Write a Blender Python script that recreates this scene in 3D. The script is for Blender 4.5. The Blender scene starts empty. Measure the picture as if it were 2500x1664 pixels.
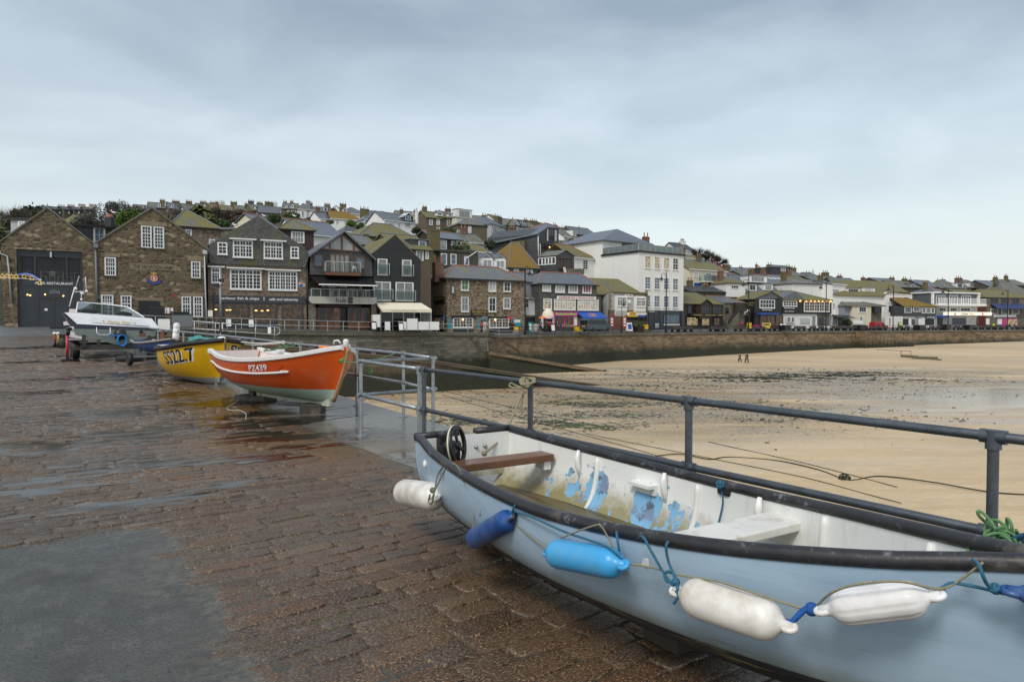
import bpy,bmesh,math,random
from math import sin,cos,pi,atan2,sqrt,radians,atan
from mathutils import Vector,Matrix
random.seed(7)
SC=bpy.context.scene
COL=SC.collection
# ------------------------------------------------------------ camera
F=1666.7;HZ=786.0                     # focal length and horizon in photo pixels (2500 wide)
PITCH=atan((832-HZ)/F)
CAMZ=1.6
cd=bpy.data.cameras.new('camera');cam=bpy.data.objects.new('camera',cd);COL.objects.link(cam)
cd.sensor_width=36.0;cd.lens=36.0*F/2500.0;cd.clip_start=0.05;cd.clip_end=6000
cam.location=(0,0,CAMZ);cam.rotation_euler=(pi/2-PITCH,0,0)
SC.camera=cam
# ------------------------------------------------------------ world and sun (overcast)
SUN_EL,SUN_AZ=radians(48),radians(205)
W=bpy.data.worlds.new('World');SC.world=W;W.use_nodes=True
def world():
    nt=W.node_tree;nt.nodes.clear();N=nt.nodes.new;L=nt.links.new
    out=N('ShaderNodeOutputWorld')
    sky=N('ShaderNodeTexSky');sky.sky_type='NISHITA';sky.sun_disc=False
    sky.sun_elevation=SUN_EL;sky.sun_rotation=SUN_AZ;sky.air_density=1.5;sky.dust_density=3
    b1=N('ShaderNodeBackground');b1.inputs[1].default_value=0.05;L(sky.outputs[0],b1.inputs[0])
    tc=N('ShaderNodeTexCoord');sp=N('ShaderNodeSeparateXYZ');L(tc.outputs['Generated'],sp.inputs[0])
    def mth(op,a,b=None):
        m=N('ShaderNodeMath');m.operation=op
        for i,q in enumerate((a,b)):
            if q is None:continue
            if isinstance(q,(int,float)):m.inputs[i].default_value=q
            else:L(q,m.inputs[i])
        return m.outputs[0]
    zc=mth('MAXIMUM',sp.outputs[2],0.0);dn=mth('ADD',zc,0.22)
    cb=N('ShaderNodeCombineXYZ');L(mth('DIVIDE',sp.outputs[0],dn),cb.inputs[0]);L(mth('DIVIDE',sp.outputs[1],dn),cb.inputs[1])
    mp=N('ShaderNodeMapping');mp.inputs['Rotation'].default_value=(0,0,radians(-22));mp.inputs['Scale'].default_value=(1.25,1.55,1);mp.inputs['Location'].default_value=(3.3,1.4,0)
    L(cb.outputs[0],mp.inputs[0])
    n1=N('ShaderNodeTexNoise');n1.inputs['Scale'].default_value=1.25;n1.inputs['Detail'].default_value=7;n1.inputs['Roughness'].default_value=0.5;n1.inputs['Distortion'].default_value=0.35
    L(mp.outputs[0],n1.inputs['Vector'])
    r=N('ShaderNodeValToRGB');e=r.color_ramp.elements
    e[0].position=0.36;e[0].color=(0.255,0.297,0.345,1)
    e[1].position=0.66;e[1].color=(0.475,0.525,0.565,1)
    L(n1.outputs['Fac'],r.inputs[0])
    hr=N('ShaderNodeValToRGB');h=hr.color_ramp.elements      # brighter band low over the hill
    h[0].position=0.0;h[0].color=(1,1,1,1);h[1].position=0.40;h[1].color=(0,0,0,1)
    hm=h.new(0.14);hm.color=(0.62,0.62,0.62,1)
    L(zc,hr.inputs[0])
    mx=N('ShaderNodeMix');mx.data_type='RGBA';L(hr.outputs[0],mx.inputs[0]);L(r.outputs[0],mx.inputs[6]);mx.inputs[7].default_value=(0.72,0.79,0.835,1)
    zr=N('ShaderNodeMapRange');L(sp.outputs[2],zr.inputs[0]);zr.inputs[1].default_value=0.46;zr.inputs[2].default_value=1.0;zr.inputs[3].default_value=1.0;zr.inputs[4].default_value=1.25
    vm=N('ShaderNodeVectorMath');vm.operation='SCALE';L(mx.outputs[2],vm.inputs[0]);L(zr.outputs[0],vm.inputs['Scale'])
    b2=N('ShaderNodeBackground');L(vm.outputs[0],b2.inputs[0]);b2.inputs[1].default_value=0.79
    ad=N('ShaderNodeAddShader');L(b1.outputs[0],ad.inputs[0]);L(b2.outputs[0],ad.inputs[1]);L(ad.outputs[0],out.inputs[0])
world()
sd=bpy.data.lights.new('sun','SUN');sd.energy=1.5;sd.angle=radians(14);sd.color=(1.0,0.95,0.88)
sun=bpy.data.objects.new('sun',sd);COL.objects.link(sun)
_d=Vector((sin(SUN_AZ)*cos(SUN_EL),cos(SUN_AZ)*cos(SUN_EL),sin(SUN_EL)))   # towards the sun
sun.rotation_euler=_d.to_track_quat('Z','Y').to_euler();sun.location=(0,-20,60)
vs=SC.view_settings;vs.view_transform='Standard';vs.look='None';vs.exposure=0.2;vs.gamma=1.0;vs.use_curve_mapping=False
SC.cycles.max_bounces=6;SC.cycles.transparent_max_bounces=12;SC.cycles.caustics_reflective=False;SC.cycles.caustics_refractive=False

# ------------------------------------------------------------ photo pixel -> world
ZONES={'A':(0,460,.23593),'B':(480,460,.24618),'C':(1020,500,.2168),'D':(1420,520,.20408),'E':(1660,580,.18676),
         'H':(2060,640,.18676),'T':(100,700,.16978),'O':(360,780,.2292),'K':(840,800,.21222),'M':(340,470,.1528),
         'N':(700,470,.1528),'Q':(1040,500,.16978),'R':(0,480,.1528),'S':(1240,740,.13582),'V':(2200,780,.12733),'p':(0,0,1)}
def px(z,x,y=0):
    a,b,s=ZONES[z];return a+x*s,b+y*s
def ray(x,y):
    cx=(x-1250)/F;cz=-(y-832)/F
    return Vector((cx,cos(PITCH)+sin(PITCH)*cz,-sin(PITCH)+cos(PITCH)*cz))
def P(x,y,d):
    r=ray(x,y);k=d/r.y;return Vector((r.x*k,d,CAMZ+r.z*k))
def Gd(x,y,z):
    r=ray(x,y);k=(z-CAMZ)/r.z;return Vector((r.x*k,r.y*k,z))
def sstep(a,b,x):
    t=max(0,min(1,(x-a)/(b-a)));return t*t*(3-2*t)
def lerp(a,b,t):return a+(b-a)*t
def interp(tab,x):
    if x <= tab[0][0]:return tab[0][1:]
    for p,q in zip(tab,tab[1:]):
        if x <= q[0]:
            t=(x-p[0])/(q[0]-p[0]);return tuple(lerp(u,v,t) for u,v in zip(p[1:],q[1:]))
    return tab[-1][1:]

# ------------------------------------------------------------ text outlines
_TX={}
def text_geo(s,bold=0.0):
    k=(s,bold)
    if k not in _TX:
        c=bpy.data.curves.new('lettering','FONT');c.body=s;c.size=1;c.offset=bold;c.resolution_u=3
        o=bpy.data.objects.new('lettering',c);COL.objects.link(o)
        dg=bpy.context.evaluated_depsgraph_get();m=bpy.data.meshes.new_from_object(o.evaluated_get(dg))
        v=[tuple(q.co[:2]) for q in m.vertices];f=[tuple(q.vertices) for q in m.polygons]
        bpy.data.objects.remove(o);bpy.data.curves.remove(c);bpy.data.meshes.remove(m)
        xs=[q[0] for q in v];ys=[q[1] for q in v];x0,x1,y0,y1=min(xs),max(xs),min(ys),max(ys)
        _TX[k]=([((a-x0)/(x1-x0),(b-y0)/(y1-y0)) for a,b in v],f,(x1-x0)/(y1-y0))
    return _TX[k]

# ------------------------------------------------------------ mesh builder
class MB:
    def __init__(s):s.v=[];s.f=[]
    def add(s,vs,fs):
        o=len(s.v);s.v += [Vector(q) for q in vs];s.f += [tuple(i+o for i in q) for q in fs];return s
    def quad(s,*p):return s.add(p,[tuple(range(len(p)))])
    def box(s,x0,x1,y0,y1,z0,z1,mat=None):
        vs=[Vector((x,y,z)) for z in (z0,z1) for y in (y0,y1) for x in (x0,x1)]
        if mat:vs=[mat @ q for q in vs]
        return s.add(vs,[(0,2,3,1),(4,5,7,6),(0,1,5,4),(2,6,7,3),(0,4,6,2),(1,3,7,5)])
    def cbox(s,c,sx,sy,sz,rz=0,taper=1.0):
        m=Matrix.Translation(c) @ Matrix.Rotation(rz,4,'Z');n=len(s.v);s.box(-sx/2,sx/2,-sy/2,sy/2,-sz/2,sz/2)
        for i in range(n,len(s.v)):
            q=s.v[i]
            if q.z >0:q=Vector((q.x*taper,q.y*taper,q.z))
            s.v[i]=m @ q
        return s
    def prism(s,poly,mp,a,b):
        """poly in 2-D, mp(u, v, t) -> point, swept from t=a to t=b"""
        n=len(poly);vs=[mp(u,v,a) for u,v in poly]+[mp(u,v,b) for u,v in poly]
        fs=[tuple(range(n)),tuple(range(2*n-1,n-1,-1))]+[(i,(i+n),(i+1) % n+n,(i+1) % n) for i in range(n)]
        return s.add(vs,fs)
    def bar(s,p,q,w,h=None,up=(0,0,1)):
        p,q=Vector(p),Vector(q);h=h or w;d=(q-p).normalized();u=Vector(up)
        if abs(d.dot(u)) >.98:u=Vector((1,0,0))
        a=d.cross(u).normalized()*w/2;b=a.cross(d).normalized()*h/2
        vs=[p-a-b,p+a-b,p+a+b,p-a+b,q-a-b,q+a-b,q+a+b,q-a+b]
        return s.add(vs,[(3,2,1,0),(4,5,6,7),(0,1,5,4),(1,2,6,5),(2,3,7,6),(3,0,4,7)])
    def tube(s,pts,r,n=8,closed=False,cap=True):
        pts=[Vector(q) for q in pts];m=len(pts);rs=r if isinstance(r,(list,tuple)) else [r]*m
        tg=[]
        for i in range(m):
            a=pts[(i-1) % m] if (closed or i >0) else pts[i];b=pts[(i+1) % m] if (closed or i <m-1) else pts[i]
            d=(b-a);tg.append(d.normalized() if d.length >1e-9 else Vector((0,0,1)))
        u=tg[0].cross(Vector((0,0,1)))
        if u.length <.05:u=tg[0].cross(Vector((1,0,0)))
        u.normalize();vs=[]
        for i in range(m):
            u=(u-tg[i]*u.dot(tg[i]))
            u=u.normalized() if u.length >1e-6 else tg[i].orthogonal().normalized()
            w=tg[i].cross(u)
            for k in range(n):
                t=2*pi*k/n;vs.append(pts[i]+(u*cos(t)+w*sin(t))*rs[i])
        fs=[(i*n+k,i*n+(k+1) % n,((i+1) % m)*n+(k+1) % n,((i+1) % m)*n+k) for i in range(m if closed else m-1) for k in range(n)]
        if cap and not closed:fs += [tuple(range(n-1,-1,-1)),tuple(range((m-1)*n,m*n))]
        return s.add(vs,fs)
    def lathe(s,prof,n=16,base=(0,0,0),axis=(0,0,1)):
        q=Vector((0,0,1)).rotation_difference(Vector(axis).normalized());B=Vector(base)
        vs=[B+q @ Vector((r*cos(2*pi*k/n),r*sin(2*pi*k/n),z)) for r,z in prof for k in range(n)];m=len(prof)
        fs=[(i*n+k,i*n+(k+1) % n,(i+1)*n+(k+1) % n,(i+1)*n+k) for i in range(m-1) for k in range(n)]
        fs += [tuple(range(n-1,-1,-1)),tuple(range((m-1)*n,m*n))]
        return s.add(vs,fs)
    def ball(s,c,r,n=10,sx=1,sy=1,sz=1):
        m=max(4,n // 2);o=len(s.v)
        s.lathe([(max(1e-3,sin(pi*i/m))*r,-cos(pi*i/m)*r) for i in range(m+1)],n)
        for i in range(o,len(s.v)):
            q=s.v[i];s.v[i]=Vector((q.x*sx,q.y*sy,q.z*sz))+Vector(c)
        return s
    def text(s,txt,mp,u0,v0,u1,v1,bold=0.0):
        """lettering stretched to the rectangle; mp(u, v) -> point"""
        v,f,_=text_geo(txt,bold)
        return s.add([mp(lerp(u0,u1,a),lerp(v0,v1,b)) for a,b in v],f)
    def xf(s,m):
        s.v=[m @ q for q in s.v];return s
    def build(s,name,mat,parent=None,smooth=False,uv=True,bevel=0):
        me=bpy.data.meshes.new(name);me.from_pydata([tuple(q) for q in s.v],[],s.f)
        if mat:me.materials.append(mat)
        if smooth:me.polygons.foreach_set('use_smooth',[True]*len(me.polygons))
        if uv:
            ul=me.uv_layers.new(name='UVMap').data
            for p in me.polygons:
                n=p.normal
                if abs(n.z) >.93:a,b=Vector((1,0,0)),Vector((0,1,0))
                else:
                    a=Vector((0,0,1)).cross(n).normalized();b=n.cross(a)
                for li in p.loop_indices:
                    co=me.vertices[me.loops[li].vertex_index].co;ul[li].uv=(co.dot(a),co.dot(b))
        o=bpy.data.objects.new(name,me);COL.objects.link(o)
        if parent:o.parent=parent
        if smooth == 'edge':
            m=o.modifiers.new('edges','EDGE_SPLIT');m.split_angle=radians(40)
        if bevel:
            m=o.modifiers.new('bevel','BEVEL');m.width=bevel;m.segments=2;m.limit_method='ANGLE'
        return o
def tag(o,label=None,cat=None,group=None,kind=None):
    if label:o['label']=label
    if cat:o['category']=cat
    if group:o['group']=group
    if kind:o['kind']=kind
    return o
def thing(name,label,cat,loc=(0,0,0),rz=0,group=None):
    o=bpy.data.objects.new(name,None);COL.objects.link(o);o.location=loc;o.rotation_euler=(0,0,rz);o.empty_display_size=.2
    return tag(o,label,cat,group)
def copy_thing(root,loc,rz=None,label=None):
    r=root.copy();COL.objects.link(r);r.location=loc
    if rz is not None:r.rotation_euler=(0,0,rz)
    if label:r['label']=label
    for ch in list(root.children):
        c=ch.copy();COL.objects.link(c);c.parent=r
        for g in list(ch.children):
            h=g.copy();COL.objects.link(h);h.parent=c
    return r

# ------------------------------------------------------------ materials
class NT:
    def __init__(s,name):
        s.m=bpy.data.materials.new(name);s.m.use_nodes=True;s.t=s.m.node_tree;s.b=s.t.nodes['Principled BSDF'];s._c=None
    def n(s,typ,**k):
        o=s.t.nodes.new('ShaderNode'+typ)
        for a,v in k.items():setattr(o,a,v)
        return o
    def set(s,sock,v):
        if v is None:return
        if hasattr(v,'is_linked'):s.t.links.new(v,sock)
        elif isinstance(v,(int,float)):
            sock.default_value=v if sock.type == 'VALUE' else (v,v,v,1) if sock.type == 'RGBA' else (v,v,v)
        else:sock.default_value=tuple(v)+((1,) if sock.type == 'RGBA' and len(v) == 3 else ())
    def co(s,kind='UV'):
        if not s._c:s._c=s.n('TexCoord')
        return s._c.outputs[kind]
    def geo(s):return s.n('NewGeometry').outputs['Position']
    def mp(s,vec,sc=(1,1,1),loc=(0,0,0),rot=(0,0,0)):
        o=s.n('Mapping');s.set(o.inputs[0],vec);o.inputs['Scale'].default_value=sc;o.inputs['Location'].default_value=loc;o.inputs['Rotation'].default_value=rot;return o.outputs[0]
    def noise(s,vec,scale,detail=4,rough=.55,dist=0,out='Fac'):
        o=s.n('TexNoise');s.set(o.inputs['Vector'],vec);o.inputs['Scale'].default_value=scale;o.inputs['Detail'].default_value=detail;o.inputs['Roughness'].default_value=rough;o.inputs['Distortion'].default_value=dist;return o.outputs[out]
    def vor(s,vec,scale,feat='F1',out='Distance',rnd=1.0):
        o=s.n('TexVoronoi',feature=feat);s.set(o.inputs['Vector'],vec);o.inputs['Scale'].default_value=scale;o.inputs['Randomness'].default_value=rnd;return o.outputs[out]
    def ramp(s,fac,*st):
        o=s.n('ValToRGB');s.set(o.inputs[0],fac);e=o.color_ramp.elements
        while len(e) <len(st):e.new(.5)
        for q,(p,c) in zip(e,st):q.position=p;q.color=(c,c,c,1) if isinstance(c,(int,float)) else tuple(c)+(1,)
        return o.outputs[0]
    def mix(s,f,a,b,mode='MIX'):
        o=s.n('Mix',data_type='RGBA',blend_type=mode);s.set(o.inputs[0],f);s.set(o.inputs[6],a);s.set(o.inputs[7],b);return o.outputs[2]
    def math(s,op,a,b=None,c=None,clamp=False):
        o=s.n('Math',operation=op);o.use_clamp=clamp
        for i,q in enumerate((a,b,c)):s.set(o.inputs[i],q)
        return o.outputs[0]
    def vadd(s,a,b,k=1.0):
        sc=s.n('VectorMath',operation='SCALE');s.set(sc.inputs[0],b);sc.inputs['Scale'].default_value=k
        o=s.n('VectorMath',operation='ADD');s.set(o.inputs[0],a);s.set(o.inputs[1],sc.outputs[0]);return o.outputs[0]
    def sep(s,v):
        o=s.n('SeparateXYZ');s.set(o.inputs[0],v);return o.outputs
    def comb(s,x,y,z=0):
        o=s.n('CombineXYZ');s.set(o.inputs[0],x);s.set(o.inputs[1],y);s.set(o.inputs[2],z);return o.outputs[0]
    def brick(s,vec,w,h,mortar=.01,off=.5,smooth=.1,bias=0,c1=(0,0,0),c2=(1,1,1),sq=1.0,sqf=2):
        o=s.n('TexBrick');s.set(o.inputs['Vector'],vec);o.inputs['Scale'].default_value=1;o.inputs['Brick Width'].default_value=w;o.inputs['Row Height'].default_value=h
        o.inputs['Mortar Size'].default_value=mortar;o.inputs['Mortar Smooth'].default_value=smooth;o.inputs['Bias'].default_value=bias;o.offset=off;o.squash=sq;o.squash_frequency=sqf
        s.set(o.inputs['Color1'],c1);s.set(o.inputs['Color2'],c2);s.set(o.inputs['Mortar'],(0,0,0));return o.outputs
    def bump(s,h,strength=.5,dist=.02):
        o=s.n('Bump');o.inputs['Strength'].default_value=strength;o.inputs['Distance'].default_value=dist;s.set(o.inputs['Height'],h);s.t.links.new(o.outputs[0],s.b.inputs['Normal']);return o.outputs[0]
    def out(s,col=None,rough=None,metal=None,spec=None,**k):
        s.set(s.b.inputs['Base Color'],col);s.set(s.b.inputs['Roughness'],rough);s.set(s.b.inputs['Metallic'],metal);s.set(s.b.inputs['Specular IOR Level'],spec)
        for a,v in k.items():s.set(s.b.inputs[a.replace('_',' ')],v)
        return s.m
def mul(c,k):return tuple(q*k for q in c)
_PL={}
def plain(name,col,rough=.5,metal=0,var=.12,scale=6,bump=0,spec=None,stain=None,emit=0):
    """paint, metal, cloth: a colour with worn, slightly uneven tone and gloss"""
    if name in _PL:return _PL[name]
    t=NT(name);c=t.co('Object');n=t.noise(c,scale,5,.6);n2=t.noise(c,scale*7,3,.6)
    f=t.math('ADD',t.math('MULTIPLY',n,.7),t.math('MULTIPLY',n2,.3))
    cc=t.ramp(f,(.3,mul(col,1-var)),(.7,mul(col,1+var)))
    if stain:cc=t.mix(t.ramp(t.noise(c,scale*.8,8,.7),(.56,0),(.72,.8)),cc,stain)
    if bump:t.bump(n2,bump,.01)
    k={}
    if emit:k=dict(Emission_Color=col,Emission_Strength=emit)
    _PL[name]=t.out(cc,t.ramp(n,(.3,max(0,rough-.1)),(.7,min(1,rough+.1))),metal,spec,**k);return _PL[name]
def rubble(name,a,b,mortar,sx=2.0,sy=3.2,moss=.3,mossc=(.07,.07,.02),light=None):
    t=NT(name);uv=t.co('UV');w=t.vadd(uv,t.noise(uv,2.2,3,out='Color'),.12)
    v=t.mp(w,(sx,sy,1));edge=t.vor(v,1,'DISTANCE_TO_EDGE');cell=t.sep(t.vor(v,1,'F1','Color'))[0]
    fine=t.noise(uv,14,5,.65)
    c=t.mix(t.math('MULTIPLY',cell,1),a,b);c=t.mix(t.ramp(fine,(.3,.55),(.7,0)),c,mul(a,.45))
    if light:c=t.mix(t.ramp(cell,(.86,0),(.90,.85)),c,light)
    m=t.ramp(edge,(.035,.9),(.10,0));c=t.mix(m,c,mortar)
    if moss:c=t.mix(t.ramp(t.noise(uv,.55,6,.65),(.62-moss*.35,0),(.82-moss*.2,.8)),c,mossc)
    t.bump(t.math('ADD',t.math('MULTIPLY',m,-1),t.math('MULTIPLY',fine,.5)),.7,.03)
    return t.out(c,.75)
def slate(name,a,b,moss=.4,mossc=(.115,.105,.02),w=.32,h=.22,rough=.42,bump=.5):
    t=NT(name);uv=t.co('UV');br=t.brick(uv,w,h,.012,c1=(0,0,0),c2=(1,1,1));cell=t.sep(br[0])[0]
    c=t.mix(cell,a,b);c=t.mix(t.ramp(t.noise(uv,3,5,.6),(.35,.5),(.65,0)),c,mul(a,.6));c=t.mix(t.math('MULTIPLY',br[1],.75),c,mul(a,.3))
    r=rough
    if moss:
        mm=t.ramp(t.math('ADD',t.math('MULTIPLY',t.noise(t.mp(uv,(1,.45,1)),.5,4,.6),.7),t.math('MULTIPLY',t.noise(uv,5,5,.7),.3)),(.62-moss*.4,0),(.74-moss*.33,1))
        mc=t.mix(t.noise(uv,9,4,.6),mul(mossc,.5),mul(mossc,1.45));c=t.mix(mm,c,mc);r=t.mix(mm,rough,.9)
    t.bump(t.math('ADD',t.math('MULTIPLY',br[1],-1),t.math('MULTIPLY',t.noise(uv,20,4),.4)),bump,.02)
    return t.out(c,r)
def render_wall(name,col,stain=(.25,.24,.2),amt=.5,rough=.8):
    t=NT(name);uv=t.co('UV');n=t.noise(t.mp(uv,(1.2,.35,1)),1.1,7,.7);n2=t.noise(uv,12,4,.6)
    c=t.mix(t.ramp(n,(.5,0),(.85,amt)),t.ramp(n2,(.3,mul(col,.9)),(.7,col)),stain);t.bump(n2,.25,.015)
    return t.out(c,rough)
def boards(name,col,h=.16,rough=.5,var=.25):
    t=NT(name);uv=t.co('UV');br=t.brick(uv,4.0,h,.012,off=.37);c=t.mix(t.sep(br[0])[0],mul(col,1-var),mul(col,1+var))
    c=t.mix(t.math('MULTIPLY',br[1],.8),c,mul(col,.25));c=t.mix(t.ramp(t.noise(t.mp(uv,(.4,6,1)),3,5),(.4,.35),(.7,0)),c,mul(col,.6))
    t.bump(t.math('MULTIPLY',br[1],-1),.6,.02);return t.out(c,rough)
def ashlar(name,w,h,a,b,mortar,algae=True,rough=.7):
    t=NT(name);uv=t.co('UV');v=t.vadd(uv,t.noise(uv,1.5,3,out='Color'),.06);br=t.brick(v,w,h,.018,sq=1.3,sqf=3);cell=t.sep(br[0])[0]
    fine=t.noise(uv,10,5,.65);c=t.mix(cell,a,b);c=t.mix(t.ramp(fine,(.3,.5),(.7,0)),c,mul(a,.4));c=t.mix(t.math('MULTIPLY',br[1],.8),c,mortar)
    c=t.mix(t.ramp(t.noise(t.mp(uv,(.35,1,1)),.6,6,.65),(.48,0),(.7,.75)),c,mul(a,.45))
    if algae:
        z=t.sep(t.geo())[2];zz=t.math('ADD',z,t.math('MULTIPLY',t.math('SUBTRACT',t.noise(uv,.5,5,.65),.5),2.2))
        c=t.mix(t.ramp(t.math('MULTIPLY_ADD',zz,.2,1.0),(.36,1),(.60,0)),c,t.mix(t.noise(uv,2.5,4),(.010,.010,.007),(.03,.038,.014)))
        c=t.mix(t.ramp(t.math('MULTIPLY_ADD',zz,.2,1.0),(.9,0),(1.06,.5)),c,(.07,.075,.03))
    t.bump(t.math('ADD',t.math('MULTIPLY',br[1],-1),t.math('MULTIPLY',fine,.6)),.8,.04)
    return t.out(c,rough)
def glass_dark(name,col=(.012,.016,.022),rough=.06,emit=None,es=0):
    t=NT(name);n=t.noise(t.co('Object'),.9,2)
    k={}
    if emit:
        f=t.ramp(t.noise(t.co('Object'),2.6,3,.6),(.44,.15),(.62,1));k=dict(Emission_Color=t.mix(f,mul(emit,.12),emit),Emission_Strength=es)
    return t.out(t.mix(n,mul(col,.5),mul(col,1.6)),rough,**k)
def clear_glass(name,tint=(.82,.9,.9),alpha=.25):
    t=NT(name);tr=t.n('BsdfTransparent');tr.inputs[0].default_value=tint+(1,);mx=t.n('MixShader');fr=t.n('Fresnel');fr.inputs[0].default_value=1.5
    t.out(mul(tint,.6),.03);t.set(mx.inputs[0],t.math('ADD',t.math('MULTIPLY',fr.outputs[0],1.0),alpha*.5,clamp=True));t.t.links.new(tr.outputs[0],mx.inputs[1]);t.t.links.new(t.b.outputs[0],mx.inputs[2])
    t.t.links.new(mx.outputs[0],t.t.nodes['Material Output'].inputs[0]);return t.m
MT=dict(
    stone_brown=rubble('brown_rubble_stone',(.070,.048,.025),(.21,.155,.088),(.17,.14,.09),2.0,3.8,.26,(.075,.068,.022),(.32,.26,.165)),
    stone_pink=rubble('pink_grey_stone',(.14,.095,.065),(.25,.185,.135),(.26,.21,.15),2.0,3.0,.15),
    stone_inn=rubble('warm_rubble_stone',(.125,.082,.048),(.25,.18,.115),(.36,.29,.19),1.7,2.7,.08),
    stone_grey=rubble('grey_rubble_stone',(.10,.088,.066),(.2,.175,.135),(.2,.18,.14),1.8,3.0,.3),
    slate_hung=slate('hung_slate',(.065,.068,.066),(.13,.13,.12),.30,(.10,.095,.02),.3,.18,.5),
    slate_dark=slate('dark_hung_slate',(.045,.050,.055),(.095,.10,.105),.05,w=.3,h=.16,rough=.45),
    slate_grey=slate('grey_slate_roof',(.11,.125,.145),(.17,.185,.205),.12,rough=.4),
    slate_blue=slate('blue_slate_roof',(.12,.14,.17),(.17,.19,.225),0,rough=.38),
    slate_moss=slate('mossy_slate_roof',(.12,.125,.12),(.22,.225,.215),.40,(.15,.132,.048)),
    slate_mossy=slate('very_mossy_slate_roof',(.12,.12,.10),(.20,.195,.16),.60,(.17,.148,.042)),
    slate_inn=slate('inn_slate_roof',(.13,.14,.15),(.19,.2,.205),.30,(.2,.18,.06)),
    orange_moss=slate('orange_lichen_roof',(.11,.10,.07),(.16,.14,.09),.8,(.2,.12,.02)),
    white=render_wall('white_render',(.80,.80,.77),(.45,.44,.38),.4),cream=render_wall('cream_render',(.68,.63,.48),(.3,.27,.18),.4),
    grey=render_wall('grey_render',(.40,.41,.42),(.22,.22,.2),.5),greyblue=render_wall('blue_grey_render',(.24,.26,.30),(.12,.13,.13),.5),
    brown=render_wall('brown_pebbledash',(.125,.10,.068),(.05,.05,.025),.7),darkwall=render_wall('dark_stained_render',(.085,.08,.062),(.04,.042,.02),.8),
    white_brick=render_wall('white_painted_stone',(.75,.75,.73),(.4,.4,.36),.5),
    black_board=boards('black_timber_boards',(.014,.016,.018),.17,.45),dark_board=boards('charcoal_boards',(.055,.062,.07),.13,.5),brown_board=boards('dark_brown_boards',(.05,.035,.022),.2,.6),
    brick=ashlar('red_brick',.23,.08,(.22,.075,.04),(.3,.12,.07),(.25,.2,.16),False),redtile=plain('red_ridge_tile',(.36,.15,.10),.7,scale=3),
    chimney=rubble('lichen_chimney_stone',(.12,.105,.05),(.18,.155,.08),(.13,.11,.06),3,5,.5,(.13,.11,.02)),pot=plain('clay_pot',(.30,.15,.09),.75,scale=4),
    quay=ashlar('quay_granite',.95,.42,(.13,.085,.045),(.30,.21,.12),(.36,.30,.2)),quay_grey=ashlar('grey_granite_blocks',.9,.36,(.14,.125,.095),(.29,.265,.21),(.07,.06,.045)),
    frame=plain('white_window_paint',(.70,.71,.70),.45,var=.07),black=plain('black_paint',(.012,.012,.013),.4),charcoal=plain('charcoal_paint',(.035,.04,.047),.4),brownwood=plain('varnished_timber',(.13,.055,.026),.4,scale=3,var=.25),
    galv=plain('galvanised_steel',(.33,.36,.38),.42,.75,.25,9,stain=(.17,.13,.10)),galv_light=plain('pale_steel_rail',(.52,.53,.52),.4,.4,.1,5),dark_steel=plain('dark_weathered_steel',(.10,.115,.13),.42,.6,.3,8,stain=(.10,.065,.045)),iron=plain('black_iron',(.012,.013,.015),.45,.3),
    pane=glass_dark('window_glass'),pane_blue=glass_dark('sky_blue_window_glass',(.10,.14,.19),.08),pane_grey=glass_dark('curtained_window_glass',(.20,.21,.20),.12),pane_white=glass_dark('blind_window_glass',(.48,.48,.45),.15),pane_green=glass_dark('green_blind_glass',(.05,.16,.05),.12),
    pane_lit=glass_dark('lit_window_glass',(.05,.045,.03),.08,(1,.74,.36),.42),pane_lit_low=glass_dark('dimly_lit_window_glass',(.012,.012,.012),.07,(1,.55,.2),.07),
    clear=clear_glass('clear_balustrade_glass',(.9,.95,.95),.06),shade_glass=clear_glass('shop_front_glass',(.86,.9,.94),.04),smoke=clear_glass('smoked_windscreen',(.30,.36,.37),.35),
    concrete=render_wall('weathered_concrete',(.46,.45,.41),(.12,.12,.09),.6),lead=plain('lead_flashing',(.16,.175,.19),.5),gutter=plain('grey_plastic_pipe',(.42,.45,.48),.45),
    whitep=plain('white_gloss',(.8,.8,.78),.3,var=.05),rubber=plain('black_rubber',(.012,.012,.012),.6),gold=plain('gold_lettering',(.55,.38,.09),.4),red=plain('red_paint',(.45,.03,.03),.35),blue=plain('blue_paint',(.02,.07,.30),.35),teal=plain('teal_poster',(.02,.28,.33),.4),yellow=plain('yellow_paint',(.68,.45,.02),.35),wood=plain('bench_timber',(.07,.055,.05),.6),
    cream_cloth=plain('cream_awning_cloth',(.78,.72,.56),.7,var=.06),blue_cloth=plain('blue_awning_cloth',(.02,.09,.42),.6),darkblue_cloth=plain('navy_awning_cloth',(.03,.05,.13),.6),pink=plain('magenta_paint',(.55,.03,.22),.4),green_lt=plain('lime_lettering',(.2,.7,.12),.4),skin=plain('skin',(.42,.26,.19),.6),
)
# ------------------------------------------------------------ ground heights
def gz(X,Y):
    z=.0213*max(0,Y-10)
    return z*(1-.62*sstep(-38,-10,X)*sstep(40,72,Y))
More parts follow.
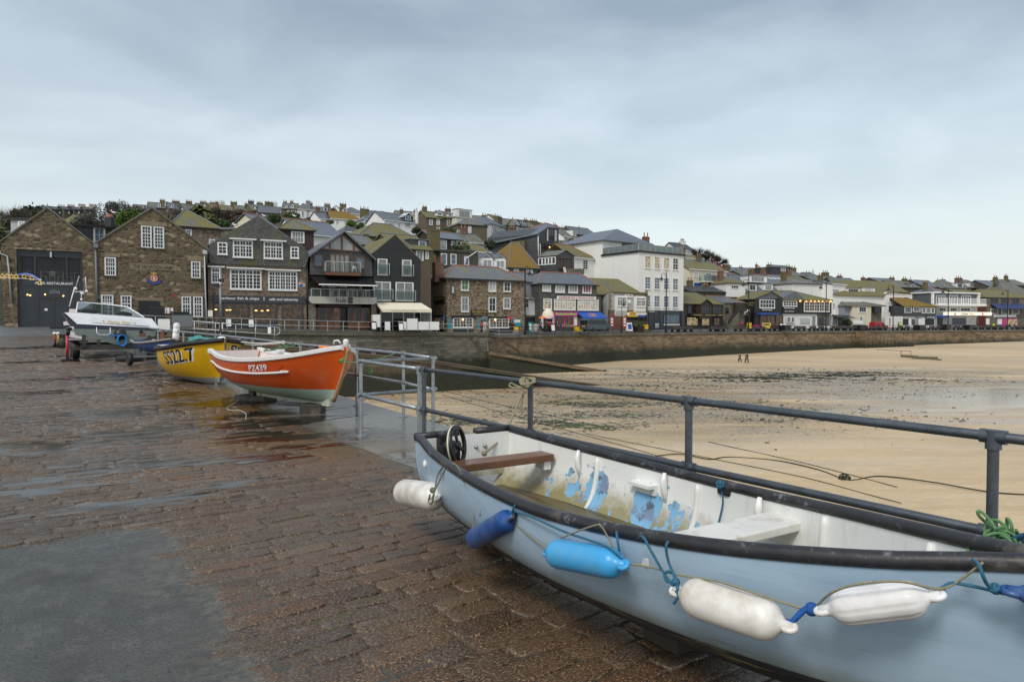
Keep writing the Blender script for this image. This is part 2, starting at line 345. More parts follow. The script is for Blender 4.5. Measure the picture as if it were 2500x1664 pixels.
# photo column, distance and height of the quay edge, distance and height of the house fronts, hill slope
FT=[(-900,40,1.1,53,1.2,.19),(-100,42,1.1,59,1.2,.20),(300,46,1.0,64.5,1.15,.20),(420,58,.95,67.5,1.1,.20),(560,64.5,.85,70,.95,.205),(745,70,.62,73.4,.85,.21),(870,74,.446,76.5,.77,.22),(1027,80,.3,80,.62,.23),(1085,82,.27,95,.12,.235),(1190,86,.2,99,.05,.235),
      (1215,89,-.16,100,.05,.235),(1310,95,-.18,104,.1,.23),(1455,104,-.2,110,.2,.2),(1660,117,-.22,129,.3,.16),(1850,129,-.26,142,.3,.125),(2100,145,-.31,157,.3,.11),(2300,157,-.31,171,.35,.105),(2500,168,-.31,183,.4,.10),(3300,205,-.31,222,.4,.09),(4600,240,-.3,260,.4,.08)]
def XY(x,d):return ((x-1250)/F*d,d)
def hill_z(x,d):
    dw,zw,df,zf,sl=interp(FT,x);t=max(0,d-df-15)
    return zf+sl*(t if t <230 else 230+(t-230)*.15)
def grid_obj(name,cols,rows,fn,mat,uvfn=None,smooth=False):
    vs=[fn(i,j) for j in range(rows) for i in range(cols)]
    fs=[(j*cols+i,j*cols+i+1,(j+1)*cols+i+1,(j+1)*cols+i) for j in range(rows-1) for i in range(cols-1)]
    me=bpy.data.meshes.new(name);me.from_pydata([tuple(v) for v in vs],[],fs);me.materials.append(mat)
    if smooth:me.polygons.foreach_set('use_smooth',[True]*len(me.polygons))
    ul=me.uv_layers.new(name='UVMap').data
    for l in me.loops:
        co=me.vertices[l.vertex_index].co;ul[l.index].uv=uvfn(co) if uvfn else (co.x,co.y)
    me.update()
    o=bpy.data.objects.new(name,me);COL.objects.link(o)
    if sum(p.normal.z for p in me.polygons) <0:me.flip_normals()
    return o
# ------------------------------------------------------------ pier frame: a along the edge towards the town, b inland
E0=Vector((-1.02,7.9));EA=Vector((-.585,.811)).normalized();EB=Vector((-EA.y,EA.x))
def ab(a,b):q=E0+EA*a+EB*b;return q.x,q.y
def toab(X,Y):q=Vector((X,Y))-E0;return q.dot(EA),q.dot(EB)
def edge_b(a):                      # outer edge of the pier; it jogs outwards beyond the steps
    return-.30 if a <.95 else (-1.50-.012*max(0,a-2))
# --- wet granite setts
def mat_setts(geo=False):
    t=NT('wet_granite_setts' if geo else 'wet_pier_ground');uv=t.co('UV')          # uv = (b, a) in metres
    U=t.sep(uv);wob=t.vadd(uv,t.noise(uv,3.2,3,out='Color'),.055);wob=t.vadd(wob,t.noise(uv,14,4,.6,out='Color'),.034)
    br=t.brick(wob,.50,.182,.013,off=.43,smooth=.35,sq=1.45,sqf=3);mort=br[1];cell=t.sep(br[0])[0]
    if geo:mort=0.0;cell=t.n('NewGeometry').outputs['Random Per Island']
    cs=t.mp(uv,(1,2.6,1));fl=t.noise(cs,30,4,.75);fl2=t.noise(t.mp(uv,(1,2.0,1),rot=(0,0,.4)),62,3,.7);big=t.noise(uv,.35,4,.6)
    c=t.ramp(cell,(0,(.05,.027,.015)),(.2,(.14,.068,.032)),(.4,(.095,.064,.043)),(.6,(.165,.088,.04)),(.8,(.075,.06,.048)),(1,(.185,.115,.06)))
    c=t.mix(t.ramp(fl,(.40,.92),(.53,0)),c,(.022,.015,.011));c=t.mix(t.ramp(fl2,(.54,0),(.66,.85)),c,(.58,.40,.22))
    c=t.mix(t.ramp(big,(.4,0),(.65,.45)),c,(.09,.078,.066))
    c=t.mix(t.ramp(t.math('ADD',t.math('MULTIPLY',U[0],.05),t.math('MULTIPLY',big,.25)),(.26,0),(.62,.6)),c,(.085,.08,.074))  # setts turn greyer inland: reflected sky sheen put into the base colour
    mc=t.mix(t.noise(uv,6,4,.6),(.03,.03,.026),(.12,.125,.10));mc=t.mix(t.ramp(t.noise(uv,1.1,4,.65),(.60,0),(.68,.9)),mc,(.07,.115,.012))
    mfac=t.ramp(t.math('ADD',mort,t.math('MULTIPLY',t.noise(uv,3,4,.6),.15)),(.38,0),(.62,1))
    c=t.mix(mfac,c,mc) if not geo else c
    if not geo:c=t.mix(t.ramp(U[1],(0,0),(1,0)),c,c)
    bad=t.ramp(t.vor(wob,1.6,'F1','Color'),(.86,0),(.88,1));bad=t.math('MULTIPLY',bad,t.ramp(t.noise(uv,5,4),(.45,0),(.55,.9)));c=t.mix(bad,c,(.075,.08,.08)) if not geo else c   # cement repairs
    # concrete repair sheet, near left: beyond b > b0 and a < a0
    nz=t.math('MULTIPLY',t.math('SUBTRACT',t.noise(uv,1.2,6,.65),.5),1.0)
    inb=t.ramp(t.math('ADD',t.math('SUBTRACT',U[0],PATCH_B),t.math('MULTIPLY',nz,.35)),(.44,0),(.52,1));ina=t.ramp(t.math('ADD',t.math('SUBTRACT',PATCH_A,U[1]),t.math('MULTIPLY',nz,.8)),(.48,0),(.53,1));pat=t.math('MULTIPLY',inb,ina)
    pc=t.mix(t.noise(uv,2.2,7,.65),(.03,.031,.029),(.10,.10,.09));pc=t.mix(t.ramp(t.noise(t.mp(uv,(1,.6,1)),7,7,.75),(.50,0),(.70,.6)),pc,(.16,.155,.13));pc=t.mix(t.ramp(t.noise(uv,55,4,.75),(.38,.8),(.5,0)),pc,(.02,.02,.018));pc=t.mix(t.ramp(t.noise(uv,80,3,.7),(.6,0),(.7,.7)),pc,(.28,.27,.22));pc=t.mix(t.ramp(t.noise(t.mp(uv,(1,.8,1)),2.4,6,.7),(.54,0),(.64,.7)),pc,(.035,.034,.03))
    edge=t.math('MULTIPLY',t.ramp(t.math('ADD',t.math('SUBTRACT',U[0],PATCH_B),nz),(.35,1),(.95,0)),t.ramp(t.noise(uv,11,6,.7),(.45,0),(.6,.85)));pc=t.mix(edge,pc,(.17,.15,.10))
    if not geo:c=t.mix(pat,c,pc)
    else:pat=0.0
    # smooth slabs along the pier edge
    slab=t.ramp(t.math('ADD',U[0],t.math('MULTIPLY',nz,.06)),(.30,1),(.34,0));far=t.ramp(U[1],(.0,0),(.2,1));slab=t.math('MULTIPLY',slab,1)
    sb=t.brick(t.mp(wob,(1,1,1)),1.9,1.3,.012,off=.3);sc=t.mix(t.noise(uv,2.5,6,.65),(.085,.08,.07),(.17,.155,.13));sc=t.mix(t.math('MULTIPLY',sb[1],.8),sc,(.03,.03,.025));c=t.mix(slab,c,sc) if not geo else c;slab=0.0 if geo else slab
    gm=None
    for (a,b,r) in MOSS:
        vm=t.n('VectorMath',operation='DISTANCE');t.set(vm.inputs[0],uv);vm.inputs[1].default_value=(b,a,0);f=t.ramp(vm.outputs['Value'],(r*.3,.12),(r,0));gm=f if gm is None else t.math('MAXIMUM',gm,f)
    gr=t.ramp(t.math('ADD',gm,t.math('MULTIPLY',t.noise(uv,7,5,.7),.9)),(.62,0),(.68,1));gr=t.math('MULTIPLY',gr,t.ramp(gm,(0,0),(.03,.7)));c=t.mix(gr,c,(.075,.095,.018))
    rus=None
    for (a,b,r) in RUSTS:
        vm=t.n('VectorMath',operation='DISTANCE');t.set(vm.inputs[0],uv);vm.inputs[1].default_value=(b,a,0);f=t.ramp(vm.outputs['Value'],(r*.5,1),(r,0));rus=f if rus is None else t.math('MAXIMUM',rus,f)
    c=t.mix(t.math('MULTIPLY',rus,t.ramp(t.noise(uv,2.3,6,.65),(.35,.25),(.6,.8))),c,(.15,.085,.02))
    wet=t.noise(t.mp(uv,(1,1.6,1)),.42,5,.55);fr=t.ramp(t.math('MULTIPLY',U[1],.02),(.08,.0),(.9,.07))
    wetf=t.math('ADD',wet,t.ramp(t.math('MULTIPLY',U[0],.05),(.12,-.02),(.5,.05)))
    pud=None
    for (a,b,r,k) in PUDS:
        vm=t.n('VectorMath',operation='DISTANCE');t.set(vm.inputs[0],t.mp(uv,(1,k,1)));vm.inputs[1].default_value=(b,a*k,0);f=t.ramp(vm.outputs['Value'],(0,1),(r*1.25,0));pud=f if pud is None else t.math('MAXIMUM',pud,f)
    pm=t.ramp(t.math('MULTIPLY',t.ramp(pud,(0,0),(.25,1)),t.math('ADD',t.math('MULTIPLY',pud,.45),t.math('MULTIPLY',t.noise(t.mp(uv,(1,1.8,1)),1.5,6,.62),1.0))),(.62,0),(.82,.8))
    pm=t.math('MAXIMUM',pm,t.ramp(t.math('ADD',wetf,t.math('MULTIPLY',mfac,.06)),(.60,0),(.66,.75)))
    rough=t.ramp(wetf,(.36,.42),(.56,.10));rough=t.mix(pat,rough,t.ramp(t.noise(uv,1.3,5,.6),(.42,.16),(.6,.55)));rough=t.mix(slab,rough,.2)
    rough=t.math('MAXIMUM',t.math('SUBTRACT',rough,t.math('MULTIPLY',pm,.5)),.035)
    c=t.mix(t.math('MULTIPLY',pm,.45),c,(.02,.018,.014))
    h=t.math('ADD',t.math('MULTIPLY',t.math('SUBTRACT',1,mfac),1.0),t.math('ADD',t.math('MULTIPLY',fl,.55),t.math('MULTIPLY',t.noise(uv,9,4,.6),.7)))
    h=t.math('ADD',h,t.math('MULTIPLY',cell,.35)) if not geo else t.math('ADD',t.math('MULTIPLY',fl,.6),t.math('MULTIPLY',t.noise(uv,11,5,.65),.8))
    h=t.mix(pat,h,t.math('ADD',t.math('MULTIPLY',t.noise(uv,7,7,.75),.5),t.math('MULTIPLY',t.noise(uv,60,4,.7),.3)));h=t.mix(slab,h,t.math('MULTIPLY',t.noise(uv,6,5,.6),.25));h=t.mix(t.math('MULTIPLY',pm,.8 if not geo else .5),h,.8)
    t.bump(h,.85,.022)
    return t.out(c,rough,spec=.5)
_p=Gd(455,1270,0);PATCH_A,_b=toab(_p.x,_p.y);PATCH_B=toab(*Gd(540,1500,0).xy)[1]-.5+.5
PATCH_A += .5;PATCH_B -= .5
def GP(x,y):
    q=Gd(x,y,0.0)
    for _ in range(6):q=Gd(x,y,gz(q.x,q.y))
    return toab(q.x,q.y)
PUDS=[GP(640,1050)+(1.3,.8),GP(870,1065)+(1.0,1),GP(400,1010)+(1.7,.7),GP(300,1130)+(1.6,.8),GP(120,1050)+(2.2,.8),GP(1000,1110)+(.5,1),GP(200,930)+(3,.6),GP(560,985)+(1.2,.8),GP(420,915)+(1.6,.8)]
MOSS=[GP(430,1004)+(.45,),GP(470,1022)+(.35,),GP(445,1045)+(.4,),GP(510,1055)+(.6,),GP(700,1170)+(.7,),GP(720,1270)+(.8,),GP(860,1520)+(.6,),GP(770,1330)+(.5,)]
RUSTS=[GP(540,995)+(1.4,),GP(430,1000)+(.8,),GP(640,1080)+(1.1,),GP(900,1100)+(1.2,),GP(480,960)+(1.6,)]
def setts():
    rnd=random.Random(11);vs=[];fs=[];a=-7.2
    while a <30:
        rh=rnd.uniform(.125,.185)*(1 if a <14 else 1.3);b=(.34 if a <.9 else edge_b(a)+1.85)+rnd.random()*.3;gap=.0055
        while b <24:
            L_=rnd.uniform(.24,.56)*(1 if a <14 else 1.5);ca,cb=a+rh/2,b+L_/2;X,Y=ab(ca,cb);b += L_
            if Y <1.9:continue
            p=1250+F*X/Y
            if p <-160 or p >2700:continue
            wob=.10*sin(ca*5.1)+.08*sin(ca*13+1)+rnd.gauss(0,.05);eb=max(PATCH_A-.42-ca,0) and (cb-PATCH_B-.62-wob)
            if ca <PATCH_A-.42+.10*sin(cb*4.3)+.06*sin(cb*11) and cb >PATCH_B+.62+wob:continue
            if rnd.random() <.03:continue
            dx,da=L_/2-gap*rnd.uniform(.6,1.5),rh/2-gap*rnd.uniform(.5,1.3);n0=len(vs);z0=gz(X,Y);zt=z0+rnd.uniform(.005,.012)-(.012*sstep(-.55,0,eb) if ca <PATCH_A-.42 else 0);ta,tb_=rnd.gauss(0,.008),rnd.gauss(0,.022);k=20;rim=[];sk=rnd.gauss(0,.05)
            for i in range(k):
                t=2*pi*(i+.5)/k;cx,sy=cos(t),sin(t);q=(abs(cx) ** 11+abs(sy) ** 11) ** (-1/11);rim.append((cx*q*dx+rnd.gauss(0,.0055),sy*q*da+rnd.gauss(0,.0038)))
            for sc_,zz in ((1.0,None),(.985,-.0035),(.93,0),(.5,.0005)):
                for u,v in rim:
                    sb=u*(1-(1-sc_)*min(1,.12/dx));sa=v*(1-(1-sc_)*.8);x,y=ab(ca+sa+sk*sb,cb+sb);vs.append((x,y,z0-.012 if zz is None else zt+zz+ta*sb+tb_*sa+rnd.gauss(0,.0012)))
            for r_ in range(3):fs += [(n0+r_*k+i,n0+r_*k+(i+1) % k,n0+(r_+1)*k+(i+1) % k,n0+(r_+1)*k+i) for i in range(k)]
            fs.append(tuple(n0+3*k+i for i in range(k)))
        a += rh
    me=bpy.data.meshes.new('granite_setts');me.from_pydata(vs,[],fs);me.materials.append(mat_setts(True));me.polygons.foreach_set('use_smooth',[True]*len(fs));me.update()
    if sum(p.normal.z for p in me.polygons) <0:me.flip_normals()
    ul=me.uv_layers.new(name='UVMap').data;uvs=[tuple(reversed(toab(v[0],v[1]))) for v in vs];li=[0]*len(me.loops);me.loops.foreach_get('vertex_index',li);ul.foreach_set('uv',[c for i in li for c in uvs[i]])
    o=bpy.data.objects.new('granite_setts',me);COL.objects.link(o);tag(o,kind='structure')
setts()
def puddles():
    t=NT('rain_water_film');tr=t.n('BsdfTransparent');tr.inputs[0].default_value=(.62,.6,.56,1);gl=t.n('BsdfGlossy');gl.inputs['Roughness'].default_value=.11;mx=t.n('MixShader');fr=t.n('Fresnel');fr.inputs[0].default_value=1.42;bp=t.n('Bump');bp.inputs['Strength'].default_value=.12;bp.inputs['Distance'].default_value=.006;t.set(bp.inputs['Height'],t.noise(t.co('Object'),7,3))
    for n_ in (gl,fr):t.t.links.new(bp.outputs[0],n_.inputs['Normal'])
    t.t.links.new(fr.outputs[0],mx.inputs[0]);t.t.links.new(tr.outputs[0],mx.inputs[1]);t.t.links.new(gl.outputs[0],mx.inputs[2]);t.t.links.new(mx.outputs[0],t.t.nodes['Material Output'].inputs[0]);t.t.nodes.remove(t.b)
    rnd=random.Random(21);vs=[];fs=[]
    for x,y,ra,rb,h in ((500,1045,1.5,.9,.0115),(640,1070,.9,.55,.012),(330,1000,1.9,.9,.0105),(150,1090,1.5,.7,.0105),(270,1150,1.2,.4,.010),(530,985,1.1,.7,.014),(80,960,2.2,1.0,.0105),(300,920,2.6,1.0,.011),(430,905,1.8,.8,.012),(640,1010,1.3,.5,.012),(610,1120,.7,.3,.0105),(90,1200,1.1,.35,.010),(190,880,3.2,1.4,.012),(60,850,4,2,.012),(580,1180,.5,.2,.010),(750,1090,.5,.25,.011),(350,1225,.8,.25,.0105),(420,965,.9,.6,.013)):
        a0,b0=GP(x,y);n0=len(vs);k=64;ph=[rnd.uniform(0,6.28) for _ in range(6)]
        for q in (.0,.5,1):
            for i in range(k):
                th=2*pi*i/k;w=1+.28*sin(2*th+ph[0])+.2*sin(3*th+ph[1])+.14*sin(7*th+ph[2])+.1*sin(13*th+ph[3])+.06*sin(23*th+ph[4]);b=b0+q*w*ra*cos(th);a=a0+q*w*rb*sin(th)*.8;X,Y=ab(a,b);vs.append((X,Y,gz(X,Y)+h-(.004*q*q)))
        fs += [(n0+r_*k+i,n0+r_*k+(i+1) % k,n0+(r_+1)*k+(i+1) % k,n0+(r_+1)*k+i) for r_ in range(2) for i in range(k)]
    me=bpy.data.meshes.new('rain_puddles');me.from_pydata(vs,[],fs);me.materials.append(t.m);o=bpy.data.objects.new('rain_puddles',me);COL.objects.link(o);tag(o,kind='structure')
puddles()
avals=[-14,-10,-8,-7,-6,-5,-4,-3,-2,-1,0,.95,1.05,1.4,1.8,2.5,3,4,5,6,7,8,10,12,14,17,20,24,28,32,36,40,44,48,52,57,62]
bfr=[0,.004,.01,.02,.03,.045,.06,.08,.1,.13,.17,.22,.28,.35,.44,.55,.7,1]
def pier_v(i,j):
    a=avals[j];e=edge_b(a);b=e+bfr[i]*62;X,Y=ab(a,b);return (X,Y,gz(X,Y))
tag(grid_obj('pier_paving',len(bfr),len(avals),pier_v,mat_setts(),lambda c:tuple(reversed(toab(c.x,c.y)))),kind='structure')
# vertical face of the pier below the edge, with its edge stones
m=MB()
for a0,a1 in zip(avals,avals[1:]):
    p,q=ab(a0,edge_b(a0)+.01),ab(a1,edge_b(a1)+.01);z0,z1=gz(*p)-.012,gz(*q)-.012
    m.quad((p[0],p[1],-5.6),(q[0],q[1],-5.6),(q[0],q[1],z1),(p[0],p[1],z0))
tag(m.build('pier_wall',MT['quay']),'dark granite side wall of the pier dropping from the railed edge to the sand','wall')
# flight of steps cut into the pier edge beside the dark railing
m=MB()
for k in range(8):
    a0,a1=1.0,2.1
    pts=[ab(a1,edge_b(1.2)-.02),ab(a1+1e-3,edge_b(1.2)-.02)]
    b0=-.35-.28*k
    p=[ab(-.2,b0),ab(.94,b0),ab(.94,b0-.28),ab(-.2,b0-.28)];zt=-.18*(k+1)
    m.add([(x,y,zt) for x,y in p]+[(x,y,-5.3) for x,y in p],[(0,1,2,3),(0,4,5,1),(1,5,6,2),(2,6,7,3),(3,7,4,0)])
tag(m.build('stone_steps',MT['quay_grey']),'granite steps going down from the pier edge at the gap in the railings','steps')
# ------------------------------------------------------------ quay and promenade surface
def mat_prom():
    t=NT('wet_promenade');uv=t.co('UV');n=t.noise(uv,.5,6,.6);c=t.mix(n,(.075,.078,.08),(.15,.15,.145));br=t.brick(uv,.6,.4,.01);c=t.mix(t.math('MULTIPLY',br[1],.4),c,(.05,.05,.05))
    return t.out(c,t.ramp(t.noise(uv,.4,5),(.4,.55),(.6,.3)))
pcols=sorted(set([q[0] for q in FT]+[-500,-300,0,100,200,350,490,620,690,800,930,980,1140,1202,1260,1350,1400,1520,1590,1720,1790,1930,2000,2200,2400,2700,3000,3800]))
def prom_v(i,j):
    x=pcols[i];dw,zw,df,zf,sl=interp(FT,x);t=[0,.25,.6,1,1.0001][j];d=lerp(dw,df,t);z=lerp(zw,zf,t)
    if j == 4:d=df+17
    q=XY(x,d)
    if j == 0 and x <420:z=gz(*q)-.012
    return (q[0],q[1],z)
tag(grid_obj('promenade',len(pcols),5,prom_v,mat_prom()),kind='structure')
# ------------------------------------------------------------ hillside
def mat_hill():
    t=NT('hillside_scrub');g=t.co('Object');n=t.noise(g,.12,6,.65);n2=t.noise(g,1.2,6,.7);c=t.mix(n,(.03,.045,.012),(.06,.05,.022));c=t.mix(t.ramp(n2,(.35,.6),(.65,0)),c,(.012,.016,.006));t.bump(n2,1,.4);return t.out(c,.95)
hc=list(range(-900,4601,100));hd=[14,20,30,45,60,80,100,125,150,180,210,245,300,400,600]
def hill_v(i,j):
    x=hc[i];df=interp(FT,x)[2];d=df+hd[j];q=XY(x,d);return (q[0],q[1],hill_z(x,d)-(.3 if j == 0 else 0))
tag(grid_obj('hillside',len(hc),len(hd),hill_v,mat_hill(),smooth=True),kind='structure')
# ------------------------------------------------------------ quay walls
def wall_run(name,xs,base,mat,label,cope,batter=.5,parapet=0):
    root=thing(name,label,'wall');m=MB();c=MB();up=[];dist=0
    pts=[]
    for x in xs:
        dw,zw=interp(FT,x)[:2];pts.append((x,dw,zw))
    P3=[Vector((*XY(x,d),z)) for x,d,z in pts]
    for i in range(len(P3)-1):
        p,q=P3[i],P3[i+1];t=(q-p).xy.normalized();n=Vector((t.y,-t.x,0))
        for w,(o0,z0,o1,z1,o2) in ((m,(0,-.30,batter,base,0)),):
            A0=p+n*o0+Vector((0,0,z0));B0=q+n*o0+Vector((0,0,z0));A1=p+n*o1;A1.z=z1;B1=q+n*o1;B1.z=z1
            m.quad(A1,B1,B0,A0)
        # coping stones
        A,B=p+n*.14,q+n*.14;C,D=q-n*.45,p-n*.45;h=.03+parapet
        vs=[Vector((v.x,v.y,v.z-.32)) for v in (A,B,C,D)]+[Vector((v.x,v.y,v.z+h)) for v in (A,B,C,D)]
        c.add(vs,[(4,5,6,7),(0,1,5,4),(2,3,7,6),(3,0,4,7),(1,2,6,5)])
    m.build('face',mat,root);c.build('coping',cope,root);return root
MT['cope']=ashlar('grey_coping',1.6,.6,(.13,.125,.09),(.2,.19,.14),(.05,.05,.035),False)
wall_run('quay_wall',[560,600,640,690,745,800,870,930,1027,1085,1140,1190,1203],-5.4,MT['quay_grey'],'tall wall of squared grey granite blocks with rounded coping below the dark gabled bars',MT['cope'],.3,.1)
wall_run('harbour_wall',[1190,1202,1215,1260,1310,1380,1455,1520,1590,1660,1750,1850,1930,2000,2086],-5.4,MT['quay'],'long brown granite harbour wall with dark weedy foot under the black promenade railing',MT['cope'],.7)
wall_run('harbour_wall',[2086,2200,2300,2400,2500,2700,3000,3300,3800],-5.4,MT['quay'],'farther stretch of harbour wall to the right of the beach steps',MT['cope'],.7)
# ------------------------------------------------------------ beach
BASE=[(0,-4.95),(870,-4.9),(1300,-4.8),(1450,-4.5),(1660,-4.5),(2100,-3.8),(2500,-3.1),(3300,-3.0)]
def sand_z(X,Y):
    x=1250+F*X/max(Y,1);dw=interp(FT,x)[0];b=interp(BASE,x)[0]
    t=sstep(dw-34,dw-1,Y);z=lerp(-4.95,b,t)
    return z+.05*sin(X*.21+Y*.13)*sin(Y*.11-X*.05)+.02*sin(X*.9+Y*.4)
def mat_sand():
    t=NT('wet_sand');g=t.co('Object');s=t.sep(g)
    n=t.noise(t.mp(g,(.35,1,1)),.22,6,.6);f=t.noise(g,6,5,.7);rip=t.noise(t.mp(g,(.6,3.2,1),rot=(0,0,.25)),1.6,4,.6)
    c=t.mix(n,(.62,.45,.245),(.76,.58,.35));c=t.mix(t.ramp(f,(.3,.35),(.7,0)),c,(.30,.22,.13));c=t.mix(t.ramp(rip,(.35,.3),(.6,0)),c,(.33,.24,.15))
    lg=t.noise(t.mp(g,(.3,1,1),rot=(0,0,-.3)),.10,5,.6);c=t.mix(t.ramp(lg,(.42,.55),(.60,0)),c,(.36,.27,.155));st=t.noise(t.mp(g,(.12,1,1),rot=(0,0,-.22)),1.1,5,.65);c=t.mix(t.ramp(st,(.50,0),(.70,.35)),c,(.62,.54,.42))
    band=None
    for (cx,cy,kx,ky,r0) in ((40,78,.42,1.0,26),(22,74,.5,1,20),(8,52,.8,1,17),(62,80,.4,1,18)):
        vm=t.n('VectorMath',operation='DISTANCE');t.set(vm.inputs[0],t.mp(g,(kx,ky,0)));vm.inputs[1].default_value=(cx*kx,cy*ky,0);f=t.ramp(t.math('MULTIPLY',vm.outputs['Value'],1/40),(0,1),(r0/40,0));band=f if band is None else t.math('MAXIMUM',band,f)
    big=t.noise(t.mp(g,(.25,1,1),rot=(0,0,-.25)),.28,6,.65);band=t.math('MULTIPLY',t.ramp(band,(0,0),(.4,1)),t.ramp(big,(.38,0),(.56,1)))
    spk=t.noise(t.mp(g,(1.6,.8,1)),3.2,4,.7);c=t.mix(t.math('MULTIPLY',band,t.ramp(spk,(.42,.0),(.55,.95))),c,(.075,.072,.05));c=t.mix(t.math('MULTIPLY',band,.4),c,(.30,.26,.185))
    ton=t.noise(t.mp(g,(.10,.8,1),loc=(2,5,0),rot=(0,0,-.2)),.5,6,.6);c=t.mix(t.ramp(ton,(.52,0),(.68,.45)),c,(.50,.45,.385));c=t.mix(t.ramp(ton,(.32,.5),(.48,0)),c,(.42,.29,.15))
    # darker, browner damp sand in front of the slipway
    vm=t.n('VectorMath',operation='DISTANCE');t.set(vm.inputs[0],t.mp(g,(.55,1,0)));vm.inputs[1].default_value=(8*.55,62,0);da=t.math('MULTIPLY',t.ramp(t.math('MULTIPLY',vm.outputs['Value'],.02),(.1,1),(.6,0)),t.ramp(t.noise(t.mp(g,(.3,1,1),rot=(0,0,.3)),.35,6,.65),(.42,0),(.6,.75)));c=t.mix(da,c,(.24,.155,.075))
    # standing film of water: lower, to the right, in long tongues
    vm=t.n('VectorMath',operation='DISTANCE');t.set(vm.inputs[0],t.mp(g,(.62,1,0)));vm.inputs[1].default_value=(50*.62,56,0);w=t.math('ADD',t.ramp(t.math('MULTIPLY',vm.outputs['Value'],.02),(.10,.62),(.62,-.5)),t.math('MULTIPLY',t.math('SUBTRACT',t.noise(t.mp(g,(.16,1,1),rot=(0,0,-.3)),.30,6,.62),.5),1.9))
    wm=t.ramp(w,(.22,0),(.55,1));c=t.mix(t.math('MULTIPLY',wm,.35),c,(.36,.29,.215))
    t.bump(t.mix(wm,t.math('ADD',t.math('MULTIPLY',f,.6),rip),.5),.35,.03)
    return t.out(c,t.mix(wm,t.ramp(n,(.3,.75),(.7,.6)),.16))
sx=[-400,0,300,500,650,800,900,1000,1100,1200,1300,1400,1500,1600,1750,1900,2050,2200,2350,2500,2700,3000,3400,3900,4600,5600];sy=[3,6,10,15,20,25,30,36,42,48,54,60,66,72,78,84,90,96,102,110,118,126,135,145,155,165,176,190,206,230]
def sand_v(i,j):
    dw=interp(FT,sx[i])[0];d=min(sy[j],dw+1+j*.004);X,Y=XY(sx[i],d);return (X,Y,sand_z(X,Y)+(0 if d <dw else .0))
tag(grid_obj('beach_sand',len(sx),len(sy),sand_v,mat_sand(),smooth=True),kind='structure')
# pebbles and seaweed scattered over the sand
def scatter(name,n,areas,mat,size,flat,seed,leaf=False):
    rnd=random.Random(seed);m=MB()
    tot=sum(a[-1] for a in areas)
    for _ in range(n):
        k=rnd.random()*tot
        for ar in areas:
            k -= ar[-1]
            if k <= 0:break
        cx,cy,rx,ry,rot,_w=ar
        r=sqrt(rnd.random())*rnd.choice((1,.8,.6,1.15));th=rnd.random()*2*pi;u,v=r*cos(th)*rx,r*sin(th)*ry
        u += rnd.gauss(0,.25)*rx*.2
        X=cx+u*cos(rot)-v*sin(rot);Y=cy+u*sin(rot)+v*cos(rot)
        # streaky clumps
        if sin(X*.55+Y*1.1+sin(X*.37)*2)+.8*sin(Y*2.3-X*.9+2*sin(X*.8))+.6*sin(X*2.1+Y*3.7)+rnd.gauss(0,.7) <.15:continue
        z=sand_z(X,Y);s=size*(.45+rnd.random() ** 4*1.6);a=rnd.random()*pi;kx=.8+rnd.random()*.9
        if leaf:
            pts=[]
            for q in range(5):
                an=a+q*2*pi/5+rnd.random()*.6;rr=s*(.5+rnd.random());pts.append((X+cos(an)*rr*kx,Y+sin(an)*rr,z+.012+rnd.random()*flat*s))
            m.quad(*pts)
        else:
            b=[]
            for q in range(5):
                an=a+q*2*pi/5;rr=s*(.8+rnd.random()*.4);b.append((X+cos(an)*rr*kx,Y+sin(an)*rr,z-.01))
            t=[(lerp(X,p[0],.55),lerp(Y,p[1],.55),z+flat*s*(.8+rnd.random()*.4)) for p in b]
            m.add(b+t,[(0,1,6,5),(1,2,7,6),(2,3,8,7),(3,4,9,8),(4,0,5,9),(5,6,7,8,9)])
    return tag(m.build(name,mat,uv=False),kind='stuff')
def SA(x,y,rx,ry,w,rot=0):
    q=Gd(x,y,-4.95);return (q.x,q.y,rx,ry,rot,w)
peb=plain('beach_pebble',(.085,.085,.08),.5,scale=.7,var=.55);weedm=plain('green_seaweed',(.055,.075,.012),.5,scale=.5,var=.6);weedd=plain('dark_seaweed',(.022,.028,.010),.5,scale=.5,var=.5)
scatter('beach_pebbles',21000,[SA(1900,915,30,14,5,.1),SA(1500,930,16,12,1.6,.2),SA(2050,925,18,10,2),SA(1250,940,6,4,.5,.3),SA(1350,1010,7,6,1.2),SA(1580,990,10,5,1.1,.2),SA(1960,1010,12,6,.9),SA(1750,1040,14,8,.35),SA(2180,960,14,7,.5),SA(1050,975,5,5,.25),SA(1700,960,18,6,.7,.2)],peb,.058,.5,1)
scatter('green_seaweed',9000,[SA(1440,980,5,4.5,2),SA(1430,1030,4,4,1.3),SA(1340,1040,5,3.4,.9),SA(1100,1035,2.6,1.6,.5),SA(1480,1000,8,7,.8),SA(1980,1020,5,2,.2)],weedm,.07,.3,2,True)
scatter('dark_seaweed',9000,[SA(1980,918,13,5,3,.1),SA(1850,920,9,4.5,2),SA(2110,912,10,3,.8),SA(1230,960,6,4,.4),SA(1420,1000,9,7,.7),SA(1700,985,12,4,.6),SA(1990,1025,6,2.4,.5),SA(1100,1030,5,3,.4),SA(1480,885,14,1.5,.5),SA(900,970,4,3,.3),SA(1300,980,9,8,.5)],weedd,.085,.35,3,True)
scatter('dark_seaweed',7000,[SA(1960,918,11,4.5,3,.1),SA(1850,925,8,4,2),SA(2110,912,9,2.6,.8),SA(1700,912,12,5,.8),SA(1560,945,8,4,.7),SA(2230,930,10,3,.5)],weedd,.13,.6,4,True)
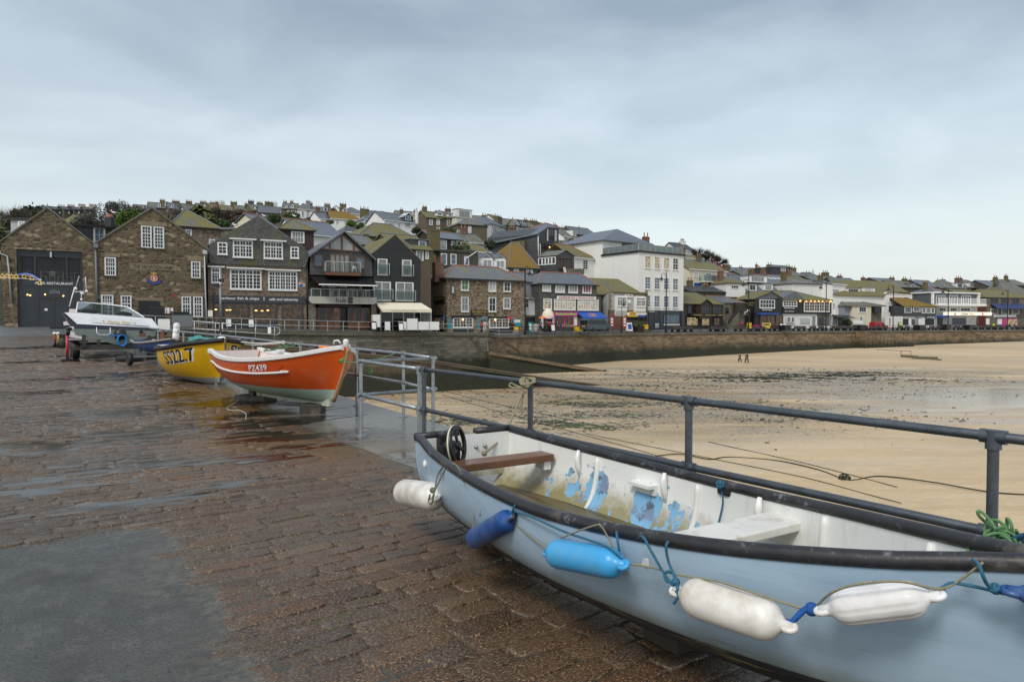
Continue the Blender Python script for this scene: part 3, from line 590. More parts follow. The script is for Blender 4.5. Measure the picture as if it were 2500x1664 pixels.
# ------------------------------------------------------------ slipway
SL=[Vector((-36,48.8,1.0)),Vector((-30.5,51.7,.98)),Vector((-14.4,60,-1.03)),Vector((-7.3,63.5,-1.98)),Vector((-.3,67,-3.3)),Vector((3.7,69,-4.07)),Vector((9.6,71.6,-5.05))]
nrm=Vector((-.46,.89,0));root=thing('slipway','sloping stone slipway running down to the sand behind the orange boat','slipway')
m=MB();f=MB();k=MB();pp=MB()
for p,q in zip(SL,SL[1:]):
    m.quad(p,q,q+nrm*5,p+nrm*5);g=Vector((.1,-.2,0))
    f.quad(Vector((p.x,p.y,-6))+g,Vector((q.x,q.y,-6))+g,q-Vector((0,0,.25)),p-Vector((0,0,.25)))
    e=Vector((.06,-.1,0));vs=[p+e-Vector((0,0,.3)),q+e-Vector((0,0,.3)),q+nrm*.5-Vector((0,0,.3)),p+nrm*.5-Vector((0,0,.3))];vs += [v+Vector((0,0,.34)) for v in vs]
    k.add(vs,[(4,5,6,7),(0,1,5,4),(1,2,6,5),(2,3,7,6),(3,0,4,7)])
MT['tarmac']=plain('weedy_slipway_tarmac',(.10,.095,.07),.5,scale=.5,var=.4,stain=(.06,.055,.03));m.build('deck',MT['tarmac'],root);f.build('side_wall',MT['quay'],root);k.build('kerb',MT['cope'],root)
tb=MB()
for i in range(12):
    def on(s):
        L=[0];
        for p,q in zip(SL,SL[1:]):L.append(L[-1]+(q-p).length)
        for a in range(len(SL)-1):
            if s <= L[a+1] or a == len(SL)-2:return SL[a].lerp(SL[a+1],(s-L[a])/(L[a+1]-L[a]))
    a,b=on(2.4+i*2.75),on(2.4+i*2.75+2.25);o=nrm*.75+Vector((0,0,.13));tb.bar(a+o,b+o,.22,.24)
tb.build('kerb_timber',MT['black'],root);pp.tube([q+Vector((.2,-.35,-.05)) for q in SL],.08,8);pp.build('pipe',plain('rusty_pipe',(.12,.08,.05),.6),root,True)
# short second ramp against the harbour wall
A,B=P(1196,857,84.5),P(1490,906,88);A2,B2=A+Vector((-1.2,2.9,0)),B+Vector((-1.2,2.9,0))
m=MB();m.quad(A,B,B2,A2);m.quad(Vector((A.x,A.y,-5.5)),Vector((B.x,B.y,-5.5)),B-Vector((0,0,.35)),A-Vector((0,0,.35)));m.quad(Vector((A2.x,A2.y,-5.5)),Vector((A.x,A.y,-5.5)),A,A2)
root=thing('stone_ramp','narrow stone ramp against the foot of the harbour wall, right of the slipway','ramp');m.build('ramp_body',MT['quay'],root)
m=MB();m.bar(A+Vector((-.1,-.05,-.2)),B+Vector((-.1,-.05,-.2)),.5,.4);m.build('edge_stone',ashlar('brown_edge_stone',1.2,.4,(.15,.11,.065),(.22,.165,.10),(.12,.09,.06),False),root)
q0,q1=P(1214,824,87.6),P(1266,856,86.6);m=MB();m.bar(q0,q1,.34,.3);tag(m.build('timber_beam',plain('rotten_rusty_timber',(.075,.042,.026),.8,scale=2)),'rusty brown beam leaning down the harbour wall above the stone ramp','beam')
m=MB();q=P(1160,828,84.4);m.tube([q+Vector((0,.6,0)),q+Vector((0,-.35,0))],.3,10);tag(m.build('drain_pipe',plain('rusty_pipe',(.12,.08,.05),.6),None),'rusty round drain outlet in the grey granite quay wall','pipe')
# steps down from the wall to the beach, far right
root=thing('beach_steps','weedy stone steps descending along the harbour wall to the beach at far right','steps');m=MB()
for i in range(14):
    x=2086+i*8.0;d=interp(FT,x)[0];q=Vector((*XY(x,d),0));q2=Vector((*XY(x+8.4,interp(FT,x+8.4)[0]),0));t=(q2-q).normalized();n=Vector((t.y,-t.x,0));zt=-.4-i*.25;w=2.2+i*.12
    vs=[q+n*.3,q2+n*.3,q2+n*(.3+w),q+n*(.3+w)];m.add([Vector((v.x,v.y,-5.4)) for v in vs]+[Vector((v.x,v.y,zt)) for v in vs],[(4,5,6,7),(0,1,5,4),(1,2,6,5),(2,3,7,6),(3,0,4,7)])
m.build('stone_treads',MT['quay'],root)
for i,(a,b,lb) in enumerate((((0,652),(322,690),'upper weathered log groyne lying on pale sand at far right'),((205,705),(705,752),'lower longer log groyne lying on pale sand at far right'),((560,765),(762,776),'thin end plank beyond the log groynes at far right'))):
    p,q=px('V',*a),px('V',*b);d0=124-i*3;A=P(p[0],p[1],d0);B=P(q[0],q[1],d0-2);m=MB();A.z=sand_z(A.x,A.y)+.2;B.z=sand_z(B.x,B.y)+.2;m.bar(A,B,.6 if i <2 else .3,.55 if i <2 else .2);tag(m.build('log_groyne',plain('weathered_log',(.12,.10,.07),.8)),lb,'groyne','log groynes by the beach steps')
m=MB();A=P(2200,850,126);B=P(2224,852,124);zs=sand_z(A.x,A.y)
for q in (A,B):m.tube([(q.x,q.y,zs-.2),(q.x,q.y,zs+1.0)],.05,6)
m.tube([(A.x-3,A.y+3,zs+1.1),(A.x,A.y,zs+1),(B.x,B.y,zs+1.0)],.05,6);tag(m.build('handrail',plain('rusty_pipe',(.12,.08,.05),.6)),'rusty handrail at the foot of the beach steps','handrail')
# ------------------------------------------------------------ railings
def railing(name,label,line,posts,mat,r=.024,lower=None,post_from=None,group=None,fit=True,base=True,pn='post',rn='rail',maxparts=95):
    """line: list of (x,y,z) of the top rail; lower: list of drops; posts: list of (x,y,zbase,ztop)"""
    root=thing(name,label,'railing',(line[0][0],line[0][1],0),0,group);o=Vector(root.location)
    for dr in [0]+list(lower or []):
        m=MB();m.tube([Vector(p)-o-Vector((0,0,dr)) for p in line],r,10);m.build(rn,mat,root,True)
    extra=MB()
    for i,(x,y,zb,zt) in enumerate(posts):
        m=MB() if i <maxparts else extra
        m.tube([Vector((x,y,zb))-o,Vector((x,y,zt))-o],r*1.02,10)
        if fit:
            for dr in [0]+list(lower or []):
                m.tube([Vector((x,y,zt-dr-r*2.4))-o,Vector((x,y,zt-dr+r*1.15))-o],r*1.42,10)
                k=min(range(len(line)-1),key=lambda q:(Vector(line[q]).lerp(Vector(line[q+1]),.5).xy-Vector((x,y))).length);t=(Vector(line[k+1])-Vector(line[k])).normalized()
                c=Vector((x,y,zt-dr))-o;m.tube([c-t*r*2.2,c+t*r*2.2],r*1.36,10)
        if base:m.tube([Vector((x,y,zb))-o,Vector((x,y,zb+.012))-o],r*3,12)
        if i <maxparts:m.build(pn,mat,root,'edge')
    if extra.v:tag(extra.build(pn,mat,root),kind='stuff')
    return root
A,B=Vector((-1.02,7.9,0)),Vector((2.32,3.275,0));dirr=(B-A).normalized()
ln=[tuple(A+Vector((0,0,1.05))),tuple(B+dirr*4.2+Vector((0,0,1.05)))]
railing('pier_railing','dark weathered two-rail pipe railing along the pier edge behind the pale blue dinghy',ln,[(q.x,q.y,-.05,1.05) for q in (A,A+dirr*2.03,A+dirr*3.86,B,B+dirr*1.85,B+dirr*3.7)],MT['dark_steel'],.0255,[.465])
C0,C1,C2=Vector((-2.12,9.56,1.05)),Vector((-1.2,10.35,1.05)),Vector((-1.09,8.02,1.05))
root=railing('gate_railing','zigzag of galvanised rails at the railing gap right of the orange boat bow',[tuple(C1),tuple(C0),tuple(C2)],[(q.x,q.y,0,1.05) for q in (C0,C1,C2)],MT['galv'],.0255,[.47])
Lr=[Vector((-1.26,10.45)),Vector((-1.8,11.3)),Vector((-2.87,12.6)),Vector((-4.39,14.15)),Vector((-6.35,16.7)),Vector((-8.3,19.1)),Vector((-10.4,21.6)),Vector((-12.5,24.1)),Vector((-14.9,27)),Vector((-17.4,30)),Vector((-19.9,33)),Vector((-22.4,36)),Vector((-24.9,39)),Vector((-27.4,42))]
railing('pier_edge_railing','long galvanised pipe railing along the pier edge behind the beached boats',[(q.x,q.y,gz(*q)+1.05) for q in Lr],[(q.x,q.y,gz(*q),gz(*q)+1.05) for q in Lr[1:]],MT['galv'],.0255,[.48])
# ------------------------------------------------------------ boats
class Boat:
    def __init__(s,S,B,L,b,g,k,p,rake=0.0,lift=0):
        s.S=Vector(S);d=(Vector(B)-s.S);s.L=L or d.length;s.yaw=atan2(d.y,d.x);s.b,s.g,s.k,s.p,s.rake=b,g,k,p,rake;s.lift=lift
    def kn(s,tab,t):
        n=len(tab)-1;x=t*n;i=min(int(x),n-1);u=x-i
        q=[tab[max(0,i-1)],tab[i],tab[i+1],tab[min(n,i+2)]]
        return .5*(2*q[1]+(q[2]-q[0])*u+(2*q[0]-5*q[1]+4*q[2]-q[3])*u*u+(3*q[1]-q[0]-3*q[2]+q[3])*u ** 3)
    def pt(s,t,v,side,off=0.0,dk=0.0):
        """t along (0 stern, 1 bow), v up the side (0 keel, 1 gunwale); side +1 / -1; off outwards"""
        b=max(.004,s.kn(s.b,t));g=s.kn(s.g,t);k=s.kn(s.k,t)+dk;p=s.kn(s.p,t);v=min(1,max(0,v))
        y=(max(b+off,.002))*(1-(1-v) ** p) ** (1/p)
        z=k+(g-k)*v;x=t*s.L-s.rake*(1-v) ** 1.3*t ** 4
        return Vector((x,side*y,z))
    def vz(s,t,z):g=s.kn(s.g,t);k=s.kn(s.k,t);return (z-k)/(g-k)
    def shell(s,name,mat,root,off=0,dk=0,v0=0,v1=1,ns=36,nv=14,flip=False,smooth=True,uvf=True,t0=0,t1=1,sides=(-1,1),z0=None,z1=None):
        vs=[];fs=[];uv=[]
        for sd in sides:
            o=len(vs)
            for i in range(ns+1):
                t=lerp(t0,t1,i/ns);a=v0 if z0 is None else max(0,s.vz(t,z0));c=v1 if z1 is None else s.vz(t,z1)
                for j in range(nv+1):
                    q=s.pt(t,lerp(a,c,(j/nv)),sd,off,dk);vs.append(q);uv.append((q.x+(0 if sd <0 else 20),q.z))
            for i in range(ns):
                for j in range(nv):
                    f=(o+i*(nv+1)+j,o+(i+1)*(nv+1)+j,o+(i+1)*(nv+1)+j+1,o+i*(nv+1)+j+1)
                    fs.append(f if (sd <0) != flip else f[::-1])
        me=bpy.data.meshes.new(name);me.from_pydata([tuple(q) for q in vs],[],fs);me.materials.append(mat);me.polygons.foreach_set('use_smooth',[smooth]*len(fs))
        ul=me.uv_layers.new(name='UVMap').data
        for l in me.loops:ul[l.index].uv=uv[l.vertex_index]
        o=bpy.data.objects.new(name,me);COL.objects.link(o);o.parent=root;return o
    def transom(s,name,mat,root,th=.04,v0=0,off=0):
        m=MB();n=12;pl=[s.pt(0,lerp(v0,1,j/n),-1,off) for j in range(n+1)]+[s.pt(0,lerp(v0,1,j/n),1,off) for j in range(n,-1,-1)]
        pl=[(q.y,q.z) for q in pl];m.prism(pl,lambda u,v,t:Vector((t,u,v)),-.004,th);return m.build(name,mat,root)
    def gun(s,side,dz=0,off=0,t0=0,t1=1,n=30):return [s.pt(lerp(t0,t1,i/n),1,side,off)+Vector((0,0,dz)) for i in range(n+1)]
    def world(s,q):c,n=cos(s.yaw),sin(s.yaw);return Vector((s.S.x+q.x*c-q.y*n,s.S.y+q.x*n+q.y*c,q.z+s.lift))
    def root(s,name,label):return thing(name,label,'boat',(s.S.x,s.S.y,s.lift),s.yaw)
    def hulltext(s,txt,t0,t1,z0,z1,side,off=.006,bold=.02,slant=0):
        """lettering wrapped on the hull side; t0 is where the text starts"""
        m=MB()
        def mp(u,v):
            t=lerp(t0,t1,u);g=s.kn(s.g,t);z=g-lerp(z0,z1,v);return s.pt(t,s.vz(t,z),side,off)
        v,f,_=text_geo(txt,bold);return m.add([mp(a+slant*b,b) for a,b in v],f)
    def thwart(s,x,w,z,th,inset=.03):
        m=MB();q=[]
        for xx in (x-w/2,x+w/2):
            t=xx/s.L;y=s.pt(t,s.vz(t,z),1).y-inset;q.append((xx,y))
        return m.box(q[0][0],q[1][0],-q[0][1],q[0][1],z-th,z)
# ---- pale blue dinghy in front
bl=Boat((-.375,5.342),(0,0),3.939,[.409,.505,.57,.61,.61,.55,.44,.25,.02],[.726,.69,.67,.66,.66,.685,.73,.795,.874],[.2,.17,.15,.14,.14,.14,.15,.18,.24],[2.8,2.7,2.6,2.6,2.6,2.5,2.4,2.2,1.8],.12)
bl.yaw=atan2(-.8562,.5167)
def paint_hull():
    t=NT('pale_blue_hull_paint');uv=t.co('UV');n=t.noise(t.mp(uv,(1,3,1)),1.6,6,.65);v=t.sep(uv)[1]
    c=t.ramp(n,(.3,(.30,.425,.54)),(.7,(.385,.51,.615)));c=t.mix(t.ramp(t.noise(t.mp(uv,(1.2,34,1)),1.6,5,.75),(.56,0),(.70,.45)),c,(.17,.25,.34));c=t.mix(t.ramp(t.noise(t.mp(uv,(14,.8,1)),1.5,5,.7),(.60,0),(.75,.3)),c,(.42,.47,.50));c=t.mix(t.ramp(t.noise(t.mp(uv,(9,.5,1),loc=(3,1,0)),1.2,6,.75),(.62,0),(.74,.35)),c,(.21,.22,.19))
    gr=t.math('ADD',v,t.math('MULTIPLY',t.math('SUBTRACT',t.noise(uv,3,5,.65),.5),.12));c=t.mix(t.ramp(gr,(.29,.8),(.40,0)),c,(.16,.17,.11))
    c=t.mix(t.ramp(t.vor(t.vadd(uv,t.noise(uv,20,3,out='Color'),.05),4.5),(.035,1),(.05,0)),c,(.6,.58,.5))
    t.bump(t.noise(uv,5,3),.12,.02);return t.out(c,t.ramp(n,(.3,.22),(.7,.4)))
def paint_inside():
    t=NT('peeling_white_boat_paint');uv=t.co('UV');s=t.sep(uv);fine=t.noise(uv,8,7,.65);n=t.noise(uv,2.5,6,.6)
    c=t.mix(n,(.74,.75,.73),(.83,.84,.82));v=s[1]
    c=t.mix(t.ramp(t.math('ADD',v,t.math('MULTIPLY',t.math('SUBTRACT',fine,.5),.28)),(.34,.95),(.50,0)),c,(.25,.22,.085))
    c=t.mix(t.ramp(t.noise(t.mp(uv,(3,.6,1)),2.2,6,.7),(.52,0),(.8,.6)),c,(.42,.40,.28))
    pm=None
    for (x,z,r,k) in ((20.78,.44,.16,.5),(21.02,.44,.15,.9),(21.5,.43,.17,.95),(21.78,.40,.19,.45),(20.98,.34,.2,.4),(21.36,.33,.25,.3),(21.62,.31,.25,.4),(20.72,.36,.12,.4),(21.9,.38,.1,.4),(21.2,.36,.5,.26),(20.7,.42,.3,.24),(21.6,.44,.4,.22)):
        vm=t.n('VectorMath',operation='DISTANCE');t.set(vm.inputs[0],uv);vm.inputs[1].default_value=(x,z,0);f=t.ramp(vm.outputs['Value'],(r*.45,k),(r,0));pm=f if pm is None else t.math('MAXIMUM',pm,f)
    q=t.ramp(t.math('ADD',t.math('MULTIPLY',pm,.5),t.math('MULTIPLY',fine,1.05)),(.735,0),(.75,1))
    bc=t.mix(t.ramp(t.noise(uv,6,5,.7),(.50,0),(.55,1)),(.21,.45,.68),t.mix(t.ramp(fine,(.45,0),(.5,1)),(.10,.12,.17),(.2,.27,.38)))
    c=t.mix(q,c,bc);t.bump(t.math('ADD',t.math('MULTIPLY',q,-1),t.math('MULTIPLY',n,.4)),.4,.012);return t.out(c,.42)
def mat_tube():
    t=NT('scuffed_black_gunwale_hose');c=t.co('Object');n=t.noise(c,9,6,.7);n2=t.noise(t.mp(c,(1,1,1)),45,4,.7)
    cc=t.ramp(n,(.3,(.012,.012,.014)),(.7,(.03,.03,.034)));cc=t.mix(t.ramp(t.math('ADD',t.math('MULTIPLY',n,.6),t.math('MULTIPLY',n2,.4)),(.56,0),(.66,.85)),cc,(.20,.21,.23));cc=t.mix(t.ramp(t.noise(c,2.2,5,.7),(.58,0),(.66,.6)),cc,(.17,.15,.11));t.bump(n2,.2,.006);return t.out(cc,t.ramp(n,(.3,.3),(.7,.55)))
def mat_floor():
    t=NT('wet_floor_boards');c=t.co('Object');br=t.brick(t.mp(c,(1,1,1)),3,.13,.008,off=.3);n=t.noise(t.mp(c,(2,14,1)),3,5,.65);cc=t.mix(n,(.075,.052,.022),(.19,.14,.06));cc=t.mix(t.math('MULTIPLY',br[1],.9),cc,(.015,.012,.008));cc=t.mix(t.ramp(t.noise(c,2.4,5),(.45,0),(.65,.7)),cc,(.10,.10,.02));t.bump(t.math('MULTIPLY',br[1],-1),.5,.01);return t.out(cc,.4)
tube_m=mat_tube();inner_m=paint_inside();hull_m=paint_hull()
def mat_antifoul():
    t=NT('worn_dark_bottom_paint');uv=t.co('UV');n=t.noise(t.mp(uv,(1.2,7,1)),3,6,.7);c=t.ramp(n,(.35,(.012,.014,.017)),(.6,(.03,.034,.04)));c=t.mix(t.ramp(t.noise(t.mp(uv,(.8,8,1)),2.4,6,.7),(.58,0),(.66,.8)),c,(.28,.24,.12));return t.out(c,.6)
af_m=mat_antifoul()
r=bl.root('rowing_dinghy','pale blue open dinghy with peeling white interior and thick black gunwale, hung with fenders')
bl.shell('hull',hull_m,r,z0=.30,nv=12);bl.shell('bottom',af_m,r,off=.004,z1=.305,nv=8)
bl.shell('interior',inner_m,r,off=-.03,dk=.04,flip=True,nv=16);bl.transom('transom',inner_m,r,.045,.35)
for sd in (-1,1):
    m=MB();m.tube([q+Vector((0,-sd*.012,.012)) for q in bl.gun(sd,0,0,0,.995,40)],.031,12);m.build('gunwale',tube_m,r,True)
a,b=bl.pt(0,1,-1),bl.pt(0,1,1)
for u0,u1 in ((-.02,.42),(.60,1.0)):
    m=MB();m.tube([a.lerp(b,u0)+Vector((.02,0,.012)),a.lerp(b,(u0+u1)/2)+Vector((.02,0,.012)),a.lerp(b,u1)+Vector((.02,0,.012))],.03,12);m.build('transom_hose',tube_m,r,True)
m=bl.thwart(.50,.17,.615,.052,.035);m.build('stern_thwart',plain('varnished_thwart',(.15,.068,.034),.35,scale=4,var=.35),r,bevel=.006)
m=bl.thwart(2.56,.21,.625,.045,.035);m.build('white_thwart',plain('worn_white_thwart',(.72,.71,.66),.45,scale=7,var=.08,stain=(.40,.33,.22)),r,bevel=.008)
for bx in ((2.44,2.68,.47,.55,.50,.58),(.44,.56,.38,.44,.5,.56)):m=MB();m.box(*bx);m.build('thwart_bracket',inner_m,r)
m=MB()
for i in range(16):
    x0,x1=.12+i*.165,.12+(i+1)*.165;y0,y1=[bl.pt(x/bl.L,bl.vz(x/bl.L,.30),1).y-.05 for x in (x0,x1)];m.add([(x0,-y0,.315),(x1,-y1,.315),(x1,y1,.315),(x0,y0,.315)],[(0,1,2,3)])
m.build('floor_boards',mat_floor(),r)
for x in (1.0,1.9,2.82,3.4):
    for sd in (-1,1):
        t=x/bl.L;m=MB();m.tube([bl.pt(t,lerp(.24,.97,j/10),sd,-.036) for j in range(11)],[.020 if j <10 else .012 for j in range(11)],10);m.build('rib',plain('white_rib_paint',(.76,.77,.74),.45,var=.08,stain=(.5,.47,.36),scale=4),r,True)
for x in (.83,1.64,2.40):
    t=x/bl.L;q=bl.pt(t,1,1,-.05);m=MB();m.tube([q+Vector((0,.012,-.20)),q+Vector((0,-.01,-.12)),q+Vector((0,-.018,-.05)),q+Vector((0,-.005,.005))],[.008,.02,.022,.012],8);m.build('cleat',MT['whitep'],r,True)
t=1.6/bl.L;q=bl.pt(t,.62,1,-.035);m=MB();m.box(1.36,1.56,q.y-.06,q.y+.02,.545,.565);m.box(1.36,1.56,q.y-.012,q.y+.02,.50,.545);m.build('broken_bracket',inner_m,r)
m=MB();m.lathe([(.0,0),(.024,0),(.028,.006),(.014,.012),(.001,.012)],14,bl.pt(.075,.78,-1,.003),(0,-1,.1));m.build('drain_fitting',MT['whitep'],r,True)
m=MB();m.box(2.06,2.16,bl.pt(.535,1,1).y-.05,bl.pt(.535,1,1).y+.04,.62,.70);m.build('gunwale_joint',tube_m,r,bevel=.02)
for yy in (.08,.16):
    m=MB();m.lathe([(.001,0),(.016,0),(.016,.01),(.005,.022),(.001,.022)],10,(.045,yy,.62),(1,0,0));m.build('bolt',MT['galv'],r,True)
# steering wheel on its black bracket
wc=Vector((.30,-.21,.70));rot=Matrix.Rotation(radians(-49),4,'Z') @ Matrix.Rotation(radians(8),4,'X')
m=MB();m.tube([Vector((.133*cos(a*pi/14),.133*sin(a*pi/14),0)) for a in range(28)],.017,8,True)
for a in range(3):m.bar((0,0,0),(.13*cos(a*2.09+1.57),.13*sin(a*2.09+1.57),0),.03,.012)
m.lathe([(.03,-.02),(.035,0),(.02,.02)],10);m.xf(Matrix.Translation(wc) @ rot @ Matrix.Rotation(pi/2,4,'X'));wh=m.build('steering_wheel',MT['black'],r,True)
m=MB();m.tube([Vector((.140*cos(a*pi/14),.140*sin(a*pi/14),.012)) for a in range(28)],.0105,6,True);m.xf(Matrix.Translation(wc) @ rot @ Matrix.Rotation(pi/2,4,'X'));m.build('wheel_rim',plain('cream_rim',(.62,.58,.42),.45),wh,True)
m=MB();m.box(.06,.28,-.27,-.17,.55,.68);m.box(.03,.12,-.26,-.2,.5,.76);m.ball((.2,-.22,.66),.07,10);m.build('wheel_bracket',MT['black'],r,bevel=.015)
for x in (.5,2.3):tag(MB().box(-.12,.12,-.10,.3,0,.145).build('timber_chock',plain('tarred_timber',(.05,.04,.03),.8)),'tarred timber chock under the %s of the pale blue dinghy' % ('stern' if x <1 else 'middle'),'chock').matrix_world=Matrix.Translation(bl.world(Vector((x,0,0)))) @ Matrix.Rotation(bl.yaw,4,'Z')
# ---- fenders hung from it
NEARD=[(960,5.3),(1015,5.13),(1057,4.67),(1117,4.21),(1197,3.77),(1306,3.34),(1464,2.92),(1704,2.54),(2075,2.21),(2635,1.96),(2800,1.9)]
def nd(x):return interp(NEARD,x)[0]
def hullp(x,y,off=.02):return P(x,y,nd(x)-off)
def fender(x0,y0,x1,y1,r,mat,label,cap=.16,ribs=0,eye=None,off=None,nm='fender'):
    o=off if off is not None else r*1.15
    a,b=hullp(x0,y0,o),hullp(x1,y1,o);L=(b-a).length
    root=thing(nm,label,'fender',a,0,'fenders along the pale blue dinghy')
    ax=(b-a).normalized();M_=Vector((0,0,1)).rotation_difference(ax).to_matrix().to_4x4();e=.035
    prof=[(.016,0),(.019,e*.8)]+[(r*min(1,(1-(1-k/7) ** 2) ** .5),e+(k/7) ** 1.15*r*1.1) for k in range(1,8)];prof += [(rr,L-z) for rr,z in reversed(prof)]
    m=MB();n=54;m.lathe(prof,n)
    if ribs:
        for q in range(len(m.v)):
            v=m.v[q];an=atan2(v.y,v.x);rr=sqrt(v.x ** 2+v.y ** 2)
            if rr >r*.9:k=1-.055*(1 if q % n % 6 == 0 else 0);m.v[q]=Vector((v.x*k,v.y*k,v.z))
    m.xf(M_);m.build('body',mat,root,True)
    for z,sg in ((0,1),(L,-1)):
        m=MB();c=Vector((0,0,z+sg*.012));m.tube([c+Vector((.019*cos(k*pi/8),0,.021*sin(k*pi/8))) for k in range(16)],.010,8,True);m.xf(M_ @ Matrix.Rotation(radians(70),4,'Z'));m.build('eye',eye or mat,root,True)
    return root
def mat_fender(name,c,st,amt=.5):
    t=NT(name);o=t.co('Object');n=t.noise(o,7,6,.65);n2=t.noise(t.mp(o,(1,1,1)),40,3);cc=t.mix(t.ramp(n,(.42,0),(.72,amt+.2)),c,st);cc=t.mix(t.ramp(t.noise(o,13,5,.75),(.62,0),(.72,.4)),cc,mul(st,.7));t.bump(n2,.05,.003);return t.out(cc,.34)
fw=mat_fender('grubby_white_vinyl',(.78,.76,.71),(.40,.33,.24));fw2=mat_fender('clean_white_vinyl',(.8,.8,.8),(.5,.45,.4),.3);fb=mat_fender('dark_blue_vinyl',(.008,.065,.26),(.10,.16,.28));fl=mat_fender('sky_blue_vinyl',(.045,.36,.72),(.12,.38,.6),.5)
fender(978,1199,1070,1214,.098,fw,'fat round white fender hanging off the stern corner of the pale blue dinghy',off=.03)
fender(1148,1320,1254,1261,.060,fb,'dark blue fender with pale scuffs tied below the black gunwale',eye=MT['black'])
fender(1334,1346,1528,1379,.066,fl,'bright sky blue fender hanging amidships on the dinghy')
fender(1645,1440,1935,1532,.072,fw,'long smooth off white fender with black holed ends tied by blue rope')
fender(2000,1490,2296,1452,.057,fw2,'white fender moulded with lengthwise ribs, next to the smooth long one',ribs=9)
fender(2458,1440,2640,1476,.05,fb,'blue fender cut by the right edge of the picture')
# ---- ropes
def rope_mat(n,c):
    t=NT(n);o=t.co('Object');w=t.noise(o,90,3,.6);cc=t.mix(w,mul(c,.45),mul(c,1.25));t.bump(w,.6,.004);return t.out(cc,.8)
RM=dict(tan=rope_mat('tan_rope',(.30,.27,.17)),blue=rope_mat('petrol_blue_rope',(.03,.15,.24)),dblue=rope_mat('bright_blue_rope',(.01,.10,.38)),green=rope_mat('green_rope',(.12,.27,.11)),grey=rope_mat('grey_green_rope',(.20,.23,.17)),dark=rope_mat('weedy_dark_rope',(.035,.04,.018)),aqua=rope_mat('aqua_net_rope',(.12,.42,.40)))
def smooth_pts(pts,n=6):
    pts=[Vector(p) for p in pts];out=[]
    for i in range(len(pts)-1):
        q=[pts[max(0,i-1)],pts[i],pts[i+1],pts[min(len(pts)-1,i+2)]]
        for k in range(n):
            u=k/n;out.append(.5*(2*q[1]+(q[2]-q[0])*u+(2*q[0]-5*q[1]+4*q[2]-q[3])*u*u+(3*q[1]-q[0]-3*q[2]+q[3])*u ** 3))
    return out+[pts[-1]]
def rope(label,runs,mat,r=.006,group=None,knots=()):
    m=MB();rnd=random.Random(len(label)*7+int(runs[0][0][0]*10))
    for pts in runs:m.tube(smooth_pts(pts),r,7)
    for c,s in knots:
        c=Vector(c)
        for k in range(5):
            ax=Vector((rnd.gauss(0,1),rnd.gauss(0,1),rnd.gauss(0,1))).normalized();u=ax.orthogonal().normalized();w=ax.cross(u);m.tube([c+(u*cos(a*pi/6)+w*sin(a*pi/6))*s*.75+ax*s*.15*sin(a) for a in range(12)],r,6,True)
    o=m.build('rope',mat,None,True,uv=False);return tag(o,label,'rope',group)
H=hullp
rope('grey green rope looped over the stern gunwale and knotted to the round white fender',[[H(1056,1215,.22),H(1062,1190,.2),H(1068,1160,.12),H(1082,1138,.07),H(1100,1129,.02),H(1118,1140,.05),H(1130,1168,.06),H(1140,1190,.05),H(1155,1212,.04)],[H(1060,1200,.22),H(1075,1168,.13),H(1090,1140,.06),H(1108,1131,.03)],[H(1050,1206,.22),H(1046,1224,.23),H(1054,1228,.23),H(1060,1205,.22)]],RM['grey'],.0055,knots=((H(1056,1196,.2),.02),))
rope('thin tan lifeline looping along the dinghy side from fender to fender',[[H(1155,1212),H(1200,1235),H(1240,1262),H(1290,1305),H(1336,1338)],[H(1370,1312,.05),H(1410,1296,.07),H(1455,1281,.07),H(1468,1284,.07),H(1490,1320,.05),H(1520,1368,.05),H(1590,1384,.03),H(1660,1403,.04),H(1760,1420,.08),H(1850,1450,.09),H(1960,1484,.04),H(1990,1480,.03),H(2030,1446,.10),H(2100,1424,.115),H(2200,1419,.115),H(2285,1436,.07),H(2330,1424,.03),H(2400,1372,.05)],[H(1155,1212),H(1156,1250),H(1155,1290,.03)],[H(1160,1214),H(1174,1220,.03),H(1176,1235,.03),H(1172,1258,.03)]],RM['tan'],.004,knots=((H(1157,1210,.03),.012),))
rope('petrol blue cord tied from the dark blue fender along to the sky blue fender',[[H(1238,1270,.08),H(1250,1250,.06),H(1258,1232,.06),H(1268,1226,.0),H(1277,1228,-.03)],[H(1250,1246,.04),H(1300,1262,.05),H(1380,1298,.05),H(1440,1318,.08),H(1490,1338,.09),H(1526,1374,.05)],[H(1505,1297,.02),H(1508,1320,.06),H(1512,1345,.06)]],RM['blue'],.0055)
rope('blue double cord hanging the smooth long white fender from the gunwale',[[H(1562,1309,.03),H(1572,1312,.07),H(1590,1345,.07),H(1620,1397,.05),H(1640,1425,.07),H(1652,1446,.09)],[H(1632,1320,.06),H(1626,1335,.07),H(1632,1370,.05),H(1648,1410,.06),H(1655,1440,.1)],[H(1650,1440,.1),H(1655,1455,.1),H(1645,1472,.1)],[H(1622,1402,.05),H(1630,1394,.05),H(1642,1397,.05),H(1648,1408,.06),H(1640,1420,.06),H(1626,1416,.06),H(1622,1402,.05)]],RM['blue'],.0055,knots=((H(1650,1420,.07),.016),))
rope('bright blue rope lashing the two white fenders together',[[H(1918,1532,.06),H(1935,1515,.07),H(1958,1490,.05),H(1975,1482,.04),H(1990,1486,.04)],[H(1922,1528,.07),H(1945,1508,.06),H(1970,1484,.05)]],RM['dblue'],.0085,knots=((H(1982,1486,.04),.02),(H(1925,1524,.07),.014)))
rope('blue lashing from the ribbed fender to the gunwale at right',[[H(2240,1470,.08),H(2265,1448,.07),H(2290,1440,.05),H(2320,1423,.03),H(2360,1427,.03),H(2420,1440,.03),H(2450,1448,.05)],[H(2375,1365,.03),H(2390,1378,.06),H(2400,1405,.07),H(2415,1430,.05),H(2455,1448,.06)]],RM['blue'],.0055,knots=((H(2430,1436,.05),.017),(H(2298,1446,.05),.012)))
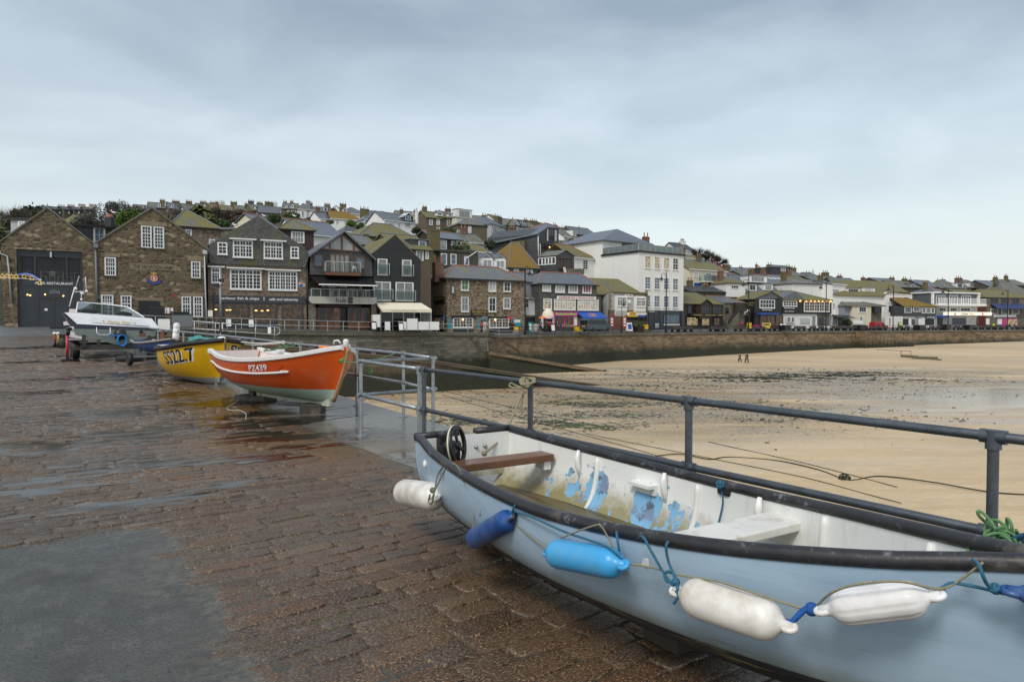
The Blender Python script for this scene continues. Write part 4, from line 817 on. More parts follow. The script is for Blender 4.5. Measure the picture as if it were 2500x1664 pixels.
K=lambda x,y,d:P(*px('K',x,y),d)
rope('tan mooring line tied round the railing and led down into the dinghy',[[K(2040,690,6.1),K(2055,740,6.1),K(2000,870,5.9),K(1950,990,5.75),K(1880,1150,5.6),K(1760,1320,5.45),P(1180,1108,5.3)],[K(2050,690,6.1),K(2062,760,6.1),K(2048,830,6.1),K(2040,910,6.1),K(2045,1000,6.1)],[K(2040,690,6.1),K(1960,690,6.1),K(1905,670,6.15),K(1920,635,6.15),K(1970,660,6.15),K(2050,690,6.1)]]+[[K(2020+i*12,600-i*6,6.12),K(2060+i*20,575,6.2),K(2140+i*14,585,6.15),K(2200-i*16,620+i*8,6.1),K(2120,640+i*9,6.08),K(2040+i*9,650+i*4,6.1),K(2020+i*12,600-i*6,6.12)] for i in range(5)],RM['tan'],.009,knots=((K(2085,640,6.14),.05),(P(1182,1106,5.3),.02)))
rnd=random.Random(5);gp=[]
for k in range(34):
    c=Vector((1.72,2.36,.775))+Vector((rnd.gauss(0,.06),rnd.gauss(0,.06),rnd.gauss(0,.03)));ax=Vector((rnd.gauss(0,1),rnd.gauss(0,1),rnd.gauss(0,1))).normalized();u=ax.orthogonal();w=ax.cross(u);s=.022+rnd.random()*.045
    gp.append([c+(u*cos(a*pi/5)+w*sin(a*pi/5)*.7)*s for a in range(9)])
Z4=lambda x,y,d:P(1900+x*.2551,1000+y*.2551,d)
gp += [[Z4(2150,1180,2.4),Z4(2060,1130,2.45),Z4(1990,1080,2.5),Z4(1920,1010,2.5),Z4(1910,970,2.5),Z4(1950,980,2.5),Z4(2030,1060,2.45),Z4(2100,1170,2.4)],[Z4(2170,1180,2.4),Z4(2190,1110,2.45),Z4(2190,1040,2.45),Z4(2230,1090,2.4),Z4(2240,1180,2.4)]]
rope('bundle of green rope heaped on the gunwale at the right edge beside the railing post',gp,RM['green'],.0058)
rope('dark teal rope crossing the green bundle at the bow',[[Z4(2040,1420,2.2),Z4(2150,1330,2.3),Z4(2300,1300,2.25),Z4(2400,1340,2.15)],[Z4(2190,1280,2.4),Z4(2300,1220,2.35),Z4(2400,1190,2.3)]],RM['blue'],.011)
q=bl.world(bl.pt(.535,1,1));rope('teal twine knotted round the far gunwale with a frayed yellow tail',[[q+Vector((-.05,0,.04)),q+Vector((-.04,-.03,-.06)),q+Vector((-.05,-.03,-.14)),q+Vector((-.07,-.03,-.22))]],RM['blue'],.005,knots=((q+Vector((-.05,-.02,.02)),.03),))
# mooring lines on the sand
SG=lambda x,y:(lambda q:Vector((q.x,q.y,sand_z(q.x,q.y)+.03)))(Gd(x,y,-4.95))
for lab,pts in (('dark weedy mooring rope with a coil lying across the sand',[(1530,1125),(1650,1110),(1730,1122),(1780,1116),(1900,1125),(2000,1148),(2060,1170),(2090,1172),(2150,1165),(2270,1180),(2420,1206),(2560,1214)]),('straight thin mooring line furthest out on the sand',[(1730,1078),(1790,1092),(1950,1128),(2075,1160),(2190,1190)]),('green mooring line nearest the railing on the sand',[(1430,1060),(1620,1098),(1760,1125),(1960,1165),(2110,1205),(2200,1228)]),('thin faint mooring line between the railing posts',[(1080,965),(1200,1000),(1360,1045),(1540,1095),(1690,1140)]),('thin dark line across the sand from the slipway end',[(1060,950),(1160,975),(1300,1005),(1460,1040)])):
    rope(lab,[[SG(*p) for p in pts]],RM['dark'],.028 if 'coil' in lab else .016,'mooring lines on the sand',((SG(2062,1170),.3),) if 'coil' in lab else ())
# ------------------------------------------------------------ orange boat
ob=Boat((-5.63,13.9),(-2.68,11.1),None,[.52,.66,.75,.78,.74,.58,.02],[1.03,.96,.935,.945,.985,1.06,1.20],[.44,.33,.27,.25,.24,.23,.30],[2.0,2.2,2.2,2.0,1.8,1.5,1.2],.42)
def hull_paint(name,top,rough=.3,chips=(.75,.72,.65),low=None):
    t=NT(name);uv=t.co('UV');n=t.noise(t.mp(uv,(1,2.5,1)),1.3,6,.65);c=t.mix(n,mul(top,.8),mul(top,1.15));c=t.mix(t.ramp(t.noise(t.mp(uv,(.5,26,1)),2.2,3,.7),(.55,0),(.75,.25)),c,mul(top,.6))
    c=t.mix(t.ramp(t.vor(t.vadd(uv,t.noise(uv,25,3,out='Color'),.06),5),(.022,1),(.034,0)),c,chips)
    c=t.mix(t.ramp(t.noise(t.mp(uv,(10,.6,1)),1.3,6,.75),(.56,0),(.72,.4)),c,mul(top,.5));c=t.mix(t.ramp(t.noise(uv,.9,6,.7),(.5,0),(.75,.35)),c,[lerp(q,.3,.35) for q in top])
    if low:c=t.mix(t.ramp(t.math('ADD',t.sep(uv)[1],t.math('MULTIPLY',t.math('SUBTRACT',t.noise(uv,4,5),.5),.16)),(low[0],.7),(low[1],0)),c,low[2])
    t.bump(t.noise(uv,4,3),.1,.02);return t.out(c,rough)
om=hull_paint('orange_hull_paint',(.60,.085,.008));og=hull_paint('pale_green_bottom_paint',(.40,.54,.47),.5,(.16,.15,.10),(.2,.42,(.42,.43,.32)));wp=hull_paint('chipped_white_paint',(.76,.75,.73),.45,(.12,.08,.06))
r=ob.root('orange_boat','orange fishing boat with white gunwale and pale green bottom propped on blocks')
ob.shell('hull',om,r,z0=.47,ns=40);ob.shell('bottom',og,r,off=.003,z1=.475,nv=10);ob.shell('interior',plain('pale_pink_boat_inside',(.74,.66,.62),.5),r,off=-.04,dk=.06,flip=True);ob.transom('transom',om,r,.06,.0);q0=[ob.pt(0,v,sd,-.05) for v,sd in ((.4,-1),(1,-1),(1,1),(.4,1))];MB().quad(*[q+Vector((.075,0,0)) for q in q0]).build('transom_lining',plain('pale_pink_boat_inside',(.74,.66,.62),.5),r)
for sd in (-1,1):
    m=MB();g=ob.gun(sd,.005,.006,0,.99,40);vs=[]
    for q in g:vs += [q+Vector((0,sd*.028,-.045)),q+Vector((0,sd*.028,.03)),q+Vector((0,-sd*.06,.03)),q+Vector((0,-sd*.06,-.045))]
    fs=[(4*i+a,4*i+(a+1) % 4,4*i+4+(a+1) % 4,4*i+4+a) for i in range(40) for a in range(4)]+[(0,1,2,3),(163,162,161,160)]
    m.add(vs,fs);m.build('gunwale',wp,r,bevel=.012)
m=MB();pts=[ob.pt(t,ob.vz(t,ob.kn(ob.g,t)-lerp(.20,.275,t)),-1,.012) for t in [i/30*.80 for i in range(31)]];m.tube(pts,.022,6);m.build('rubbing_strake',wp,r,True)
m=ob.hulltext('PZ439',.54,.68,.205,.095,-1,.016,.02);m.build('registration_lettering',MT['whitep'],r,uv=False)
m=MB();n=16;vs=[]
for i in range(n+1):
    t=lerp(.50,.78,i/n);h=.072*(1-abs(2*i/n-1) ** 6)+.006;zc=ob.kn(ob.g,t)-.15
    vs += [ob.pt(t,ob.vz(t,zc-h),-1,.010),ob.pt(t,ob.vz(t,zc+h),-1,.010)]
m.add(vs,[(2*i,2*i+2,2*i+3,2*i+1) for i in range(n)]);m.build('name_board',hull_paint('glossy_orange_board',(.58,.07,.006),.22),r)
m=ob.hulltext('PZ439',.005,.11,.28,.10,-1,.008,.02);m.build('registration_lettering',plain('faded_pink_lettering',(.6,.35,.25),.5),r,uv=False)
m=MB();m.tube([ob.pt(1,lerp(0,1.0,j/12),1)+Vector((.0,0,-.02)) for j in range(13)],.035,8);m.build('stem',plain('bare_stem_wood',(.42,.22,.11),.5,var=.3),r,True)
m=MB();q=ob.pt(1,1,1);m.lathe([(.045,-.02),(.04,.05),(.05,.09),(.03,.12),(.001,.125)],12,q+Vector((-.07,0,0)));m.build('stem_head',wp,r,True)
m=MB();m.tube([q+Vector((-.34,-.06,.03)),q+Vector((-.32,-.06,.09)),q+Vector((-.26,-.03,.10)),q+Vector((-.22,0,.05))],.016,6);m.build('fairlead',wp,r,True)
m=MB();m.box(.35,3.55,-.02,.02,.18,.30);m.prism([(.55,.28),(.75,.10),(1.05,.10),(1.15,.26)],lambda u,v,t:Vector((u,t,v)),-.035,.035);m.build('keel',og,r)
for x,w in ((.9,.3),(2.0,.22),(3.0,.3)):
    m=ob.thwart(x,w,.80,.04,.05);m.build('thwart',plain('pale_pink_boat_inside',(.74,.66,.62),.5),r)
m=MB();m.box(1.72,1.80,.0,.10,.75,1.02);m.build('thole_post',wp,r,bevel=.015);m=MB();m.box(1.7,1.82,-.02,.12,1.02,1.09);m.build('post_cap',wp,r,bevel=.02)
m=MB();m.cbox((3.30,.05,1.17),.26,.1,.05);m.build('orange_float',plain('orange_float',(.8,.2,.02),.5),r,bevel=.02)
def block(label,x,y,sx,sy,sz,mat,rz,z=0,name='block',cat='block'):
    o=tag(MB().box(-sx/2,sx/2,-sy/2,sy/2,0,sz).build(name,mat,bevel=.012),label,cat);o.location=(x,y,z);o.rotation_euler=(0,0,rz);return o
tim=plain('wet_black_timber',(.035,.028,.022),.6,scale=3,var=.4,stain=(.22,.2,.14));q=Gd(760,1012,.02)
block('black timber block with a pale scar under the bow of the orange boat',q.x,q.y+.12,.36,.26,.19,tim,-.05,.01,'timber_block')
q=ob.world(Vector((.85,0,0)));block('low stack of timber under the stern of the orange boat',q.x,q.y,.75,.34,.12,tim,ob.yaw+.4,.06,'timber_block');block('short upright timber between stack and skeg of the orange boat',q.x,q.y,.2,.2,.16,tim,ob.yaw,.175,'timber_block')
q=ob.world(Vector((.5,.25,0)));block('dark tilted timber block behind the stern support of the orange boat',q.x,q.y,.3,.3,.26,tim,ob.yaw+.2,.05,'timber_block');q=ob.world(Vector((1.9,.3,0)));block('long flat grey plank lying under the middle of the orange boat',q.x,q.y,.75,.2,.06,plain('grey_plank',(.2,.2,.19),.5),ob.yaw+.5,.04,'plank','plank')
q=lambda x,y:(lambda p:Vector((p.x,p.y,gz(p.x,p.y)+.012)))(Gd(x,y,.05))
rope('thin pale cord trailing on the wet setts from under the orange boat',[[q(*px('O',a,b)) for a,b in ((985,860),(930,900),(850,945),(880,965),(960,965),(1030,985),(1050,1010),(1045,1050))]],rope_mat('pale_cord',(.5,.48,.42)),.007)
OP=lambda x,y,d:P(*px('O',x,y),d)
rope('green rope from the orange boat tied over to the galvanised railing',[[OP(1240,325,13.1),OP(1330,325,13.3),OP(1450,280,13.6),OP(1560,252,14.0)],[OP(1250,330,13.1),OP(1400,318,13.4),OP(1520,285,13.7),OP(1590,262,14.0)],[OP(1245,300,13.1),OP(1275,325,13.1),OP(1240,335,13.1)]],RM['green'],.012)
rope('green painter from the orange boat stem ring to the gate railing',[[OP(2060,450,10.9),OP(2120,455,10.5),OP(2240,458,9.8)],[OP(2060,440,10.9),OP(2110,390,11.0),OP(2140,320,11.1)],[K(150,400,9.6),K(240,415,9.8),K(400,360,10.2),K(600,290,10.6)],[K(200,440,9.6),K(280,450,9.7),K(320,490,9.7),K(300,525,9.7),K(275,490,9.7),K(270,440,9.7)]],RM['green'],.010,knots=((OP(2065,440,10.9),.04),))
# ------------------------------------------------------------ yellow boat
yb=Boat((-8.85,18.0),(-6.58,15.68),None,[.42,.66,.80,.84,.78,.58,.02],[.965,.95,.955,.985,1.04,1.11,1.19],[.34,.24,.18,.14,.12,.11,.2],[2.2,2.3,2.3,2.1,1.9,1.6,1.25],.40,0)
ym=hull_paint('yellow_hull_paint',(.68,.40,.006),.28,(.8,.7,.4));yg=hull_paint('grey_bottom_paint',(.32,.33,.34),.5,(.2,.2,.2))
r=yb.root('yellow_boat','yellow fishing boat with black hose gunwale and big black registration letters')
yb.shell('hull',ym,r,z0=.30,ns=40);yb.shell('bottom',yg,r,off=.003,z1=.305,nv=8);yb.shell('interior',plain('white_boat_inside',(.72,.74,.76),.45),r,off=-.04,dk=.06,flip=True);yb.transom('transom',ym,r,.06)
for sd in (-1,1):
    m=MB();m.tube([q+Vector((0,0,.0)) for q in yb.gun(sd,0,.01,.05,.995,40)],.055,10);m.build('gunwale_hose',MT['rubber'],r,True)
    m=MB();m.tube(yb.gun(sd,.0,.01,-.0,.06,4),.06,10);m.build('corner_padding',plain('silver_padding',(.45,.47,.5),.45,var=.3,scale=12),r,True)
m=MB();m.tube([yb.pt(0,1,-1),yb.pt(0,1,1)],.055,10);m.build('transom_padding',plain('silver_padding',(.45,.47,.5),.45,var=.3,scale=12),r,True)
for off,mt,dt,dz in ((.008,'frame',.012,.025),(.013,'black',0,0)):
    m=yb.hulltext('SS22.7',.52+dt,.86+dt,.40+dz,.09+dz,-1,off,.012,-.05);m.build('registration_lettering',MT[mt],r,uv=False)
    m=yb.hulltext('SS22.7',.92+dt,.55+dt,.40+dz,.09+dz,1,off,.012,-.05);m.build('registration_lettering',MT[mt],r,uv=False)
m=MB();m.box(.3,2.7,-.02,.02,.06,.2);m.build('keel',yg,r)
for x in (.8,1.8):m=yb.thwart(x,.3,.7,.04,.05);m.build('thwart',plain('white_boat_inside',(.72,.74,.76),.45),r)
q=lambda x,y,d:P(*px('O',x,y),d)
m=MB();c=q(590,208,17.3);rnd=random.Random(9);runs=[]
for k in range(9):
    a=Vector((rnd.uniform(-.36,-.15),rnd.uniform(-.15,.15),rnd.uniform(-.06,.05)));b=Vector((rnd.uniform(.12,.42),rnd.uniform(-.15,.15),rnd.uniform(-.1,.02)));runs.append([c+a,c+a*.3+Vector((0,0,rnd.uniform(.0,.09))),c+b*.4+Vector((0,0,rnd.uniform(-.03,.05))),c+b])
rope('aqua net rope piled over the far gunwale of the yellow boat',runs,RM['aqua'],.012)
m=MB();c=q(790,203,16.4);m.ball(c,.085,12,1.3,1,.7);tag(m.build('mooring_buoy',MT['whitep'],None,True),'white buoy resting in the bow of the yellow boat','buoy')
a,b,c,d=q(860,180,18.2),q(985,190,18.2),q(985,235,18.2),q(865,235,18.2);s=thing('warning_sign','white sign with red border fixed on the pier railing behind the yellow boat','sign',a);a0=a.copy()
m=MB();n=Vector((0,.03,0));m.add([p-a0 for p in (a,b,c,d)]+[p-a0+n for p in (a,b,c,d)],[(3,2,1,0),(4,5,6,7),(0,1,5,4),(1,2,6,5),(2,3,7,6),(3,0,4,7)]);m.build('board',MT['whitep'],s)
m=MB();e=Vector((0,-.012,0));w=(b-a);h=(d-a);m.bar(w*.04+h*.14+e,w*.96+h*.14+e,.04,.01);m.bar(w*.04+h*.5+e,w*.7+h*.5+e,.05,.01);m.build('red_lines',MT['red'],s)
rope('two white ropes stretched from a ring on the pier railing behind the orange boat',[[OP(1450,240,14.6),OP(1200,252,15.2),OP(1000,238,15.8)],[OP(1450,248,14.6),OP(1200,268,15.2),OP(1040,262,15.8)],[OP(1440,230,14.6),OP(1460,235,14.6),OP(1455,258,14.6),OP(1438,250,14.6),OP(1440,230,14.6)]],rope_mat('white_rope',(.66,.65,.6)),.016)
# ------------------------------------------------------------ speedboat on its trailer
kx=.0024850
q=P(*px('T',1030,0),24.4);RZ=.6435;zt=gz(q.x,q.y)
def TL(x,y,yy=0):return Vector(((x-1030)*kx,yy,(1030-y)*kx))
r=thing('speedboat','white speedboat seen from its stern, tipped on a trailer with gold lettering','boat',(q.x,q.y,zt),RZ)
def loft(secs,mat,name,caps=True,close=True,sm=False):
    m=MB();n=len(secs[0]);vs=[v for s in secs for v in s];rng_=range(n) if close else range(n-1)
    fs=[(i*n+a,i*n+(a+1) % n,(i+1)*n+(a+1) % n,(i+1)*n+a) for i in range(len(secs)-1) for a in rng_]
    if caps:fs += [tuple(range(n-1,-1,-1)),tuple(range((len(secs)-1)*n,len(secs)*n))]
    m.add(vs,fs);return m.build(name,mat,r,sm)
def taper(poly,ys,cx=.12,z0=.45):
    out=[]
    for y in ys:
        k=1-(y/6.2) ** 2.4*.97;out.append([Vector(((v.x-cx)*k+cx,y,v.z+(y/6) ** 2*(.35 if v.z <.9 else .12))) for v in poly])
    return out
ys=[0,1,2,3,4,5,5.6,6.0]
low=[TL(565,600),TL(590,700),TL(820,750),TL(1110,852),TL(1440,755),TL(1560,720),TL(1588,640)]
loft(taper(low,ys),plain('grey_green_hull',(.19,.23,.21),.45,scale=1.5),'hull')
band=[TL(470,500,-.02),TL(560,560,-.05),TL(600,598,-.08),TL(1450,640,-.08),TL(1620,645,-.06),TL(1632,598,-.08),TL(590,535,-.08),TL(430,380,-.02)]
loft(taper([v+Vector((0,.08,0)) for v in [TL(425,385),TL(585,535),TL(1630,600),TL(1625,640),TL(600,600),TL(540,590)]],ys),plain('dark_blue_grey_hull_band',(.035,.04,.06),.3),'side_band')
deck=[TL(450,375),TL(590,535),TL(1630,600),TL(1540,455),TL(600,372)]
o=taper([v+Vector((0,-.06,0)) for v in deck],ys);o[0]=[v+Vector((0,0 if i in (1,2) else .22,0)) for i,v in enumerate(o[0])];loft(o,plain('white_gelcoat',(.74,.75,.76),.22,var=.06),'deck')
tl=lambda x,y,yy:TL(x,y,yy)
def onp(x,y):f=(y-400)/170;return TL(x,y,.18-.19*f)
m=MB();m.add([onp(780,430),onp(1420,470),onp(1500,565),onp(770,515)],[(0,1,2,3)]);m.xf(Matrix.Translation((0,-.02,0)));m.build('stern_panel',plain('cool_white_gelcoat',(.70,.72,.75),.25,var=.05),r)
def tmp(u,v):
    x=lerp(950,1255,u)+v*22;y=lerp(527,482,v)+u*16;return onp(x,y)+Vector((0,-.045,0))
m=MB();m.text('Flying Tiger',tmp,0,0,1,1,.01);m.build('boat_name',plain('gold_boat_lettering',(.62,.47,.12),.35),r,uv=False)
for cx,cy in ((910,492),(1300,520)):
    m=MB();m.add([onp(cx,cy)+Vector((0,-.045,0))]+[onp(cx+(17 if k % 2 == 0 else 7)*cos(k*pi/5),cy+(17 if k % 2 == 0 else 7)*sin(k*pi/5))+Vector((0,-.045,0)) for k in range(10)],[(0,k+1,(k+1) % 10+1) for k in range(10)]);m.build('gold_star',MT['gold'],r,uv=False)
wy=1.7
def W_(x,y,yy):return TL(x,y,yy)
m=MB();bp=[W_(600,372,.5),W_(650,218,1.5),W_(840,222,1.9),W_(1100,245,1.9),W_(1290,275,1.5),W_(1450,435,.4)];m.tube(bp,.022,8);m.build('windscreen_frame',MT['whitep'],r,True)
m=MB();base=[W_(600,385,.5),W_(850,385,2.2),W_(1100,400,2.2),W_(1450,438,.4)]
m.add(bp+[W_(1100,405,2.0),W_(840,390,2.0)],[(0,1,2,7),(7,2,3,6),(6,3,4,5)]);m.build('windscreen',MT['smoke'],r)
for x in (850,1060):m=MB();m.tube([W_(x,228 if x <900 else 243,1.9),W_(x,395,2.0)],.012,6);m.build('windscreen_strut',MT['galv'],r,True)
for x0,x1,y in ((615,860,350),(1075,1300,385)):m=MB();a,b=W_(x0,y,.55),W_(x1,y+15,.55);m.tube([a,a.lerp(b,.3)+Vector((0,0,.03)),a.lerp(b,.7)+Vector((0,0,.02)),b],[.05,.075,.075,.05],10);m.build('seat_back',MT['rubber'],r,True)
m=MB();m.tube([W_(820,585,-.1),W_(820,660,-.16),W_(850,688,-.18),W_(950,690,-.18),W_(985,670,-.16),W_(988,590,-.1)],.014,7);m.build('boarding_ladder',MT['whitep'],r,True)
m=MB();m.lathe([(.02,0),(.16,.05),(.19,.18),(.17,.32),(.1,.38),(.02,.38)],14,W_(1110,770,-.1));m.ball(W_(1125,640,-.14),.12,12,1.2,.8,.8);m.build('outdrive',plain('outdrive_black',(.02,.02,.022),.35),r,True)
m=MB();m.lathe([(.01,0),(.06,0),(.06,.03),(.01,.03)],12,W_(1385,655,-.02),(0,-1,0));m.build('exhaust',MT['rubber'],r)
m=MB();m.tube([W_(530,285,1.0),W_(600,10,1.0)],.018,7);m.build('antenna_mast',MT['whitep'],r,True)
m=MB();m.tube([W_(600,75,1.0),W_(680,65,1.0),W_(745,70,1.0)],.016,6);m.ball(W_(610,25,1.0),.06,8);m.ball(W_(745,60,1.0),.05,8);m.ball(W_(690,92,1.0),.07,8,1,1,.6);m.tube([W_(680,70,1.0),W_(680,190,1.0)],.012,6);m.ball(W_(680,180,1.0),.045,8);m.tube([W_(742,60,1.0),W_(735,-150,1.0)],.012,5);m.tube([W_(610,10,1.0),W_(660,-160,1.0)],.008,5);m.build('aerials',MT['whitep'],r,True)
sp_root=r
c=W_(1120,770,-.34);runs=[]
for k in range(12):runs.append([c+Vector(((.15+.012*sin(k*2))*cos(a*pi/6+k)*.92,.012*(k-6),(.185+.012*cos(k))*sin(a*pi/6+k))) for a in range(13)])
runs.append([c+Vector((0,0,.16)),W_(1040,700,-.25),W_(975,680,-.2),W_(970,745,-.2)])
mw=Matrix.Translation((q.x,q.y,zt)) @ Matrix.Rotation(RZ,4,'Z')
rope('coil of bright blue rope hanging on the outdrive of the speedboat',[[mw @ p for p in rr] for rr in runs],plain('bright_blue_rope_coil',(.01,.20,.62),.6),.016)
def wheel(m_tyre,m_rim,c,R,w,ax):
    ax=Vector(ax).normalized();b=Vector(c)-ax*w/2;m_tyre.lathe([(R*.58,0),(R*.9,0),(R,w*.25),(R,w*.75),(R*.9,w),(R*.58,w)],20,b,ax);m_rim.lathe([(.01,w*.2),(R*.57,w*.12),(R*.6,w*.5),(R*.57,w*.88),(.01,w*.8)],16,b,ax)
r=thing('boat_trailer','dark galvanised trailer under the white speedboat','trailer',(q.x,q.y,zt),RZ)
m=MB();f=plain('rusty_trailer_frame',(.055,.05,.045),.6,var=.4)
for x in (-.9,1.0):m.box(x-.05,x+.05,-.2,5.5,.42,.52)
for yy in (0,1.6,3.2):m.box(-1.0,1.1,yy-.05,yy+.05,.40,.50)
for x,z in ((-.9,.85),(-.45,.68),(.7,.62),(1.15,.8)):m.box(x-.05,x+.05,-.05,.1,.45,z)
m.box(-1.3,1.4,-.12,-.04,.32,.42);m.build('frame',f,r)
for x in (-1.12,1.35):
    for yy in (.35,1.15):
        a,b=MB(),MB();wheel(a,b,(x,yy,.32),.32,.22,(1,0,0));o=a.build('tyre',MT['rubber'],r,'edge');b.build('rim',MT['galv'],o,True)
m=MB();m.box(-1.28,-.96,.0,1.5,.66,.69);m.build('mudguard',plain('pale_mudguard',(.3,.31,.3),.5),r)
r=thing('hydraulic_jack','red painted trailer jack standing left of the speedboat wheels','jack',(q.x,q.y,zt),RZ)
m=MB();m.tube([TL(460,1000,-.4),TL(460,690,-.4)],.045,8);m.build('red_post',MT['red'],r,True);m=MB();m.tube([TL(470,690,-.4),TL(480,590,-.4)],.06,8);m.ball(TL(485,600,-.4),.09,8,1.4,1,.8);m.build('head',MT['black'],r,True);m=MB();m.box(TL(500,0).x-.03,TL(500,0).x+.1,-.45,-.35,TL(0,605).z,TL(0,570).z);m.build('white_cap',MT['whitep'],r)
m=MB();m.lathe([(.2,0),(.2,.03),(.05,.06),(.05,.12)],12,TL(460,1030,-.4));m.bar(TL(330,975,-.4),TL(460,965,-.4),.1,.04);m.build('base',MT['black'],r)
# white boat with red panel behind it
q2=P(*px('T',370,0),31);z2=gz(q2.x,q2.y);k2=.16978*31/F
def T2(x,y,yy=0):return Vector(((x-370)*k2,yy,(840-y)*k2))
r=thing('motorboat','white motorboat with a red side panel half hidden behind the speedboat','boat',(q2.x,q2.y,z2),.5)
ysec=[0,2,4,5.2];o=[]
for y in ysec:
    k=1-(y/5.4) ** 2*.9;o.append([Vector((v.x*k,y,v.z)) for v in (T2(320,470),T2(330,560),T2(400,690),T2(560,720),T2(600,560),T2(600,470))])
loft(o,plain('white_gelcoat',(.74,.75,.76),.22,var=.06),'hull');m=MB();m.add([T2(395,285,-.02),T2(600,290,-.02),T2(600,490,-.02),T2(395,490,-.02),T2(395,285,.12),T2(600,290,.12),T2(600,490,.12),T2(395,490,.12)],[(3,2,1,0),(4,5,6,7),(0,1,5,4),(1,2,6,5),(3,0,4,7)]);m.build('stern_board',MT['whitep'],r)
m=MB();m.add([T2(395,310,.02),T2(395,470,-.03),T2(325,490,.6),T2(340,450,.9)],[(0,1,2,3)]);m.add([T2(395,285,.03),T2(395,310,.02),T2(340,450,.9),T2(350,400,.95)],[(0,1,2,3)]);m.build('side_flag',plain('red_panel',(.6,.03,.06),.4),r)
m=MB();m.box(T2(330,0).x,T2(600,0).x,-.1,.0,T2(0,560).z,T2(0,520).z);m.build('black_rubbing_band',MT['rubber'],r)
r=thing('boat_trailer','trailer with a fat black wheel under the white and red motorboat','trailer',(q2.x,q2.y,z2),.5)
a,b=MB(),MB();wheel(a,b,T2(330,790,-.2) ,.42,.32,(1,0,0));a.xf(Matrix.Translation((0,0,-.0)));o=a.build('tyre',MT['rubber'],r,'edge');b.build('rim',MT['galv'],o,True);m=MB();m.box(T2(280,0).x,T2(620,0).x,-.3,-.18,T2(0,760).z,T2(0,735).z);m.box(T2(400,0).x,T2(420,0).x,-.3,3,T2(0,760).z,T2(0,735).z);m.build('frame',MT['black'],r);m=MB();m.box(T2(285,0).x,T2(355,0).x,-.5,.3,T2(0,700).z,T2(0,650).z);m.build('mudguard',MT['rubber'],r)
for x,mt,lb in ((190,'red','red jockey wheel post standing on the setts left of the boats'),(240,'yellow','yellow jockey wheel post standing on the setts left of the boats')):
    g=P(*px('T',x,0),31.5);zg=gz(g.x,g.y);r=thing('jockey_wheel',lb,'jockey wheel',(g.x,g.y,zg));h=.62;m=MB();m.tube([(0,0,.15),(-.02,0,h)],.035,8);m.build('post',MT[mt],r,True);a,b=MB(),MB();wheel(a,b,(0,-.02,.1),.1,.08,(1,0,0));a.build('wheel',MT['rubber'],r);m=MB();m.ball((-.02,0,h),.08,8,1.2,1,.9);m.build('clamp',MT['whitep'],r,True)
# blue tender
bt=Boat((-16.4,24.9),(-12.2,21.6),3.4,[.5,.6,.66,.66,.58,.4,.02],[.98,.93,.92,.93,.96,1.0,1.06],[.55,.5,.48,.46,.46,.46,.52],[2.2]*4+[2,1.8,1.5],.2)
g=P(*px('T',1440,0),22.2);g2=P(*px('T',2000,0),19.6);bt.S=Vector((g.x,g.y));bt.yaw=atan2(g2.y-g.y,g2.x-g.x);bt.L=(g2-g).xy.length*1.25;bt.lift=gz(g.x,g.y)
bt.b=[q*.62 for q in bt.b];bt.g=[q-.22 for q in bt.g];bt.k=[q-.08 for q in bt.k];bt.L=min(bt.L,2.9)
r=bt.root('blue_tender','small dark blue dinghy with rope fendering on a launching trolley between speedboat and yellow boat')
bt.shell('hull',hull_paint('dark_blue_hull_paint',(.025,.06,.20),.4,(.3,.35,.45)),r);bt.shell('interior',plain('white_boat_inside',(.72,.74,.76),.45),r,off=-.03,dk=.05,flip=True);bt.transom('transom',hull_paint('dark_blue_hull_paint2',(.025,.06,.20),.4,(.3,.35,.45)),r)
for sd in (-1,1):m=MB();m.tube(bt.gun(sd,0,.02),.035,8);m.build('rope_fender',rope_mat('grey_rope_fender',(.3,.28,.24)),r,True)
m=MB();m.cbox((.05,0,.92),.05,.2,.12);m.build('transom_pad',MT['brownwood'],r)
r=thing('launching_trolley','small two-wheeled trolley with red hubs under the dark blue tender','trolley',(g.x,g.y,bt.lift),bt.yaw)
m=MB();m.box(.3,3.2,-.05,.05,.36,.42);m.box(.9,1.0,-.6,.6,.24,.30);m.bar((.95,-.35,.28),(.3,-.1,.48),.05);m.bar((.95,.35,.28),(.3,.1,.48),.05);m.build('frame',MT['galv'],r)
for y in (-.62,.62):a,b=MB(),MB();wheel(a,b,(.95,y,.2),.2,.12,(0,1,0));o=a.build('tyre',MT['rubber'],r,'edge');b.build('hub',MT['red'],o,True)
g=P(*px('T',1260,0),23);m=MB();wheel(m,MB(),(0,0,.12),.42,.2,(0,0,1));o=tag(m.build('tyre',MT['rubber'],None,'edge'),'loose black tyre lying flat on the wet setts behind the tender trolley','tyre');o.location=(g.x,g.y,gz(g.x,g.y)-.02)
g=P(*px('T',1740,0),21.2);m=MB();z=P(*px('T',1740,720),21.2).z;tag(m.cbox((g.x,g.y,z),.1,.08,.4).build('timber_post',MT['brownwood']),'short brown timber upright standing in the blue tender','post')
g=P(*px('T',1945,640),22);r=thing('white_fender','white ribbed cylinder float lashed to the pier railing above the blue tender','fender',g);m=MB();m.lathe([(.02,-.28),(.085,-.26),(.1,-.2),(.1,-.08),(.09,-.06),(.1,-.04),(.1,.08),(.09,.1),(.1,.12),(.1,.2),(.085,.26),(.02,.28)],14,axis=(.1,0,1));m.build('float',MT['whitep'],r,'edge')
